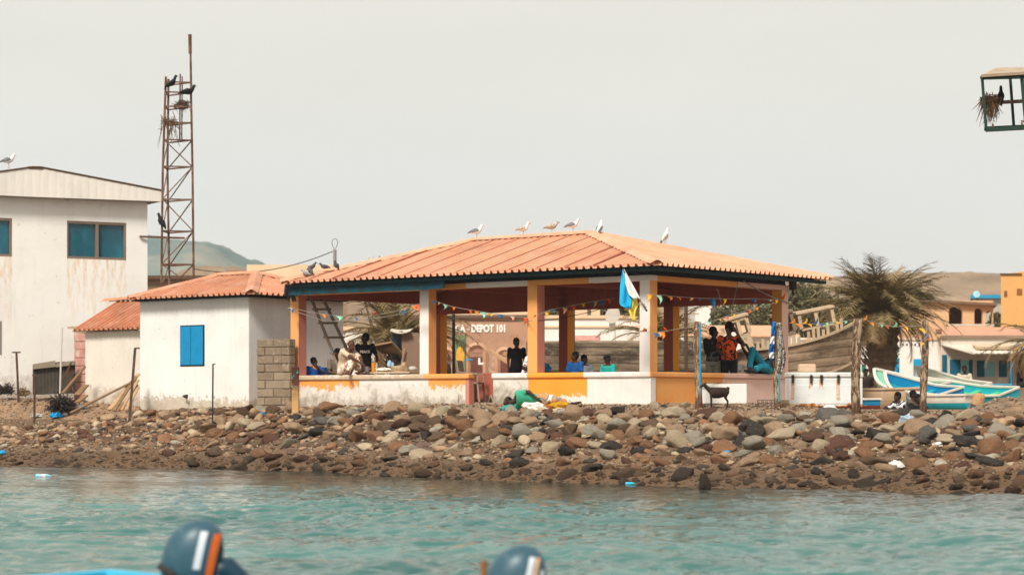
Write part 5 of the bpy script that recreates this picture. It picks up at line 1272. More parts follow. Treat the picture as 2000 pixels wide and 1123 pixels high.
m = MB(); cloth_grid(m, [(526, 1217, 1219), (545, 1219, 1230), (562, 1224, 1239), (575, 1228, 1246), (584, 1238, 1251)], 43.68, o0, .03); thick(m.build('white_band', M_FW, fl, smooth=True, fix=False))
m = MB(); cloth_grid(m, [(562, 1227, 1232), (580, 1228, 1243), (598, 1229, 1247), (606, 1227, 1242), (617, 1232, 1240), (628, 1237, 1241)], 43.78, o0, .035); thick(m.build('yellow_band', M_FY, fl, smooth=True, fix=False))

# ------------------------------------------------------------------ bunting
FC = {'o': mat('flag_orange', '#ef8a22', .7, .1), 'y': mat('flag_gold', '#f2b52c', .7, .1), 'b': mat('flag_deep_blue', '#12649a', .7, .1), 'm': mat('flag_mint', '#93d3b0', .7, .1), 'r': mat('flag_red_orange', '#dd5a2a', .7, .1), 'p': mat('flag_peach', '#efae8c', .7, .1)}
M_STR = mat('bunting_string', '#a8a296', .8)
def bunting(label, pts, flags, size=10, seed=1):
    random.seed(seed); o = Vector(at(*pts[0])); r = thing('bunting', label, 'bunting', tuple(o)); P = []
    for a, b_ in zip(pts, pts[1:]):
        A, B = at(*a), at(*b_); L_ = (B - A).length
        for i in range(7): t = i / 6; P.append(A.lerp(B, t) - Vector((0, 0, .03 * L_ * 4 * t * (1 - t) * .3)) - o)
    m = MB(); m.tube(P, .0045, 4); m.build('string', M_STR, r)
    nm = {'o': 'orange', 'y': 'golden yellow', 'b': 'deep blue', 'm': 'mint green', 'r': 'red-orange', 'p': 'peach'}
    for px, c in flags:
        # point on the polyline
        best = min(range(len(pts) - 1), key=lambda i: 0 if min(pts[i][0], pts[i + 1][0]) <= px <= max(pts[i][0], pts[i + 1][0]) else abs(px - pts[i][0])); a, b_ = pts[best], pts[best + 1]
        t = (px - a[0]) / ((b_[0] - a[0]) or 1); t = max(0, min(1, t)); p = Vector(at(*a)).lerp(Vector(at(*b_)), t) - o - Vector((0, 0, .012))
        s_ = size * 1.25 / F * a[2] * random.uniform(.75, 1.15); w_ = s_ * random.uniform(.55, .95); tw_ = random.uniform(-.9, .9); dn = random.uniform(.35, 1.1) * (-1 if random.random() < .12 else 1)
        ax = Vector((math.cos(tw_), math.sin(tw_), 0)); m = MB(); rows = []
        for i in range(6):
            q = i / 5; hw = w_ * .5 * (1 - q); cpt = p + Vector((math.sin(q * 3 + tw_) * .25 * s_, math.cos(q * 4) * .2 * s_, -s_ * q * dn)); rows.append([cpt - ax * hw, cpt + Vector((0, .25 * hw, 0)), cpt + ax * hw])
        m.grid(rows); f_ = thick(m.build('pennant', FC[c], r, smooth=True, fix=False), .004); f_['label'] = nm[c] + ' pennant'
bunting('bunting strung across the left bay in front of the ladder', [(566, 600, 50.9), (620, 612, 50.2), (700, 620, 49.4), (790, 604, 48.5), (820, 592, 48.1)], [(567, 'y'), (569, 'b'), (632, 'o'), (662, 'm'), (695, 'b'), (731, 'r'), (786, 'b'), (808, 'o'), (815, 'r')], 10, 2)
bunting('bunting between the white column and the middle orange column', [(846, 586, 48.3), (880, 598, 48), (930, 607, 47.7), (985, 615, 47.3), (1043, 622, 46.5)], [(847, 'b'), (856, 'y'), (868, 'm'), (885, 'o'), (917, 'r'), (930, 'o'), (943, 'm'), (957, 'y'), (975, 'b'), (1000, 'p'), (1025, 'r')], 10, 3)
bunting('bunting rising from the middle orange column towards the flag', [(1042, 618, 46.2), (1075, 605, 46.4), (1110, 598, 46.6), (1150, 590, 46.5), (1200, 582, 46.2)], [(1043, 'o'), (1066, 'y'), (1081, 'b'), (1101, 'p'), (1119, 'r'), (1138, 'y'), (1161, 'm'), (1175, 'b'), (1188, 'r')], 10, 4)
bunting('upper bunting from the corner column to the pink column', [(1258, 573, 44.2), (1300, 577, 44.6), (1400, 583, 46), (1470, 583, 47), (1534, 585, 48)], [(1266, 'y'), (1287, 'm'), (1307, 'o'), (1325, 'r'), (1347, 'p'), (1364, 'b'), (1390, 'b'), (1413, 'y'), (1471, 'b'), (1502, 'm'), (1514, 'y'), (1529, 'r')], 12, 5)
bunting('lower bunting from the corner column to the blue striped post', [(1250, 646, 44.1), (1280, 650, 44.0), (1320, 643, 43.6), (1360, 636, 43.1)], [(1256, 'o'), (1279, 'b'), (1289, 'p'), (1293, 'o'), (1297, 'r')], 12, 6)
bunting('bunting climbing from the blue striped post to the pink column', [(1366, 634, 43.1), (1384, 628, 43.6), (1432, 613, 45.2), (1470, 602, 46.2), (1513, 591, 47.6)], [(1384, 'm'), (1404, 'o'), (1419, 'r'), (1433, 'y'), (1462, 'r'), (1477, 'o'), (1488, 'm')], 11, 7)
bunting('bunting strung from the pink column to the cracked post', [(1540, 630, 48), (1580, 632, 46), (1620, 629, 43.5), (1664, 624, 41.3)], [(1549, 'o'), (1560, 'o'), (1573, 'y'), (1582, 'y'), (1594, 'b'), (1603, 'b'), (1614, 'm'), (1637, 'y'), (1650, 'm')], 10, 8)
bunting('bunting between the cracked post and the mottled post', [(1682, 622, 41.1), (1700, 628, 41.2), (1745, 638, 41.4), (1798, 636, 41.5)], [(1690, 'o'), (1703, 'o'), (1721, 'm'), (1733, 'r'), (1748, 'm'), (1762, 'y'), (1770, 'y')], 9, 9)
bunting('loose end of bunting wound round the mottled post', [(1800, 637, 41.35), (1812, 655, 41.3), (1798, 668, 41.3), (1812, 688, 41.3), (1798, 699, 41.35)], [(1799, 'y'), (1808, 'b'), (1799, 'p'), (1811, 'r'), (1802, 'y')], 11, 10)
cable('grey cable looping from the left column across the first bay', [at(568, 604, 50.8), at(640, 628, 50.3), at(760, 618, 49), at(818, 600, 48.2)], .008, .02, mat('grey_cable', '#8c8a84'))
cable('thin cable from the dark pole to the middle orange column', [at(886, 622, 55.8), at(960, 626, 50), at(1040, 626, 46.3)], .008, .02, mat('grey_cable', '#8c8a84'))
cable('dark wire rising from the middle column behind the flag', [at(1050, 626, 46.5), at(1110, 618, 48), at(1190, 598, 50)], .008, .02)

# ------------------------------------------------------------------ chest freezer, panels, crate, blocks
d_ = 43.4; fx0, fx1 = X_(1541, d_), X_(1685, d_); zf0 = Z_(797, d_)
fr = thing('chest_freezer', 'old rusty white chest freezer with bleeding hinges standing beside the pavilion', 'freezer', (fx0, d_, zf0)); W_ = fx1 - fx0; H_ = Z_(738, d_) - zf0; T_ = Z_(727, d_) - zf0
s = NT('freezer_paint'); z = s.z(); q = s.n('ShaderNodeSeparateXYZ'); s.l(s.tc.outputs['Object'], q.inputs[0]); n = s.noise(7, 7, .75); st_ = s.noise(4, 5, .7, s.vec((3, 3, .3)))
col = s.ramp(s.noise(2, 4, .6), [(.3, '#cfd4d2'), (.7, '#e2e5e1')]); col = s.mix(s.ramp(s.noise(14, 5, .75), [(.62, 0.0), (.68, .55)]), col, '#8f8a80')
hm = None
for px in (1548, 1584, 1604, 1637):
    u = s.math('ABSOLUTE', s.math('SUBTRACT', q.outputs['X'], X_(px, d_) - fx0)); g_ = s.math('MULTIPLY', s.math('LESS_THAN', s.math('ADD', u, s.math('MULTIPLY', st_, .05)), .062), s.math('GREATER_THAN', s.math('ADD', z, s.math('MULTIPLY', n, .2)), H_ * (.45 if px in (1548, 1637) else .85)))
    hm = g_ if hm is None else s.math('MAXIMUM', hm, g_)
col = s.mix(s.math('MULTIPLY', hm, s.ramp(n, [(.35, .15), (.6, .85)])), col, '#c98a4c')
lowr = s.math('SUBTRACT', s.math('MULTIPLY', n, .28), z); col = s.mix(s.ramp(lowr, [(.055, 0.0), (.075, 1.0)]), col, '#c4792a'); col = s.mix(s.ramp(lowr, [(.09, 0.0), (.11, 1.0)]), col, '#3a2216')
M_FRZ = s.fin(col, .5, n, .2, .006, 0, .4)
m = MB(); m.box(0, W_, 0, .62, .02, H_); m.build('body', M_FRZ, fr, bevel=.02)
m = MB(); m.box(-.012, W_ + .012, -.02, .64, H_ + .012, T_); m.build('lid', metal_paint('freezer_lid', '#e2e2dc', '#8a5a34', .30, 5), fr, bevel=.025)
m = MB(); m.box(X_(1556, d_) - fx0, W_ - .06, -.010, .0, .09, H_ - .14); m.build('front_panel', M_FRZ, fr, bevel=.004)
for px in (1548, 1584, 1604, 1637): m = MB(); x = X_(px, d_) - fx0; m.box(x - .022, x + .022, -.045, -.021, H_ - .10, H_ + .06); m.tube([(x - .03, -.05, H_ + .03), (x + .03, -.05, H_ + .03)], .016, 6); m.build('hinge', M_DI, fr)
m = MB()
for x in (.1, W_ - .1):
    for y in (.08, .54): m.tube([(x, y, -.05), (x, y, .02)], .03, 8)
m.build('feet', M_DI, fr)
m = MB(); b_ = d_ + .25; m.box(X_(1559, b_), X_(1592, b_), b_ - .14, b_ + .12, fr.location.z + T_ + .002, Z_(711, b_)); o = m.build('stone_block', mat('pale_block', '#cdb193', .95, .2, 5, (.42, .31, .22), .35, 1.0), bevel=.03); tag(o, 'pale brick-shaped stone block resting on the chest freezer', 'stone block')
d_ = 44.0; m = MB(); pn = thing('freezer_panel', 'white appliance door panel leaning on the pink parapet behind the goat', 'panel', (X_(1393, d_), d_, Z_(788, d_)), 0)
PW = X_(1459, d_) - X_(1393, d_); PH = Z_(749, d_) - Z_(788, d_)
def slab(nm, x0, x1, z0, z1, mm, y0=0, y1=.05): q_ = MB(); q_.hexa([(x0, y0, z0), (x1, y0, z0), (x1, y1, z0), (x0, y1, z0), (x0, y0 + .05, z1), (x1, y0 + .05, z1), (x1, y1 + .05, z1), (x0, y1 + .05, z1)]); return q_.build(nm, mm, pn, bevel=.012)
M_PNL = wall_paint('panel_paint', '#dfdcd5', peel=-.2, grime='#9a8a74', grime_k=.22, hgt=1, spots=.04)
slab('panel', 0, PW, 0, PH, M_PNL); slab('lower_trim', .08, PW * .9, -.04, -.002, M_DI, .02, .1)
q_ = MB(); q_.beam((-.3, .05, PH + .0), (PW * .9, .05, PH + .035), .02, .02); q_.build('bent_strip', metal_paint('rusty_strip', '#b79a80', '#7a4a2a', .5), pn)
pn = thing('freezer_panel', 'second narrower white panel behind the goat shoulder', 'panel', (X_(1369, d_ + .1), d_ + .1, Z_(788, d_)), 0); slab('panel', 0, X_(1394, d_) - X_(1369, d_), 0, PH * 1.0, M_PNL)
d_ = 42.9; m = MB(); x0, x1, z0, z1 = X_(1482, d_), X_(1515, d_), Z_(803, d_), Z_(781, d_)
for y in (0, .22):
    for x in [x0 + (x1 - x0) * i / 4 for i in range(5)]: m.tube([(x, d_ + y, z0), (x, d_ + y, z1)], .006, 4)
    for z in [z0 + (z1 - z0) * i / 4 for i in range(5)]: m.tube([(x0, d_ + y, z), (x1, d_ + y, z)], .006, 4)
for x in (x0, x1):
    for z in (z0, z1, (z0 + z1) / 2): m.tube([(x, d_, z), (x, d_ + .22, z)], .006, 4)
tag(m.build('wire_crate', mat('crate_wire', '#5d5348', .6)), 'small wire mesh crate on the ground left of the towel post', 'crate')
random.seed(8)
for i, (px, py, w_, h_) in enumerate(((1532, 784, 20, 7), (1540, 792, 26, 8), (1526, 795, 16, 7))):
    dd = 43.0 + .05 * i; m = MB(); m.box(X_(px - w_ / 2, dd), X_(px + w_ / 2, dd), dd, dd + .18, Z_(py + h_ / 2, dd), Z_(py - h_ / 2, dd)); tag(m.build('concrete_block', mat('tan_block', '#b59a7a', .95, .2, 5), bevel=.012), ['upper tan block in the small pile beside the freezer foot', 'long lower tan block in the pile beside the freezer foot', 'short tan block touching the towel post foot'][i], 'block')
# driftwood and debris
def plank(label, a, b_, w_, h_, c='pale_timber', cat='plank', name='plank', group=None):
    m = MB(); m.beam(a, b_, w_, h_); o = m.build(name, mat(c, '#a98a68', .9, .25, 3), bevel=.006); return tag(o, label, cat, group)
mat('pale_timber', '#b3906c', .9, .2); mat('old_timber', '#86684b', .9, .3)
for i, (a, b_, w_) in enumerate((((138, 806, 53.2), (262, 744, 54.6), .10), ((214, 800, 53.6), (270, 730, 54.9), .12), ((222, 802, 53.4), (266, 735, 54.8), .10), ((236, 801, 53.3), (269, 742, 54.7), .09), ((229, 803, 53.2), (268, 752, 54.6), .07), ((246, 800, 53.1), (270, 756, 54.5), .08))):
    plank(['longest plank lying aslant in front of the low shed', 'leftmost steep plank leaning into the house corner', 'second steep plank of the leaning bundle', 'middle plank of the bundle at the house corner', 'thin batten in the plank bundle', 'rightmost plank leaning at the house corner'][i], at(*a), at(*b_), w_, .035, 'pale_timber' if i % 2 else 'old_timber', group='planks leaning by the low shed')
for i, (a, b_, w_) in enumerate((((122, 768, 56.5), (166, 716, 56.9), .10), ((150, 772, 56), (168, 752, 56.3), .2), ((150, 786, 55.6), (168, 772, 56), .14))):
    plank(['brown batten leaning against the pink pier', 'short broad board at the foot of the pink pier', 'pale board lying below the pink pier'][i], at(*a), at(*b_), w_, .04, 'old_timber')
# scrap sheet panel fence
sc_ = thing('scrap_panel', 'dark corrugated scrap sheet panel with a bent top edge by the white building', 'panel', tuple(at(64, 771, 58)), R(4)); o0 = Vector(sc_.location)
M_SCR = mat('scrap_sheet', '#5d564d', .8, .3, 2, (.16, .12, .09), .4); M_SCR2 = mat('scrap_edge', '#8a7d6c', .8, .3, 4)
m = MB(); n = 60; P0 = []; P1 = []
for i in range(n + 1): u = i / n; px = 64 + 82 * u; y = .03 * (i % 2); P0.append(at(px, 771 - 3 * u, 58 + y) - o0); P1.append(at(px, interp(px, [(64, 713), (118, 706), (146, 706)]), 58 + y) - o0)
m.grid([P0, P1]); thick(m.build('sheet', M_SCR, sc_, fix=False), .004)
m = MB(); m.hexa([at(64, 721, 57.9) - o0, at(108, 716, 57.9) - o0, at(108, 716, 58.1) - o0, at(64, 721, 58.1) - o0, at(65, 711, 57.9) - o0, at(107, 704, 57.9) - o0, at(107, 704, 58.1) - o0, at(65, 711, 58.1) - o0]); m.hexa([at(108.5, 717, 57.9) - o0, at(145, 712, 57.9) - o0, at(145, 712, 58.1) - o0, at(108.5, 717, 58.1) - o0, at(108.5, 709, 57.9) - o0, at(143, 704, 57.9) - o0, at(143, 704, 58.1) - o0, at(108.5, 709, 58.1) - o0]); m.build('top_edge', M_SCR2, sc_)
m = MB(); m.beam(at(120, 745, 57.7) - o0, at(137, 708, 57.8) - o0, .04); m.beam(at(130, 728, 57.7) - o0, at(141, 765, 57.7) - o0, .03); m.build('brace', M_RI, sc_)
# scrub bushes
def scrub(label, px, py, d, r, n, seed, c):
    random.seed(seed); p0 = at(px, py, d); p0.z -= r * .5; m = MB()
    for i in range(n):
        v = Vector((random.gauss(0, 1), random.gauss(0, .8), abs(random.gauss(0, .75)))).normalized(); L_ = r * random.uniform(.4, 1.1); a = v * L_ * .25; b_ = v * L_ + Vector((random.gauss(0, 1), random.gauss(0, 1), random.gauss(0, 1))) * r * .15
        m.tube([a, (a + b_) / 2 + Vector((0, 0, r * .07)), b_], [.012, .009, .004], 3, False)
        for k in range(3): q_ = a.lerp(b_, random.uniform(.4, 1)); u = Vector((random.gauss(0, 1), random.gauss(0, 1), random.gauss(0, 1))).normalized() * .07; m.add([q_, q_ + u * .5 + u.orthogonal() * .2, q_ + u, q_ + u * .5 - u.orthogonal() * .2], [(0, 1, 2, 3)])
    return tag(m.build('scrub_bush', c, loc=p0, fix=False), label, 'bush')
scrub('dark tangled dry bush between the scrap panel and the low shed', 122, 785, 56, .42, 420, 1, mat('dark_scrub', '#3c352d', .95, .3))
scrub('small dark bush against the white building at the left edge', 12, 757, 59, .26, 160, 2, mat('dark_scrub', '#3c352d'))
scrub('dry tuft beside the rusty T-shaped post', 45, 764, 58, .16, 90, 3, mat('dry_scrub', '#8b7252', .95, .3))
# ---- litter
def blob(label, px, py, d, sx, sy, sz, m_, seed, name='plastic_bag', cat='bag', jag=.35, tail=0):
    random.seed(seed); b = bmesh.new(); bmesh.ops.create_icosphere(b, subdivisions=3, radius=1)
    for v in b.verts: v.co *= 1 + noise.noise(v.co * 2.3 + Vector((seed, 0, 0))) * jag * 1.6; v.co.z = max(v.co.z, -.45)
    me = bpy.data.meshes.new(name); b.to_mesh(me); b.free(); me.materials.append(m_); o = bpy.data.objects.new(name, me); COL.objects.link(o); o.location = at(px, py, d); o.scale = (sx, sy, sz); return tag(o, label, cat)
M_BBAG = mat('blue_plastic', '#1196cf', .35, .2, 5); M_WBAG = mat('white_plastic', '#d9d8d2', .4, .15, 5)
def bp(label, px, py, sx, sy, sz, m_, seed, **k):      # on the bank: find the depth whose ground shows at this row
    best = None; d = 33.5
    while d < 60:
        x = X_(px, d); e_ = abs(ground_z(x, d) - Z_(py, d))
        if best is None or e_ < best[0]: best = (e_, d)
        d += .12
    d = best[1]; o = blob(label, px, py, d, sx, sy, sz, m_, seed, **k); o.location.z = ground_z(o.location.x, d) + sz * .75; return o
bp('blue plastic bag lying on the sand left of the stones', 110, 818, .15, .12, .09, M_BBAG, 1)
bp('small white carton beside the blue plastic bag', 127, 811, .07, .06, .05, M_WBAG, 2, name='carton', cat='litter', jag=.1)
bp('scrap of blue plastic under the long slanting plank', 160, 800, .09, .06, .05, M_BBAG, 3)
bp('crumpled clear plastic at the foot of the dark rusty post', 72, 815, .17, .12, .06, mat('clear_plastic', '#aaa79d', .3, .3), 4)
bp('strip of blue rag among stones left of the painted stake', 513, 812, .17, .08, .05, mat('faded_blue_rag', '#1f6f94', .8, .3), 5, name='rag', cat='rag')
bp('little blue plastic scrap in the middle of the right bank', 1420, 891, .06, .05, .06, M_BBAG, 6)
bp('white plastic packet standing on the quay edge', 1620, 806, .13, .09, .09, M_WBAG, 7, jag=.15)
bp('blue and white wrapper caught in the upper right bank', 1772, 833, .13, .09, .12, mat('blue_white_wrapper', '#9fb0bd', .5, .3, 6, (.02, .2, .45), .4), 8)
bp('torn white plastic on the lower right bank', 1750, 915, .13, .09, .08, M_WBAG, 9)
bp('blue bottle end at the left edge of the bank', 4, 888, .10, .07, .06, M_BBAG, 10, name='bottle', cat='litter', jag=.08)
bp('pale paper scrap among stones under the mottled post', 1832, 872, .08, .06, .05, M_WBAG, 11)
# tan sack/jacket on right bank
o = thing('tan_cloth', 'tan cloth sack draped over stones at the upper right bank', 'cloth', tuple(at(1960, 850, 38.4)))
m = MB(); o0 = Vector(o.location); cloth_grid(m, [(818, 1942, 1978), (832, 1940, 1980), (845, 1934, 1972), (852, 1924, 1962)], 38.0, o0, .10); thick(m.build('sack', mat('tan_sack', '#a98c6c', .95, .2), o, smooth=True, fix=False), .05)
m = MB(); cloth_grid(m, [(852, 1930, 1950), (866, 1912, 1940), (880, 1890, 1925)], 37.7, o0, .06); thick(m.build('trailing_cloth', mat('cream_rag', '#c9b296', .95, .2), o, smooth=True, fix=False), .03)
# floating litter
def floater(label, px, py, L_, r_, m_, m2=None):
    d = EYE / ((py - HOR) / F); p = at(px, py, d); m = MB(); m.loft([((-L_ / 2, 0, 0), (0, r_ * .7, 0), (0, 0, r_ * .7)), ((-L_ / 2 + .01, 0, 0), (0, r_, 0), (0, 0, r_)), ((L_ * .25, 0, 0), (0, r_, 0), (0, 0, r_)), ((L_ * .42, 0, 0), (0, r_ * .4, 0), (0, 0, r_ * .4)), ((L_ / 2, 0, 0), (0, r_ * .4, 0), (0, 0, r_ * .4))], 10)
    r = thing('plastic_bottle', label, 'bottle', (p.x, d, .025), R(12)); m.build('bottle_body', m_, r, smooth=True)
    if m2: m = MB(); m.tube([(-L_ * .1, 0, 0), (L_ * .12, 0, 0)], r_ * 1.03, 10); m.build('bottle_label', m2, r)
floater('pale blue plastic bottle floating near the left bank', 85, 932, .30, .045, mat('bottle_blue', '#8fc3d4', .2, .1), M_WBAG)
floater('small turquoise bottle floating off the pavilion', 1231, 947, .17, .03, mat('bottle_teal', '#3fb6cf', .2, .1))

# ------------------------------------------------------------------ hanging cage with nest at the upper right
d_ = 40.0; cg = thing('cage_platform', 'dark green iron cage with a sheet roof at the upper right edge', 'platform', (X_(2062, d_), d_, 0.0)); o0 = Vector(cg.location)
M_GRN = metal_paint('green_iron', '#17382a', '#5b4636', .30, 14); M_BOARD = metal_paint('rust_board', '#6b4a38', '#8e7f70', .45, 8)
def cp(px, py, dd=0): return at(px, py, d_ + dd) - o0
m = MB(); m.beam(cp(1926, 254), cp(2140, 243), .10, .07); m.beam(cp(1926, 251, 1.0), cp(2140, 241, 1.0), .08, .06); m.beam(cp(1926, 253), cp(1926, 251, 1.0), .07, .06); m.beam(cp(2010, 249), cp(2010, 247, 1.0), .07, .06); m.build('base_rail', M_GRN, cg)
m = MB(); m.beam(cp(1917, 152), cp(2140, 138), .06, .06); m.beam(cp(1919, 154, 1.0), cp(2140, 148, 1.0), .045, .045); m.beam(cp(1917, 152), cp(1919, 154, 1.0), .05, .05); m.build('top_rail', M_GRN, cg)
for a, b_, w_ in ((cp(1918, 150), cp(1926, 252), .045), (cp(1973, 152, 1), cp(1980, 246, 1), .045), (cp(1995, 142), cp(2004, 246), .055), (cp(2075, 141), cp(2080, 246), .055)): m = MB(); m.beam(a, b_, w_); m.build('upright', M_GRN, cg)
m = MB(); m.beam(cp(1921, 202, .5), cp(2100, 193, .5), .075, .06); m.build('perch_board', M_BOARD, cg)
m = MB(); rows = []
for k_, (py0, py1, dd, sh) in enumerate(((148, 138, -.1, 0), (134, 129, .75, 26))):
    rows.append([cp(1917 + sh + i * 3.2, py0 + (py1 - py0) * i / 60, dd) + Vector((0, 0, .012 * (i % 2))) for i in range(60)])
m.grid(rows); thick(m.build('sheet_roof', mat('cage_roof_sheet', '#b29f88', .7, .2, 5), cg, fix=False), .008)
m = MB(); m.beam(cp(1917, 149, -.1), cp(2110, 137, -.1), .05, .05); m.build('roof_batten', mat('tan_batten', '#a08a72', .9), cg)
m = MB(); m.tube([(0.2, .5, -1.0), (0.2, .5, cp(2062, 148).z)], .11, 10); m.build('mast', M_GRN, cg)
m = MB(); m.tube([cp(1939, 252), cp(1939, 242)], .02, 6); m.tube([cp(2000, 238), cp(1996, 236), cp(1996, 245)], .018, 6); m.build('bolt_stub', M_BOARD, cg)
nest('bird_nest', 'shaggy twig nest in the corner of the green iron cage', at(1934, 200, d_ + .35), .19, 260, .42, 9, .42)
# ------------------------------------------------------------------ people
SKIN = {'dark': mat('dark_skin', '#3b2619', .55, .12, 6), 'brown': mat('brown_skin', '#5a3a28', .55, .12, 6)}
M_HAIR = mat('black_hair', '#0e0c0b', .95, .2, 30, None, .5, 1.2); M_EYE = mat('eye_dark', '#4a3f38', .3, .05); M_SHOE = mat('dark_shoe', '#1c1a1a', .7)
BASE = dict(pel=(0, 0, .93), che=(0, 0, 1.26), nec=(0, 0, 1.44), hed=(0, -.015, 1.585), shL=(.18, 0, 1.385), shR=(-.18, 0, 1.385), elL=(.22, .02, 1.11), elR=(-.22, .02, 1.11), haL=(.22, -.05, .86), haR=(-.22, -.05, .86),
            hiL=(.09, 0, .90), hiR=(-.09, 0, .90), knL=(.10, -.01, .49), knR=(-.10, -.01, .49), anL=(.10, .02, .08), anR=(-.10, .02, .08))
SIT = dict(pel=(0, .05, .53), che=(0, .06, .87), nec=(0, .04, 1.05), hed=(0, .01, 1.195), shL=(.18, .05, .995), shR=(-.18, .05, .995), elL=(.23, -.02, .74), elR=(-.23, -.02, .74), haL=(.12, -.26, .68), haR=(-.12, -.26, .68),
           hiL=(.09, .03, .51), hiR=(-.09, .03, .51), knL=(.13, -.40, .52), knR=(-.13, -.40, .52), anL=(.13, -.40, .08), anR=(-.13, -.40, .08))
def person(label, loc, rz=0, pose=None, base=BASE, h=1.0, skin='dark', shirt=None, sleeve='short', legs=None, leglen='long', face=(0, -1, 0), hair='short', foot=(0, -1, 0), shoes=M_SHOE, footL=None, skirt=False, rot=None, vox=.011, torso_low=0, extra=None, name='person', cat='person', footR=None, curl=.9):
    J = {k: Vector(v) for k, v in base.items()}
    if pose: J.update({k: Vector(v) for k, v in pose.items()})
    r = thing(name, label, cat, tuple(loc), rz); r.scale = (h, h, h)
    if rot: r.rotation_euler = rot
    sk = SKIN[skin]; side = (J['shL'] - J['shR']).normalized(); up = (J['nec'] - J['pel']).normalized(); fr = side.cross(up).normalized() * -1
    hs = (J['hiL'] - J['hiR']).normalized()
    fv = Vector(face).normalized(); fs_ = fv.cross(Vector((0, 0, 1)) if abs(fv.z) < .9 else Vector((0, 1, 0))).normalized(); hu = fs_.cross(fv).normalized()
    if abs(fv.z) > .9: hu = (J['hed'] - J['nec']).normalized(); fs_ = fv.cross(hu).normalized()
    HM = Matrix((fs_, -fv, hu)).transposed()       # head frame: x side, y back, z up
    def torso(mb, g=0, lo=-.10, hi=1.0):
        sp_ = [(lo, .13, .10), (.0, .165, .118), (.22, .152, .108), (.42, .138, .100), (.66, .175, .117), (.84, .198, .108), (.93, .165, .088), (1.0, .075, .064)]
        secs = []; pts = [J['pel'], J['che'], J['nec']]; La = (J['che'] - J['pel']).length; Lb = (J['nec'] - J['che']).length; T = La + Lb
        for t, a, b_ in sp_:
            if t > hi: continue
            k = t * T; c = J['pel'] + (J['che'] - J['pel']).normalized() * k if k < La else J['che'] + (J['nec'] - J['che']).normalized() * (k - La)
            w_ = min(1, max(0, t)); sv = hs.lerp(side, w_).normalized(); secs.append((c, sv * (a + g), fr * (b_ + g)))
        mb.loft(secs, 18)
    def hand(mb, e_, w_, sgn):
        d = (w_ - e_).normalized(); pn = fr * 1.0 - d * fr.dot(d); pn = pn.normalized() if pn.length > .1 else side; ac = d.cross(pn).normalized(); pc = w_ + d * .045
        mb.loft([(w_ - d * .01, ac * .024, pn * .018), (w_ + d * .03, ac * .036, pn * .015), (w_ + d * .075, ac * .04, pn * .013), (w_ + d * .088, ac * .034, pn * .010)], 10)
        for i, L_ in enumerate((.062, .072, .067, .052)):
            b0 = w_ + d * .08 + ac * (.03 - .02 * i) * 1.0; k1 = b0 + d * L_ * .5 + pn * L_ * .12 * curl; k2 = k1 + (d * .75 + pn * .6 * curl).normalized() * L_ * .5; mb.cap(b0, k1, .0095, .0085, 8); mb.cap(k1, k2, .0085, .007, 8)
        t0 = w_ + d * .02 + ac * .03; t1 = t0 + (d * .55 + ac * .7 + pn * .3).normalized() * .042; mb.cap(t0, t1, .012, .010, 8); mb.cap(t1, t1 + (d + ac * .2 + pn * .3).normalized() * .03, .010, .008, 8)
    b = MB(); torso(b, -.004); b.cap(J['nec'] - up * .04, J['hed'] - hu * .05, .058, .052, 14)
    b.ell(J['hed'] + hu * .022 - fv * .012, (.074, .092, .098), HM, 18, 12); b.ell(J['hed'] - hu * .055 + fv * .035, (.054, .055, .058), HM, 14, 9)
    b.ell(J['hed'] - hu * .012 + fv * .098, (.013, .016, .026), HM, 10, 7); b.ell(J['hed'] - hu * .026 + fv * .10, (.019, .013, .010), HM, 10, 7); b.ell(J['hed'] - hu * .058 + fv * .085, (.026, .010, .011), HM, 10, 6)
    for sg in (1, -1): b.ell(J['hed'] + fs_ * sg * .076 - fv * .0, (.012, .020, .031), HM, 10, 7)
    for s_ in 'LR':
        sh, el, ha, hi_, kn, an = (J[k + s_] for k in ('sh', 'el', 'ha', 'hi', 'kn', 'an'))
        b.ell(sh, .062); b.cap(sh, el, .050, .039); b.cap(el, ha, .039, .026); hand(b, el, ha, 1 if s_ == 'L' else -1)
        b.cap(hi_, kn, .085, .056); b.cap(kn, kn.lerp(an, .35), .055, .054); b.cap(kn.lerp(an, .3), an, .054, .036)
        ft = Vector((footL if s_ == 'L' and footL else (footR if s_ == 'R' and footR else foot))).normalized(); dn = (an - kn).normalized(); h0 = an - ft * .03 + dn * .03; b.cap(h0, an + ft * .10 + dn * .045, .036, .030); b.cap(an + ft * .10 + dn * .045, an + ft * .16 + dn * .05, .032, .022)
    bo = b.build('body', sk, r); bake(bo, ('REMESH', dict(mode='VOXEL', voxel_size=vox)), ('SMOOTH', dict(factor=.5, iterations=3))); bo.data.polygons.foreach_set('use_smooth', [True] * len(bo.data.polygons))
    if extra: extra(r, J, side, up, fr, HM, h)
    def cloth(name, mb, m_, v=.014, it=3):
        o = mb.build(name, m_, r); bake(o, ('REMESH', dict(mode='VOXEL', voxel_size=v)), ('SMOOTH', dict(factor=.5, iterations=it))); o.data.polygons.foreach_set('use_smooth', [True] * len(o.data.polygons)); return o
    if shirt:
        c = MB(); torso(c, .016, -.12, .96)
        for s_ in 'LR':
            sh, el, ha = J['sh' + s_], J['el' + s_], J['ha' + s_]; c.ell(sh, .074)
            if sleeve == 'short': e2 = sh.lerp(el, .78); c.tube([sh, sh.lerp(el, .4), e2], [.070, .062, .058], 12)
            elif sleeve == 'long': c.cap(sh, el, .066, .055); c.tube([el, el.lerp(ha, .95)], [.054, .040], 12)
        cloth('shirt', c, shirt)
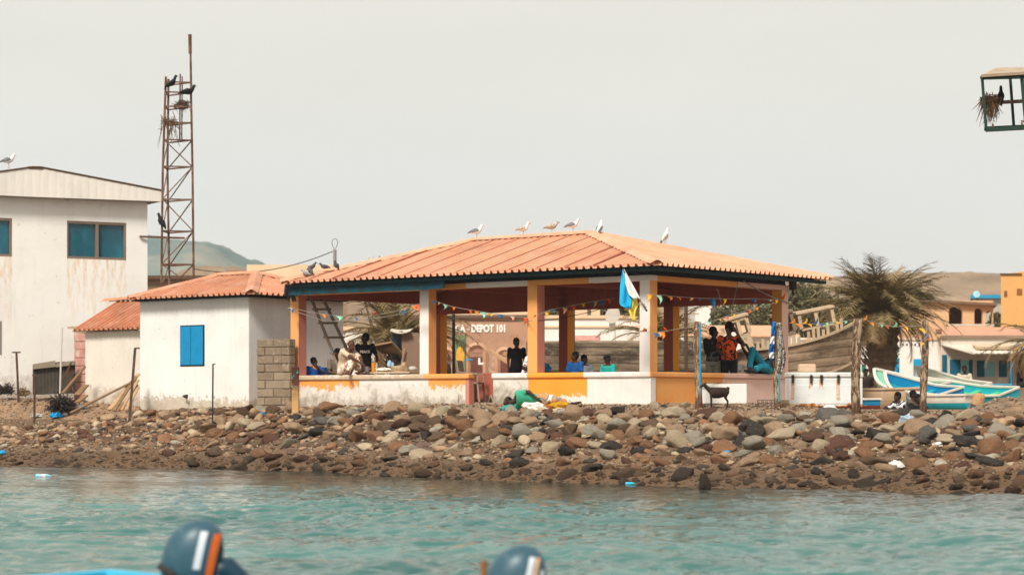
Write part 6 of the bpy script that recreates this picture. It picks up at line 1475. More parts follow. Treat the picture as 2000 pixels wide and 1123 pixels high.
    if legs:
        c = MB(); secs = [(J['pel'] + up * .10, hs * .160, fr * .122), (J['pel'], hs * .178, fr * .132), (J['pel'] - up * .10, hs * .160, fr * .120)]; c.loft(secs, 16)
        for s_ in 'LR':
            hi_, kn, an = J['hi' + s_], J['kn' + s_], J['an' + s_]; c.cap(hi_, kn, .104, .074)
            if leglen == 'long': c.ell(kn, .074); c.tube([kn, kn.lerp(an, .5), kn.lerp(an, .93)], [.073, .068, .058], 12)
        if skirt: c.loft([(J['pel'], hs * .18, fr * .14), ((J['knL'] + J['knR']) / 2, hs * .19, fr * .15), ((J['anL'] + J['anR']) / 2 + Vector((0, 0, .12)), hs * .2, fr * .16)], 16)
        cloth('trousers' if not skirt else 'skirt', c, legs)
    if hair:
        c = MB(); top = .012 if hair == 'short' else (.045 if hair == 'afro' else .014)
        c.ell(J['hed'] + hu * .042 - fv * .022, (.078 + top * .6, .092 + top * .5, .082 + top), HM, 16, 10); c.ell(J['hed'] - hu * .01 - fv * .045, (.072 + top * .4, .062 + top * .4, .075), HM, 14, 9)
        cloth('hair', c, M_HAIR, .010, 1)
    for sg in (1, -1):
        e_ = MB(); e_.ell(J['hed'] + fs_ * sg * .030 + fv * .079 + hu * .008, .011, None, 8, 6); e_.build('eye', M_EYE, r, smooth=True)
    if shoes:
        for s_ in 'LR':
            kn, an = J['kn' + s_], J['an' + s_]; ft = Vector((footL if s_ == 'L' and footL else (footR if s_ == 'R' and footR else foot))).normalized(); dn = (an - kn).normalized(); c = MB(); c.cap(an - ft * .035 + dn * .03, an + ft * .09 + dn * .04, .047, .040, 10); c.cap(an + ft * .09 + dn * .04, an + ft * .17 + dn * .045, .040, .028, 10); c.build('shoe', shoes, r, smooth=True)
    return r
def pat(name, stops, scale=14, rough=.9, vor=False, stretch=(1, 1, 1), detail=3, dist=.5):
    s = NT(name)
    if vor:
        v = s.n('ShaderNodeTexVoronoi'); v.inputs['Scale'].default_value = scale; s.l(s.vec(stretch), v.inputs['Vector']); q = s.n('ShaderNodeSeparateXYZ'); s.l(v.outputs['Color'], q.inputs[0]); f = q.outputs['X']
    else: f = s.noise(scale, detail, .6, s.vec(stretch), dist)
    MATS[name] = s.fin(s.ramp(f, stops, 'CONSTANT'), rough); return MATS[name]
M_BLK = mat('black_cloth', '#0d1114', .9, .2); M_GREYT = mat('dark_grey_trousers', '#23272a', .9, .2)
FLR = 1.418
def pxy(px, d): return (X_(px, d), d, FLR)
def hfit(py, px, d, full): return (Z_(py, d) - FLR) / full
FULL, SITF = 1.705, 1.325
def dF(px, y): return PV.d(PV.x(px, y), y)          # depth of a spot y metres inside the front parapet
def dS(px, x): return PV.d(x, PV.y(px, x))          # depth of a spot beside the right-hand parapet
# 1 standing man with white lettering on his back
d = dF(713, 1.1); h = hfit(651, 712, d, FULL)
def peace(r, J, side, up, fr, HM, h):
    t = text_mesh('lettering', 'PEACE', .085, M_WHT, r, (-.115, -.150, 1.22), extrude=.002, bold=.003)
person('tall standing person in a black T-shirt with PEACE lettered across it, looking left', pxy(713, d), R(0), dict(haL=(.30, -.14, 1.06), elL=(.29, .0, 1.13), haR=(-.25, -.1, .95)), h=h, shirt=M_BLK, legs=M_BLK, face=(-.85, -.35, 0), extra=peace)
# 2 seated boy in blue with orange collar
d = dF(614, .6)
def collar(r, J, side, up, fr, HM, h):
    c = MB(); n = J['nec']; c.tube([n + Vector((-.06, -.02, .02)), n + Vector((-.03, -.10, -.05)), n + Vector((.02, -.12, -.10)), n + Vector((.06, -.07, -.02)), n + Vector((.05, .04, .03))], .020, 8); c.build('collar', mat('orange_collar', '#f08a3a', .8), r, smooth=True)
person('boy in a blue shirt with an orange collar leaning back in a blue chair', pxy(614, d), R(28), dict(haL=(.06, -.12, 1.02), elL=(.24, -.16, .83)), SIT, h=hfit(697, 615, d, SITF), shirt=mat('royal_blue_shirt', '#1257a5', .8, .15), legs=M_GREYT, face=(.75, -.65, .05), extra=collar)
# 3 man sitting on the wall in a patterned wrap
d = dF(680, .12); zt = PV.z + zcap
PW_ = dict(pel=(0, .08, .10), che=(.03, -.02, .40), nec=(.10, -.09, .56), hed=(.17, -.14, .68), shL=(.20, .02, .53), shR=(-.03, -.16, .53), elL=(.40, -.16, .36), elR=(.18, -.36, .40), haL=(.42, -.30, .20), haR=(.38, -.38, .27), hiL=(.08, .04, .09), hiR=(-.07, .0, .09), knL=(.30, -.10, .36), knR=(.22, -.28, .34), anL=(.36, -.12, .07), anR=(.10, -.36, .06))
person('bald person in a brown and white patterned wrap crouched on the parapet, facing right', (X_(673, d), d, zt), R(0), PW_, BASE, h=1.0, skin='brown', shirt=mat('washed_shirt', '#d8c0a4', .9, .15), sleeve='short', legs=pat('leaf_print_wrap', [(0, '#e9dccb'), (.47, '#b05f2c'), (.53, '#e9dccb'), (.60, '#8f4a24')], 9, stretch=(1, 1, .5)), face=(.75, -.6, -.15), hair=None, foot=(.3, -.9, 0), skirt=False, shoes=None, extra=None)
# 4 person behind the ladder foot
d = dF(659, .9)
person('person in a grey top half hidden behind the ladder foot', pxy(659, d), R(30), None, SIT, h=hfit(680, 660, d, SITF), skin='brown', shirt=mat('grey_brown_top', '#7d6d60', .9, .2), legs=M_GREYT, face=(-.6, -.5, -.2), vox=.013)
# 5 head on arms at the table
d = dF(782, .75)
person('person with head bowed at the table behind the blue packets', pxy(782, d), R(-30), dict(che=(0, -.05, .80), nec=(0, -.14, .96), hed=(0, -.22, 1.06), shL=(.18, -.12, .92), shR=(-.18, -.12, .92)), SIT, h=hfit(693, 780, d, 1.17), shirt=mat('beige_knit', '#b9a080', .95, .35, 20), legs=M_GREYT, face=(-.3, -.75, -.5), vox=.013)
# 6 standing man in black behind the opening
d = dF(1009, 1.3)
person('slim standing person in a black T-shirt looking out left of the orange column', pxy(1009, d), R(8), dict(haL=(.21, -.04, .84)), h=hfit(660, 1012, d, FULL), shirt=M_BLK, legs=M_BLK, face=(.35, -.9, 0))
# 7 person in white speckled shirt leaning behind the column
d = dF(1029, .62)
person('person in a white shirt with coloured specks hunched behind the orange column', pxy(1031, d), R(62), dict(che=(0, -.05, .84), nec=(0, -.13, 1.0), hed=(.0, -.22, 1.10), shL=(.19, -.10, .95), shR=(-.19, -.10, .95)), SIT, h=.98, shirt=pat('speckled_shirt', [(0, '#efeae4'), (.62, '#a8323c'), (.70, '#efeae4'), (.80, '#2397b4'), (.86, '#403a48'), (.90, '#efeae4')], 26, vor=True), legs=M_GREYT, face=(.2, -.9, -.2), vox=.013)
# 8 blue patterned shirt
d = dF(1122, .65)
person('seated person in a deep blue patterned shirt facing left', pxy(1122, d), R(-35), None, SIT, h=hfit(686, 1118, d, SITF), shirt=pat('blue_pattern', [(0, '#0d3f78'), (.45, '#12599b'), (.58, '#0b2f5c'), (.66, '#3a86b8')], 18), legs=M_GREYT, face=(-.55, -.8, 0))
d = dF(1142, 1.5)
person('seated person in a pale striped shirt behind the one in deep blue', pxy(1142, d), R(20), None, SIT, h=hfit(692, 1140, d, SITF), skin='brown', shirt=pat('pale_stripe', [(0, '#dfe3e6'), (.5, '#b9c4cc')], 22, stretch=(.3, .3, 3)), legs=M_GREYT, face=(.5, -.8, 0))
def capf(r, J, side, up, fr, HM, h):
    c = MB(); hu = HM @ Vector((0, 0, 1)); fv = HM @ Vector((0, -1, 0)); c.loft([(J['hed'] + hu * .035, HM @ Vector((.088, 0, 0)), HM @ Vector((0, .105, 0))), (J['hed'] + hu * .09, HM @ Vector((.082, 0, 0)), HM @ Vector((0, .098, 0))), (J['hed'] + hu * .125, HM @ Vector((.05, 0, 0)), HM @ Vector((0, .06, 0))), (J['hed'] + hu * .135, HM @ Vector((.01, 0, 0)), HM @ Vector((0, .01, 0)))], 16)
    c.loft([(J['hed'] + hu * .045 + fv * .13, HM @ Vector((.06, 0, 0)), fv * .06), (J['hed'] + hu * .037 + fv * .135, HM @ Vector((.062, 0, 0)), fv * .062)], 12); c.build('cap', mat('black_cap', '#101214', .8), r, smooth=True)
d = dF(1186, .7)
person('seated person in a turquoise T-shirt and dark cap looking down at a phone', pxy(1186, d), R(-40), dict(haL=(.05, -.30, .80), haR=(-.05, -.30, .80)), SIT, h=hfit(692, 1187, d, SITF + .01), shirt=mat('turquoise_shirt', '#1fa093', .85, .12), legs=M_GREYT, face=(-.75, -.55, -.25), hair=None, extra=capf)
# 10, 11 the standing pair at the right
d = dS(1394, -.8)
person('person in black with grey sleeves standing back turned beside the orange shirt', pxy(1394, d), R(165), dict(haL=(-.0, -.2, 1.0), elL=(.2, -.12, 1.12)), h=hfit(638, 1401, d, FULL), shirt=pat('black_grey_jersey', [(0, '#15181b'), (.53, '#5b5c58')], 3.5, dist=0), legs=mat('stone_trousers', '#9a9484', .9, .15, 5), face=(-.8, -.35, 0))
d = dS(1424, -.36)
person('girl in an orange and black patterned shirt holding a hand to her ear', pxy(1424, d), R(-12), dict(haL=(.16, -.06, 1.52), elL=(.33, -.05, 1.24), haR=(-.10, -.20, 1.02), elR=(-.24, -.04, 1.12)), h=hfit(630, 1424, d, FULL + .02), skin='brown', shirt=pat('orange_black_print', [(0, '#1c1210'), (.46, '#e2551d'), (.60, '#2a1612'), (.68, '#ee7a2a')], 6.5, dist=1.0), legs=mat('black_sweatpants', '#16181b', .9), face=(-.35, -.9, 0), hair='afro')
o = MB(); o.tube([(0, 0, 0), (0, 0, .55)], .006, 4)
# 12 reclining person in teal jeans
d = dS(1470, -.16); zt = PV.z + zcap
RC = dict(pel=(.33, .0, .12), che=(.62, .08, .24), nec=(.78, .12, .34), hed=(.90, .12, .42), shL=(.72, -.08, .32), shR=(.76, .28, .32), elL=(.55, -.22, .16), elR=(.55, .35, .2), haL=(.32, -.20, .20), haR=(.35, .25, .22), hiL=(.30, -.06, .12), hiR=(.32, .08, .12), knL=(-.06, -.16, .14), knR=(-.08, .05, .50), anL=(-.30, -.20, .06), anR=(-.28, -.04, .08))
r_ = person('person in teal jeans lying on the parapet, one knee raised, by the towel post', (X_(1478, d), d, zt), R(41), RC, BASE, h=1.04, shirt=mat('dark_olive_top', '#2c2a28', .9), sleeve='long', legs=mat('teal_jeans', '#16839a', .85, .15), face=(-.6, -.3, .7), foot=(-.9, -.25, .1), shoes=mat('white_dark_shoe', '#2a2d33', .7, .3, 9, (.8, .8, .8), .3))
# rolled jean cuffs
for a in ((-.215, -.175, .085), (-.245, -.015, .15)):
    c = MB(); c.tube([Vector(a), Vector(a) + Vector((.035, .005, .03))], .068, 12); c.build('rolled_cuff', mat('pale_denim', '#6bb4c4', .9), r_)
# 12b second lying person: bare feet and dark clothes left of the jeans
RD = dict(pel=(.25, .1, .12), che=(.52, .14, .2), nec=(.68, .14, .28), hed=(.80, .14, .34), shL=(.62, -.04, .26), shR=(.66, .3, .26), elL=(.45, -.08, .2), elR=(.5, .3, .2), haL=(.25, -.02, .26), haR=(.3, .25, .2), hiL=(.22, .04, .13), hiR=(.24, .16, .13), knL=(-.10, .02, .46), knR=(-.12, .18, .44), anL=(-.32, .05, .62), anR=(-.3, .2, .60))
person('person in black lying with bare feet up behind the teal jeans', (X_(1482, dS(1482, -.5)), dS(1482, -.5), zt - .05), R(50), RD, BASE, h=.95, skin='brown', shirt=M_BLK, legs=M_BLK, leglen='short', face=(-.6, -.3, .7), foot=(-.7, -.1, .6), shoes=None)
# bench and bag behind them
m = MB(); q0 = dS(1440, -.75); m.beam((X_(1440, q0), q0, zt - .03), (X_(1512, dS(1512, -.75)), dS(1512, -.75), zt - .03), .3, .1); tag(m.build('bench_board', mat('dark_wood_board', '#3a2a22', .8)), 'dark board behind the girl in the orange shirt', 'board')
blob('white plastic bag lying on the parapet behind the girl', 1442, 722, dS(1442, -.4), .15, .12, .12, M_WBAG, 21)
m = MB(); q0 = dS(1292, -.4); m.beam((X_(1292, q0), q0, zt - .03), (X_(1385, dS(1385, -.4)), dS(1385, -.4), zt - .03), .3, .12); tag(m.build('bench', mat('slate_bench', '#3d4348', .7), bevel=.01), 'slate-coloured bench top along the right bay behind the corner column', 'bench')
# 13 sleeper on the ground
d = 44.6; g0 = ground_z(X_(1040, d), d); SL = dict(pel=(.22, .1, .20), che=(-.10, .05, .22), nec=(-.30, .03, .2), hed=(-.44, .02, .17), shL=(-.22, -.02, .34), shR=(-.22, .12, .12), elL=(.0, -.10, .38), elR=(-.35, .0, .1), haL=(.16, -.18, .24), haR=(-.46, -.12, .06), hiL=(.22, .02, .26), hiR=(.22, .14, .16), knL=(.52, -.16, .22), knR=(.54, -.06, .10), anL=(.86, .02, .14), anR=(.88, .1, .06))
sl = person('person in a green top asleep on the ground under striped cloth before the parapet', (X_(1033, d), d, g0 + .0), R(0), SL, BASE, h=1.0, shirt=mat('sea_green_top', '#3fa37f', .9, .2), legs=pat('stripe_blanket', [(0, '#e08a5c'), (.36, '#8b8f80'), (.5, '#e6dccf'), (.62, '#e08a5c'), (.74, '#7b4a3c')], 3.5, stretch=(2.2, .4, 1.2), detail=0, dist=0), face=(-.3, -.5, .5), foot=(.9, 0, .2), shoes=None, vox=.013)
def lump(label, px, py, d, sx, sy, sz, m_, seed, name='blanket', cat='blanket', jag=.3): return blob(label, px, py, d, sx, sy, sz, m_, seed, name=name, cat=cat, jag=jag)
lump('white flowered sheet bunched in front of the sleeper', 1042, 796, 44.15, .22, .12, .12, pat('floral_white', [(0, '#e4ded6'), (.66, '#8f4a56'), (.72, '#e4ded6')], 14, vor=True), 31)
lump('mustard yellow blanket over the sleeper legs', 1092, 793, 44.3, .21, .16, .09, mat('mustard_cloth', '#b98a1e', .9, .2), 32)
lump('teal and pink patterned bundle beside the sleeper head', 995, 799, 44.3, .17, .12, .08, pat('teal_pink', [(0, '#0e6272'), (.45, '#3fb8a8'), (.55, '#10405a'), (.66, '#d89aa0')], 13), 33, name='cloth_bundle', cat='bundle')
m = MB(); n = 14; dd = 44.1; P = [[Vector((X_(1030 + 82 * i / n, dd + .4 * j), dd - .1 + .8 * j, ground_z(X_(1030 + 82 * i / n, dd + .4 * j), dd - .1 + .8 * j) + .04 + .02 * math.sin(i * 1.3 + j))) for i in range(n + 1)] for j in (0, .33, .66, 1)]; m.grid(P); tag(thick(m.build('ground_sheet', mat('cream_sheet', '#cdb79c', .95, .15), smooth=True, fix=False), .02), 'cream sheet spread on the ground under the sleeper', 'sheet')
# 14 people by the boats
def ground_sit(label, px, py, d, shirt, rz, vox=.02): return person(label, (X_(px, d), d, Z_(py, d) - .62 * 1.0), rz, dict(pel=(0, .05, .12), che=(0, .02, .44), nec=(0, -.04, .6), hed=(0, -.08, .73), shL=(.17, -.02, .56), shR=(-.17, -.02, .56), elL=(.26, -.2, .4), elR=(-.26, -.2, .4), haL=(.12, -.36, .42), haR=(-.12, -.36, .42), hiL=(.09, .03, .11), hiR=(-.09, .03, .11), knL=(.15, -.32, .42), knR=(-.15, -.32, .42), anL=(.12, -.38, .08), anR=(-.12, -.38, .08)), BASE, shirt=shirt, legs=M_GREYT, vox=vox)
ground_sit('person in a white and dark top squatting by the tan boat, the left one', 1757, 783, 56.0, pat('white_dark_top', [(0, '#dfe2e4'), (.5, '#20242a')], 3), R(-60))
ground_sit('person in a grey top squatting between two others by the boats', 1779, 780, 56.4, mat('warm_grey_top', '#5a5046'), R(60))
ground_sit('person in black squatting nearest the mottled post', 1790, 787, 55.8, M_BLK, R(20))
person('person in a pale shirt sitting at the blue counter doorway', (X_(1884, 72.5), 72.5, 1.2), 0, None, SIT, h=1.0, shirt=mat('cream_shirt', '#d8c9b0'), legs=M_GREYT, vox=.025, name='person').location.z += .12
person('dark seated person at the far right shop counter', (X_(1996, 72.3), 72.3, 1.5), R(60), None, SIT, h=1.0, shirt=M_BLK, legs=M_GREYT, vox=.025)
person('dark figure standing by the green door behind the freezer', (X_(1691, 66), 66, 1.2 - .35), 0, None, BASE, h=.93, shirt=mat('dark_brown_robe', '#2e211c'), legs=mat('dark_brown_robe', '#2e211c'), vox=.025)
# ------------------------------------------------------------------ ladder, table, chairs
ld = thing('ladder', 'old wooden ladder with blue paint streaks leaning inside the left bay', 'ladder', tuple(at(660, 760, 50.5))); o0 = Vector(ld.location)
M_LAD = mat('ladder_wood', '#8c7b6b', .9, .25, 4, (.30, .22, .16), .5); M_LADB = mat('ladder_blue', '#948270', .8, .3, 1.6, (.03, .30, .38), .42)
RA0, RA1 = at(664, 725, dF(664, .9)), at(605, 575, dF(605, .5)); RB0, RB1 = at(686, 700, dF(686, 1.3)), at(625, 570, dF(625, .9))
for nm, a, b_, mm in (('rail', RA0, RA1, M_LADB), ('rail', RB0 + (RB0 - RB1) * .18, RB1, M_LAD)): m = MB(); m.beam(a - o0, b_ - o0, .10, .06); m.build(nm, mm, ld, bevel=.005)
for py in (604, 631, 659, 690):
    ta = (py - 725) / (575 - 725); tb = (py - 700) / (570 - 700); a = RA0.lerp(RA1, ta); b_ = RB0.lerp(RB1, tb); ex_ = (b_ - a) * .12; m = MB(); m.beam(a - o0 - ex_, b_ - o0 + ex_, .12, .05); m.build('rung', M_LAD, ld, bevel=.005)
TBD = dF(760, .55)
t = thing('table', 'long pale table behind the left parapet carrying food and packets', 'table', (X_(760, TBD), TBD, FLR), TH); zt2 = Z_(726, TBD) - FLR; ang_ = R(0); tw2 = X_(816, TBD) - X_(700, TBD)
m = MB(); tw2 *= 1.25; m.box(-tw2 / 2, tw2 / 2, -.25, .3, zt2 - .04, zt2); m.build('table_top', mat('pale_table', '#c9b193', .7), t, bevel=.005)
for sx in (-1, 1):
    for sy in (-.2, .25): m = MB(); m.beam((sx * (tw2 / 2 - .06), sy, 0), (sx * (tw2 / 2 - .06), sy, zt2 - .041), .05); m.build('leg', mat('table_leg', '#5c4a3c'), t)
tz = FLR + zt2
b_ = thing('juice_bottle', 'plastic bottle of orange drink standing on the table', 'bottle', (X_(729.5, TBD), TBD, tz + .002)); k = (Z_(698, TBD) - tz) / .31
m = MB(); m.loft([((0, 0, 0), (.045, 0, 0), (0, .045, 0)), ((0, 0, .2 * k), (.047, 0, 0), (0, .047, 0)), ], 16); m.build('drink', mat('orange_drink', '#d98a25', .25, .08), b_, smooth=False)
m = MB(); m.loft([((0, 0, .2 * k), (.047, 0, 0), (0, .047, 0)), ((0, 0, .25 * k), (.044, 0, 0), (0, .044, 0)), ((0, 0, .28 * k), (.024, 0, 0), (0, .024, 0)), ((0, 0, .31 * k), (.022, 0, 0), (0, .022, 0))], 16); m.build('bottle_neck', mat('clear_neck', '#a89c8a', .3), b_, smooth=True)
b_ = thing('cooking_pot', 'shiny aluminium pot beside the bottle of orange drink', 'pot', (X_(716, TBD), TBD, tz + .002)); m = MB(); m.loft([((0, 0, 0), (.062, 0, 0), (0, .062, 0)), ((0, 0, .12), (.064, 0, 0), (0, .064, 0))], 18); m.build('pot_body', mat('aluminium', '#9a9a98', .35, .1, 3, metal=.8), b_, smooth=False)
for sg in (-1, 1): m = MB(); m.tube([(sg * .06, 0, .09), (sg * .09, 0, .09), (sg * .09, 0, .06), (sg * .06, 0, .06)], .006, 5); m.build('pot_handle', mat('aluminium', '#9a9a98'), b_)
for i, (px, lab) in enumerate(((761, 'left blue and white packet on the table'), (770, 'right blue and white packet on the table'))): blob(lab, px, 712, TBD, .055, .05, .10, pat('blue_white_packet', [(0, '#1e9fd0'), (.5, '#dfeaec'), (.6, '#0e79b4')], 24), 60 + i, name='packet', cat='packet', jag=.15)
blob('heap of crumpled white paper on the table', 750, 722, TBD, .18, .09, .045, mat('white_paper', '#e6e0d6', .8, .1), 63, name='paper_heap', cat='paper', jag=.5)
blob('pale folded cloth beside the seated person with bowed head', 806, 720, TBD, .10, .08, .06, mat('pale_cloth', '#cfcabd', .9), 64, name='folded_cloth', cat='cloth', jag=.1)
def chair(label, px, d, rz, m_, top=.86, z=FLR):
    r = thing('plastic_chair', label, 'chair', (X_(px, d), d, z), rz); m = MB(); m.box(-.24, .24, -.22, .22, .40, .44); m.build('seat', m_, r, bevel=.01)
    m = MB(); m.hexa([(-.23, .2, .45), (.23, .2, .45), (.23, .23, .45), (-.23, .23, .45), (-.22, .28, top), (.22, .28, top), (.22, .31, top), (-.22, .31, top)]); m.build('backrest', m_, r, bevel=.01)
    for sx in (-1, 1):
        m = MB(); m.beam((sx * .25, -.2, .62), (sx * .25, .24, .66), .05, .03); m.beam((sx * .25, -.2, .44), (sx * .25, -.2, .605), .03, .04); m.build('armrest', m_, r)
        for sy in (-1, 1): m = MB(); m.beam((sx * .21, sy * .19, .399), (sx * .24, sy * .24, 0), .04); m.build('leg', m_, r)
    return r
M_CHB = mat('blue_plastic_chair', '#0f5f96', .5, .1); M_CHG = mat('taupe_plastic_chair', '#8c7a68', .6, .15)
chair('blue plastic chair under the boy with the orange collar', 617, dF(617, .75), R(25), M_CHB, .80)
chair('another blue chair back behind the boy in blue', 634, dF(634, 1.2), R(-20), M_CHB, .84)
chair('taupe plastic chair standing in the parapet opening, seen from the side', 922, dF(922, .35), R(75), M_CHG, .92)
chair('taupe chair to the right of the person in turquoise', 1222, dF(1222, 1.2), R(0), M_CHG, .70)
chair('taupe chair under the ladder foot', 650, dF(650, 1.5), R(40), M_CHG, .78)
m = MB(); m.box(-.09, .09, -.03, .03, 0, .03); tag(m.build('blue_box', mat('small_blue_box', '#1f8fc0'), loc=(X_(915, dF(922, .4)), dF(922, .4), FLR + .925)), 'small blue box balanced on the chair in the opening', 'box')
blob('turquoise cloth bag behind the dusky side of the middle column', 1064, 721, dF(1064, .8), .13, .1, .12, mat('turquoise_bag', '#1389a4', .8, .2), 70, name='cloth_bag')
# broken boat shelter seen through bay one
bs = thing('boat_shelter', 'dark broken fibreboard shelter with a torn pale roof seen through the left bay', 'shelter', tuple(at(790, 735, 58))); o0 = Vector(bs.location)
m = MB(); m.hexa([at(786, 735, 58) - o0, at(820, 735, 58) - o0, at(820, 735, 60) - o0, at(786, 735, 60) - o0, at(784, 648, 58) - o0, at(818, 650, 58) - o0, at(818, 650, 60) - o0, at(784, 648, 60) - o0]); m.build('side_board', mat('brown_fibreboard', '#8a6f5c', .9, .15, 1), bs)
m = MB(); m.hexa([at(765, 700, 59) - o0, at(786, 712, 58.2) - o0, at(786, 712, 60) - o0, at(765, 700, 60) - o0, at(766, 650, 59) - o0, at(786, 646, 58.2) - o0, at(786, 646, 60) - o0, at(766, 650, 60) - o0]); m.build('dark_back', mat('dark_board', '#21303a'), bs)
m = MB(); n = 10; m.grid([[at(762 + 40 * i / n, 646 + 5 * math.sin(i / n * 3.14), 57.8) - o0 for i in range(n + 1)], [at(764 + 42 * i / n, 642 + 3 * math.sin(i / n * 3.14), 60) - o0 for i in range(n + 1)]]); thick(m.build('torn_roof', mat('pale_sheet', '#cfc3b0', .8), bs, fix=False), .02)
m = MB(); m.grid([[at(728, 676, 58.6) - o0, at(767, 668, 58) - o0], [at(748, 690, 58.6) - o0, at(790, 694, 58) - o0]]); thick(m.build('hanging_net', mat('net_brown', '#6d553f', .95, .4, 8), bs, fix=False), .04)
m = MB(); m.beam(at(728, 675, 58.5) - o0, at(765, 668, 58) - o0, .04); m.beam(at(783, 715, 57.9) - o0, at(790, 680, 57.9) - o0, .03); m.build('stick', mat('pale_timber', '#b3906c'), bs)
# rowing boat shape in the second bay
m = MB(); m.beam(at(858, 698, 56), at(880, 712, 56), .04); m.beam(at(858, 694, 56.2), at(880, 710, 56.3), .03); tag(m.build('pale_sticks', mat('white_pipe', '#c9c5bd')), 'pair of pale sticks over the brown heap in the second bay', 'stick')
blob('round brown heap under the pale sticks in the second bay', 868, 722, 56.4, .17, .15, .3, mat('brown_heap', '#6f5844', .95, .3), 71, name='brown_heap', cat='heap', jag=.15)
# ------------------------------------------------------------------ towels on the post
o = thing('striped_towel', 'blue and white towel hanging on the left of the second wooden post', 'towel', tuple(at(1508, 640, 42.4))); o0 = Vector(o.location)
for nm, rows, c in (('upper_blue', [(628, 1509, 1515), (645, 1506, 1514), (657, 1506, 1512)], '#0f6fb5'), ('white_part', [(657, 1506, 1513), (672, 1504, 1512)], '#dfe3e6'), ('blue_part', [(672, 1503.5, 1512), (688, 1501, 1512)], '#0f5a96'), ('lower_white', [(688, 1501.5, 1512), (700, 1503, 1511)], '#d5dadf'), ('lower_blue', [(700, 1503, 1511), (706, 1506, 1510)], '#0d4a80')):
    m = MB(); cloth_grid(m, rows, 42.45, o0, .035, 8, 6); thick(m.build(nm, mat('towel_' + c.strip('#'), c, .95, .15), o, smooth=True, fix=False), .012)
o = thing('patterned_cloth', 'black and white patterned cloth hanging on the right of the second wooden post', 'cloth', tuple(at(1524, 640, 42.4))); o0 = Vector(o.location)
m = MB(); cloth_grid(m, [(631, 1519, 1523), (650, 1519, 1528), (680, 1520, 1532), (705, 1519, 1532), (722, 1518, 1529), (729, 1519, 1527)], 42.3, o0, .05, 22, 8); thick(m.build('cloth', pat('black_white_print', [(0, '#1d1b1a'), (.48, '#cfc8ba'), (.56, '#24211f'), (.63, '#c4bcae')], 17, dist=1.5), o, smooth=True, fix=False), .015)
# ------------------------------------------------------------------ goat
d = 43.0; gz = ground_z(X_(1403, d), d)
gt = thing('goat', 'small dark brown goat standing in profile with its head behind the striped post', 'goat', (X_(1402, d), d, gz)); S_ = (Z_(747, d) - gz) / .60
m = MB(); KG = 1.32
m.loft([((-.19, 0, .40), (0, .035 * KG, 0), (-.02, 0, .05 * KG)), ((-.16, 0, .385), (0, .07 * KG, 0), (-.01, 0, .085 * KG)), ((-.08, 0, .365), (0, .085 * KG, 0), (0, 0, .10 * KG)), ((.03, 0, .365), (0, .095 * KG, 0), (0, 0, .098 * KG)), ((.13, 0, .38), (0, .08 * KG, 0), (0, 0, .085 * KG)), ((.20, 0, .39), (0, .055 * KG, 0), (0, 0, .07 * KG)), ((.235, 0, .39), (0, .02 * KG, 0), (0, 0, .03 * KG))], 14)
m.cap((-.15, 0, .41), (-.26, 0, .52), .062, .040); m.cap((-.26, 0, .53), (-.30, 0, .545), .042, .038); m.cap((-.30, 0, .54), (-.36, 0, .50), .036, .022)
for sy in (-1, 1):
    m.cap((-.28, sy * .03, .565), (-.25, sy * .07, .60), .014, .006); m.cap((-.275, sy * .018, .58), (-.245, sy * .022, .635), .009, .004)
    m.cap((-.13, sy * .05, .36), (-.135, sy * .055, .23), .038, .020); m.cap((-.135, sy * .055, .22), (-.135, sy * .055, .03), .0185, .014); m.cap((-.135, sy * .055, .03), (-.145, sy * .055, .015), .017, .015)
    m.cap((.17, sy * .05, .37), (.155, sy * .06, .25), .052, .026); m.cap((.155, sy * .06, .25), (.205, sy * .06, .165), .024, .017); m.cap((.205, sy * .06, .165), (.185, sy * .06, .03), .016, .013); m.cap((.185, sy * .06, .03), (.175, sy * .06, .015), .016, .015)
m.cap((.22, 0, .43), (.235, 0, .47), .016, .014); m.cap((.235, 0, .47), (.20, 0, .50), .014, .012)
s = NT('goat_coat'); n = s.noise(5, 5, .6); z = s.z(); col = s.ramp(n, [(.35, '#1a120d'), (.55, '#2f2016'), (.75, '#4d3523')]); M_GOAT = s.fin(col, .8, s.noise(40, 3, .6), .4, .006)
go_ = m.build('body', M_GOAT, gt); bake(go_, ('REMESH', dict(mode='VOXEL', voxel_size=.008)), ('SMOOTH', dict(factor=.5, iterations=3))); go_.data.polygons.foreach_set('use_smooth', [True] * len(go_.data.polygons)); gt.scale = (S_ * 1.12, S_, S_)
for sy in (-1, 1): m = MB(); m.ell((-.305, sy * .032, .553), .007, None, 8, 6); m.build('eye', mat('amber_eye', '#c08a3a', .3), gt)
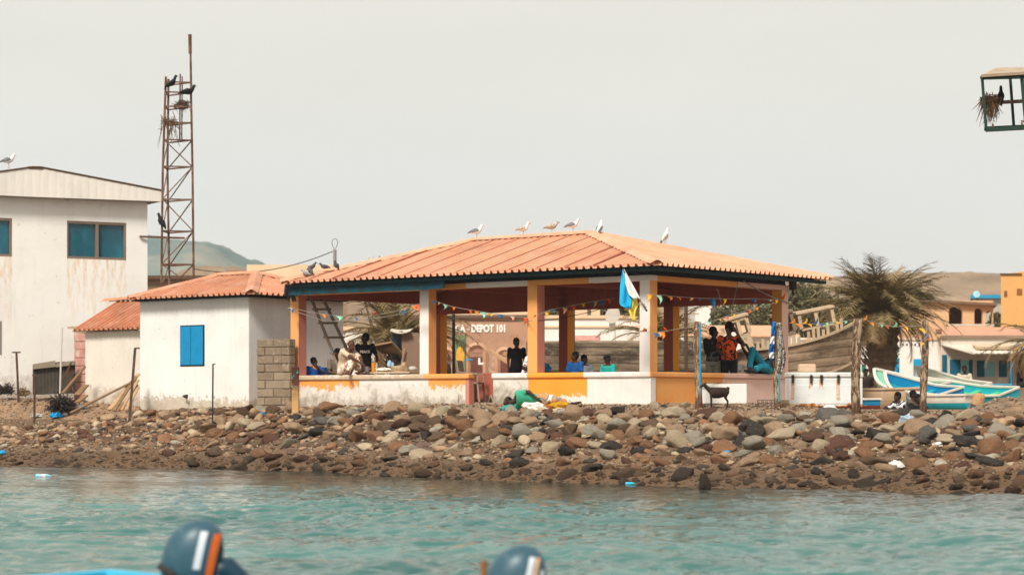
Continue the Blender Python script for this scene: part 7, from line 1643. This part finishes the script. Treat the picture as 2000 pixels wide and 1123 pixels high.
# ------------------------------------------------------------------ birds
M_GW_ = mat('gull_white', '#e9e6e0', .8, .05); M_GG = mat('gull_grey_wing', '#7b7f82', .8, .1); M_GBK = mat('gull_black', '#222222', .8); M_GMOT = mat('gull_mottled', '#a8957f', .85, .25, 30, (.75, .70, .62), .45); M_BEAK = mat('yellow_beak', '#d8a83c', .5); M_LEG = mat('pale_pink_leg', '#caa79a', .6); M_PG = mat('pigeon_slate', '#55585c', .8, .2, 12); M_PGL = mat('pigeon_pale', '#9a9b9a', .8, .2, 12, (.1, .1, .11), .4); M_CRW = mat('crow_black', '#14161a', .7, .2)
def bird(label, pos, rz, body, wing, tailm, beak=M_BEAK, s_=1.0, cat='gull', name='gull', upright=0.0, leg=True, group=None, neck=1.0):
    r = thing(name, label, cat, tuple(pos), rz, group); r.scale = (s_,) * 3; L_ = .12 if leg else .03; zc = L_ + .075
    m = MB(); t = R(12 + upright); c, s2 = math.cos(t), math.sin(t)      # faces +x
    def q(x, z): return Vector((x * c - z * s2, 0, zc + x * s2 + z * c))
    m.loft([(q(-.17, .0), (0, .012, 0), q(0, .012) - q(0, 0)), (q(-.11, 0), (0, .042, 0), q(0, .04) - q(0, 0)), (q(-.02, -.01), (0, .066, 0), q(0, .066) - q(0, 0)), (q(.07, .0), (0, .058, 0), q(0, .062) - q(0, 0)), (q(.12, .03), (0, .036, 0), q(0, .04) - q(0, 0))], 12)
    hp = q(.125, 0) + Vector((0, 0, .085 * neck)); m.cap(q(.09, .02), hp, .042, .031); m.ell(hp + Vector((.005, 0, .012)), (.036, .031, .032)); o = m.build('body', body, r); bake(o, ('REMESH', dict(mode='VOXEL', voxel_size=.008)), ('SMOOTH', dict(factor=.5, iterations=2))); o.data.polygons.foreach_set('use_smooth', [True] * len(o.data.polygons))
    for sg in (-1, 1): m = MB(); m.loft([(q(.06, .0) + Vector((0, sg * .05, .01)), (0, sg * .012, 0), q(0, .03) - q(0, 0)), (q(-.02, .01) + Vector((0, sg * .062, .01)), (0, sg * .014, 0), q(0, .048) - q(0, 0)), (q(-.12, .01) + Vector((0, sg * .038, .01)), (0, sg * .012, 0), q(0, .03) - q(0, 0)), (q(-.20, .012) + Vector((0, sg * .018, 0)), (0, sg * .006, 0), q(0, .010) - q(0, 0))], 10); m.build('wing', wing, r, smooth=True)
    m = MB(); m.loft([(q(-.14, 0), (0, .022, 0), q(0, .012) - q(0, 0)), (q(-.23, -.005), (0, .03, 0), q(0, .005) - q(0, 0))], 8); m.build('tail', tailm, r)
    m = MB(); m.tube([hp + Vector((.03, 0, .01)), hp + Vector((.075, 0, .0))], [.010, .003], 6); m.build('beak', beak, r)
    for sg in (-1, 1):
        if leg: m = MB(); m.tube([(0, sg * .025, 0), (0, sg * .025, zc - .04)], .005, 5); m.beam((-.01, sg * .025, .003), (.035, sg * .025, .003), .025, .005); m.build('leg', M_LEG, r)
        m = MB(); m.ell(hp + Vector((.018, sg * .028, .018)), .005, None, 6, 5); m.build('eye', M_GBK, r)
    return r
def roof_top(px, y=2.7): x = PV.x(px, y); return PV.w(x, y, rzt + .065)
g_ = 'gulls on the pavilion roof'
def on_ridge(px):
    return roof_top(px)
bird('grey-winged gull at the left end of the roof ridge', roof_top(931), R(-10), M_GW_, M_GG, M_GBK, s_=.98, group=g_)
bird('pale young gull second from the left on the ridge', roof_top(1022), R(-8), M_GW_, M_GMOT, M_GMOT, beak=M_GBK, s_=.90, group=g_, neck=1.2)
bird('brown mottled young gull in the middle of the ridge', roof_top(1078), R(-5), M_GMOT, M_GMOT, M_GBK, beak=M_GBK, s_=.95, group=g_, neck=.7)
bird('stretching gull with a dark tail just left of the roof peak', roof_top(1119), R(-12), M_GW_, M_GG, M_GBK, s_=.95, group=g_)
pk = PV.w(xr1 + .10, yr - .05, rzt - .01 + .03); pk = PV.w(PV.x(1171, 2.75), 2.75, rzt - .05)
bird('gull standing upright beside the roof peak, seen from behind', pk, R(60), M_GW_, M_GG, M_GBK, s_=.95, group=g_, upright=30)
xq = PV.x(1299, 3.8); sl_ = (exr - xq) / (exr - xr1)
bird('lone speckled gull on the right hip of the roof', PV.w(PV.x(1299, 2.7 + 1.1), 2.7 + 1.1, Z_(478, PV.d(xq, 3.8)) - PV.z), R(50), M_GW_, M_GMOT, M_GBK, s_=.95, group=g_, upright=30)
bird('gull on the roof edge of the white two-storey building', BB.w(BB.x(17, -.2), -.2, BB.h(332, -3.2, -.2)), R(0), M_GW_, M_GG, M_GBK, s_=1.15)
pg = 'pigeons on the left end of the pavilion roof'
for i, (px, py, rz, mm, lab, up) in enumerate(((597, 540, 150, M_PGL, 'pale pigeon lowest on the left end of the roof', 5), (606, 535, 120, M_PG, 'dark pigeon touching the pale one on the roof', 20), (610, 527, 20, M_PG, 'grey pigeon with raised head above the pair', 20), (633, 527, 200, M_PG, 'hunched slate pigeon third along the roof hip', 0), (657, 525, 250, M_PG, 'dark pigeon beside the loop pole', 20))):
    bird(lab, at(px, py, 50.6 if i != 2 else 51.4), R(rz), mm, mm, M_GBK, M_GBK, .72, 'pigeon', 'pigeon', up, False, pg, .6)
bird('black crow on the upper left bar of the lattice mast', at(335, 171, TD), R(20), M_CRW, M_CRW, M_CRW, M_GBK, 1.1, 'crow', 'crow', 25, False)
bird('black crow leaning out on the right leg of the lattice mast', at(368, 188, TD), R(10), M_CRW, M_CRW, M_CRW, M_GBK, 1.2, 'crow', 'crow', 0, False)
bird('black crow perched low on the left leg of the lattice mast', at(315, 442, TD - .1), R(150), M_CRW, M_CRW, M_CRW, M_GBK, 1.1, 'crow', 'crow', 40, False)
bird('black crow on the board inside the green iron cage', at(1955, 198, 40.45), R(80), M_CRW, M_CRW, M_CRW, M_GBK, .85, 'crow', 'crow', 55, False)
# ------------------------------------------------------------------ foreground boats and their tilted outboards
M_COWL = mat('blue_grey_cowling', '#315765', .42, .22, 5, (.10, .16, .18), .38, .05, None, .0, .5); M_COWD = mat('dark_cowling', '#1d3a49', .3, .1, 2); M_DKP = mat('black_plastic', '#11191d', .5); M_OST = mat('orange_stripe', '#ea6a22', .5, .05); M_WST = mat('white_stripe', '#d9dde0', .5, .05); M_GUNB = mat('light_blue_gunwale', '#4fc3e0', .4, .08, 2)
def front_motor(boat, px, py, d, sc_, stripes, rzm):
    r = bpy.data.objects.new('outboard_motor', None); COL.objects.link(r); r.parent = boat; p = at(px, py, d); r.matrix_parent_inverse = Matrix.Identity(4)
    M = boat.matrix_world if False else Matrix.LocRotScale(boat.location, boat.rotation_euler, boat.scale); q = M.inverted() @ p; r.location = q; r.rotation_euler = (R(4), R(6), rzm - boat.rotation_euler.z); r.scale = (sc_,) * 3
    # cowling: long axis vertical, dome on top, front (towards camera) flattened
    m = MB(); secs = []
    for z, a, b_, cx in ((-.22, .150, .12, .0), (-.16, .185, .15, -.01), (-.02, .205, .165, -.012), (.10, .195, .16, -.005), (.19, .165, .14, .01), (.25, .12, .105, .025), (.285, .065, .06, .035), (.295, .01, .01, .04)): secs.append(((cx, 0, z), (a, 0, 0), (0, b_, 0)))
    m.loft(secs, 28); c = m.build('cowling', M_COWL, r, smooth=True)
    def patch(nm, x0, x1, z0, z1, mm, e_=.006, sl=.1):
        """a band lying on the cowling, towards the camera side"""
        mb = MB(); rows = []
        for i in range(13):
            z = z0 + (z1 - z0) * i / 12; a = interp(z, [(s_[0][2], s_[1][0]) for s_ in secs]) + e_; bb_ = interp(z, [(s_[0][2], s_[2][1]) for s_ in secs]) + e_; cx = interp(z, [(s_[0][2], s_[0][0]) for s_ in secs]); row = []
            for j in range(6):
                x = x0 + (x1 - x0) * j / 5 + sl * (z - z0); u = max(-.98, min(.98, (x - cx) / a)); row.append((cx + u * a, -bb_ * math.sqrt(1 - u * u), z))
            rows.append(row)
        mb.grid(rows); o = mb.build(nm, mm, c, smooth=True, fix=False); return o
    if stripes: patch('white_band', .02, .065, -.01, .235, M_WST, sl=.10); patch('orange_band', .09, .135, -.15, .22, M_OST, .007, sl=.10); patch('white_mark', .155, .185, -.13, .03, M_WST, .008, .10)
    else: patch('white_band', .045, .085, .02, .235, M_WST, sl=.10); patch('peach_band', .09, .115, .0, .23, mat('peach_stripe', '#e8b48c', .5), .007, sl=.10); patch('white_mark', .12, .15, -.14, .15, M_WST, .008, .10)
    patch('dark_seam', .145, .155, -.2, .2, M_DKP, .009, .10)
    m = MB(); m.box(-.20, -.185, -.04, .04, -.13, -.05); m.build('latch', M_DKP, r)
    patch('lower_seam', -.19, .17, -.165, -.155, M_DKP, .004, 0)
    m = MB(); m.loft([((0, 0, -.225), (.155, 0, 0), (0, .125, 0)), ((0, 0, -.26), (.16, 0, 0), (0, .13, 0)), ((.02, 0, -.30), (.12, 0, 0), (0, .09, 0))], 20); m.build('lower_pan', M_DKP, r, smooth=True)
    m = MB(); m.loft([((.08, 0, -.05), (.04, 0, .11), (0, .10, 0)), ((.22, 0, -.02), (.03, 0, .085), (0, .075, 0)), ((.36, 0, -.11), (.03, 0, .06), (0, .05, 0)), ((.58, 0, -.31), (.03, 0, .045), (0, .03, 0)), ((.82, 0, -.53), (.03, 0, .04), (0, .02, 0))], 16); m.build('leg', M_COWD, r, smooth=True)
    m = MB(); m.beam((-.19, -.16, -.02), (.12, -.22, -.16), .035, .03); m.tube([(-.20, -.16, -.01), (-.10, -.18, -.06)], .022, 10); m.build('tiller', mat('rusty_tiller', '#33302c', .6), r)
    m = MB(); m.box(-.16, -.08, -.12, .12, -.42, -.24); m.build('clamp_bracket', M_DKP, r)
    return r
def near_boat(label, px, py, d, rz, L_=6.0):
    r = thing('motor_boat', label, 'boat', (X_(px, d), d, -.12), rz, 'motor boats in the foreground'); S = hull_pts(L_, 1.7, .52, .85, .35, .8, 24, 10)
    m = MB(); hull_mesh(m, S, .04); m.build('hull', mat('sky_blue_hull', '#2aa6cc', .35, .08, 2), r, smooth=False)
    for sg in (-1, 1):
        m = MB()
        for (x, a), (x2, b_) in zip(S, S[1:]): m.beam((x, sg * a[-1][0], a[-1][1] + .02), (x2, sg * b_[-1][0], b_[-1][1] + .02), .07, .04)
        m.build('gunwale', M_GUNB, r)
    m = MB(); m.beam((0, -S[0][1][-1][0], S[0][1][-1][1] + .018), (0, S[0][1][-1][0], S[0][1][-1][1] + .018), .06, .05); m.build('transom_cap', M_GUNB, r)
    for t in (.2, .45, .68): m = MB(); x, a = S[int(t * 24)]; m.box(x - .13, x + .13, -a[-1][0] + .05, a[-1][0] - .05, a[-1][1] - .16, a[-1][1] - .12); m.build('thwart', mat('pale_thwart', '#b9c9c4', .6), r)
    return r
b1 = near_boat('light blue motor boat with a blue-grey outboard bearing an orange stripe', 345, 1120, 12.9, R(226)); b1.location.z = -.23; bpy.context.view_layer.update()
front_motor(b1, 378, 1100, 12.6, .88, True, R(0))
b2 = near_boat('blue motor boat below the frame with a white-striped outboard', 985, 1150, 12.2, R(226)); b2.location.z = -.36; bpy.context.view_layer.update()
front_motor(b2, 1008, 1148, 12.0, .82, False, R(0))
m = MB(); m.tube([at(944, 1150, 11.7), at(945, 1094, 11.7)], .018, 8); tag(m.build('wooden_stick', mat('brown_stick', '#8a5a34', .8)), 'short brown stick standing beside the second outboard motor', 'stick')

# ------------------------------------------------------------------ air: thin even haze over the whole place, hills included
m = MB(); m.box(-905, 905, -405, 1805, -3.2, 150); hz_ = m.build('haze', None or bpy.data.materials.new('haze_air')); tag(hz_, kind='stuff')
hm_ = hz_.data.materials[0]; hm_.use_nodes = True; hn = hm_.node_tree; hn.nodes.clear(); ho = hn.nodes.new('ShaderNodeOutputMaterial'); hv = hn.nodes.new('ShaderNodeVolumePrincipled')
hv.inputs['Color'].default_value = (.93, .96, 1, 1); hv.inputs['Density'].default_value = .00028; hn.links.new(hv.outputs[0], ho.inputs['Volume'])
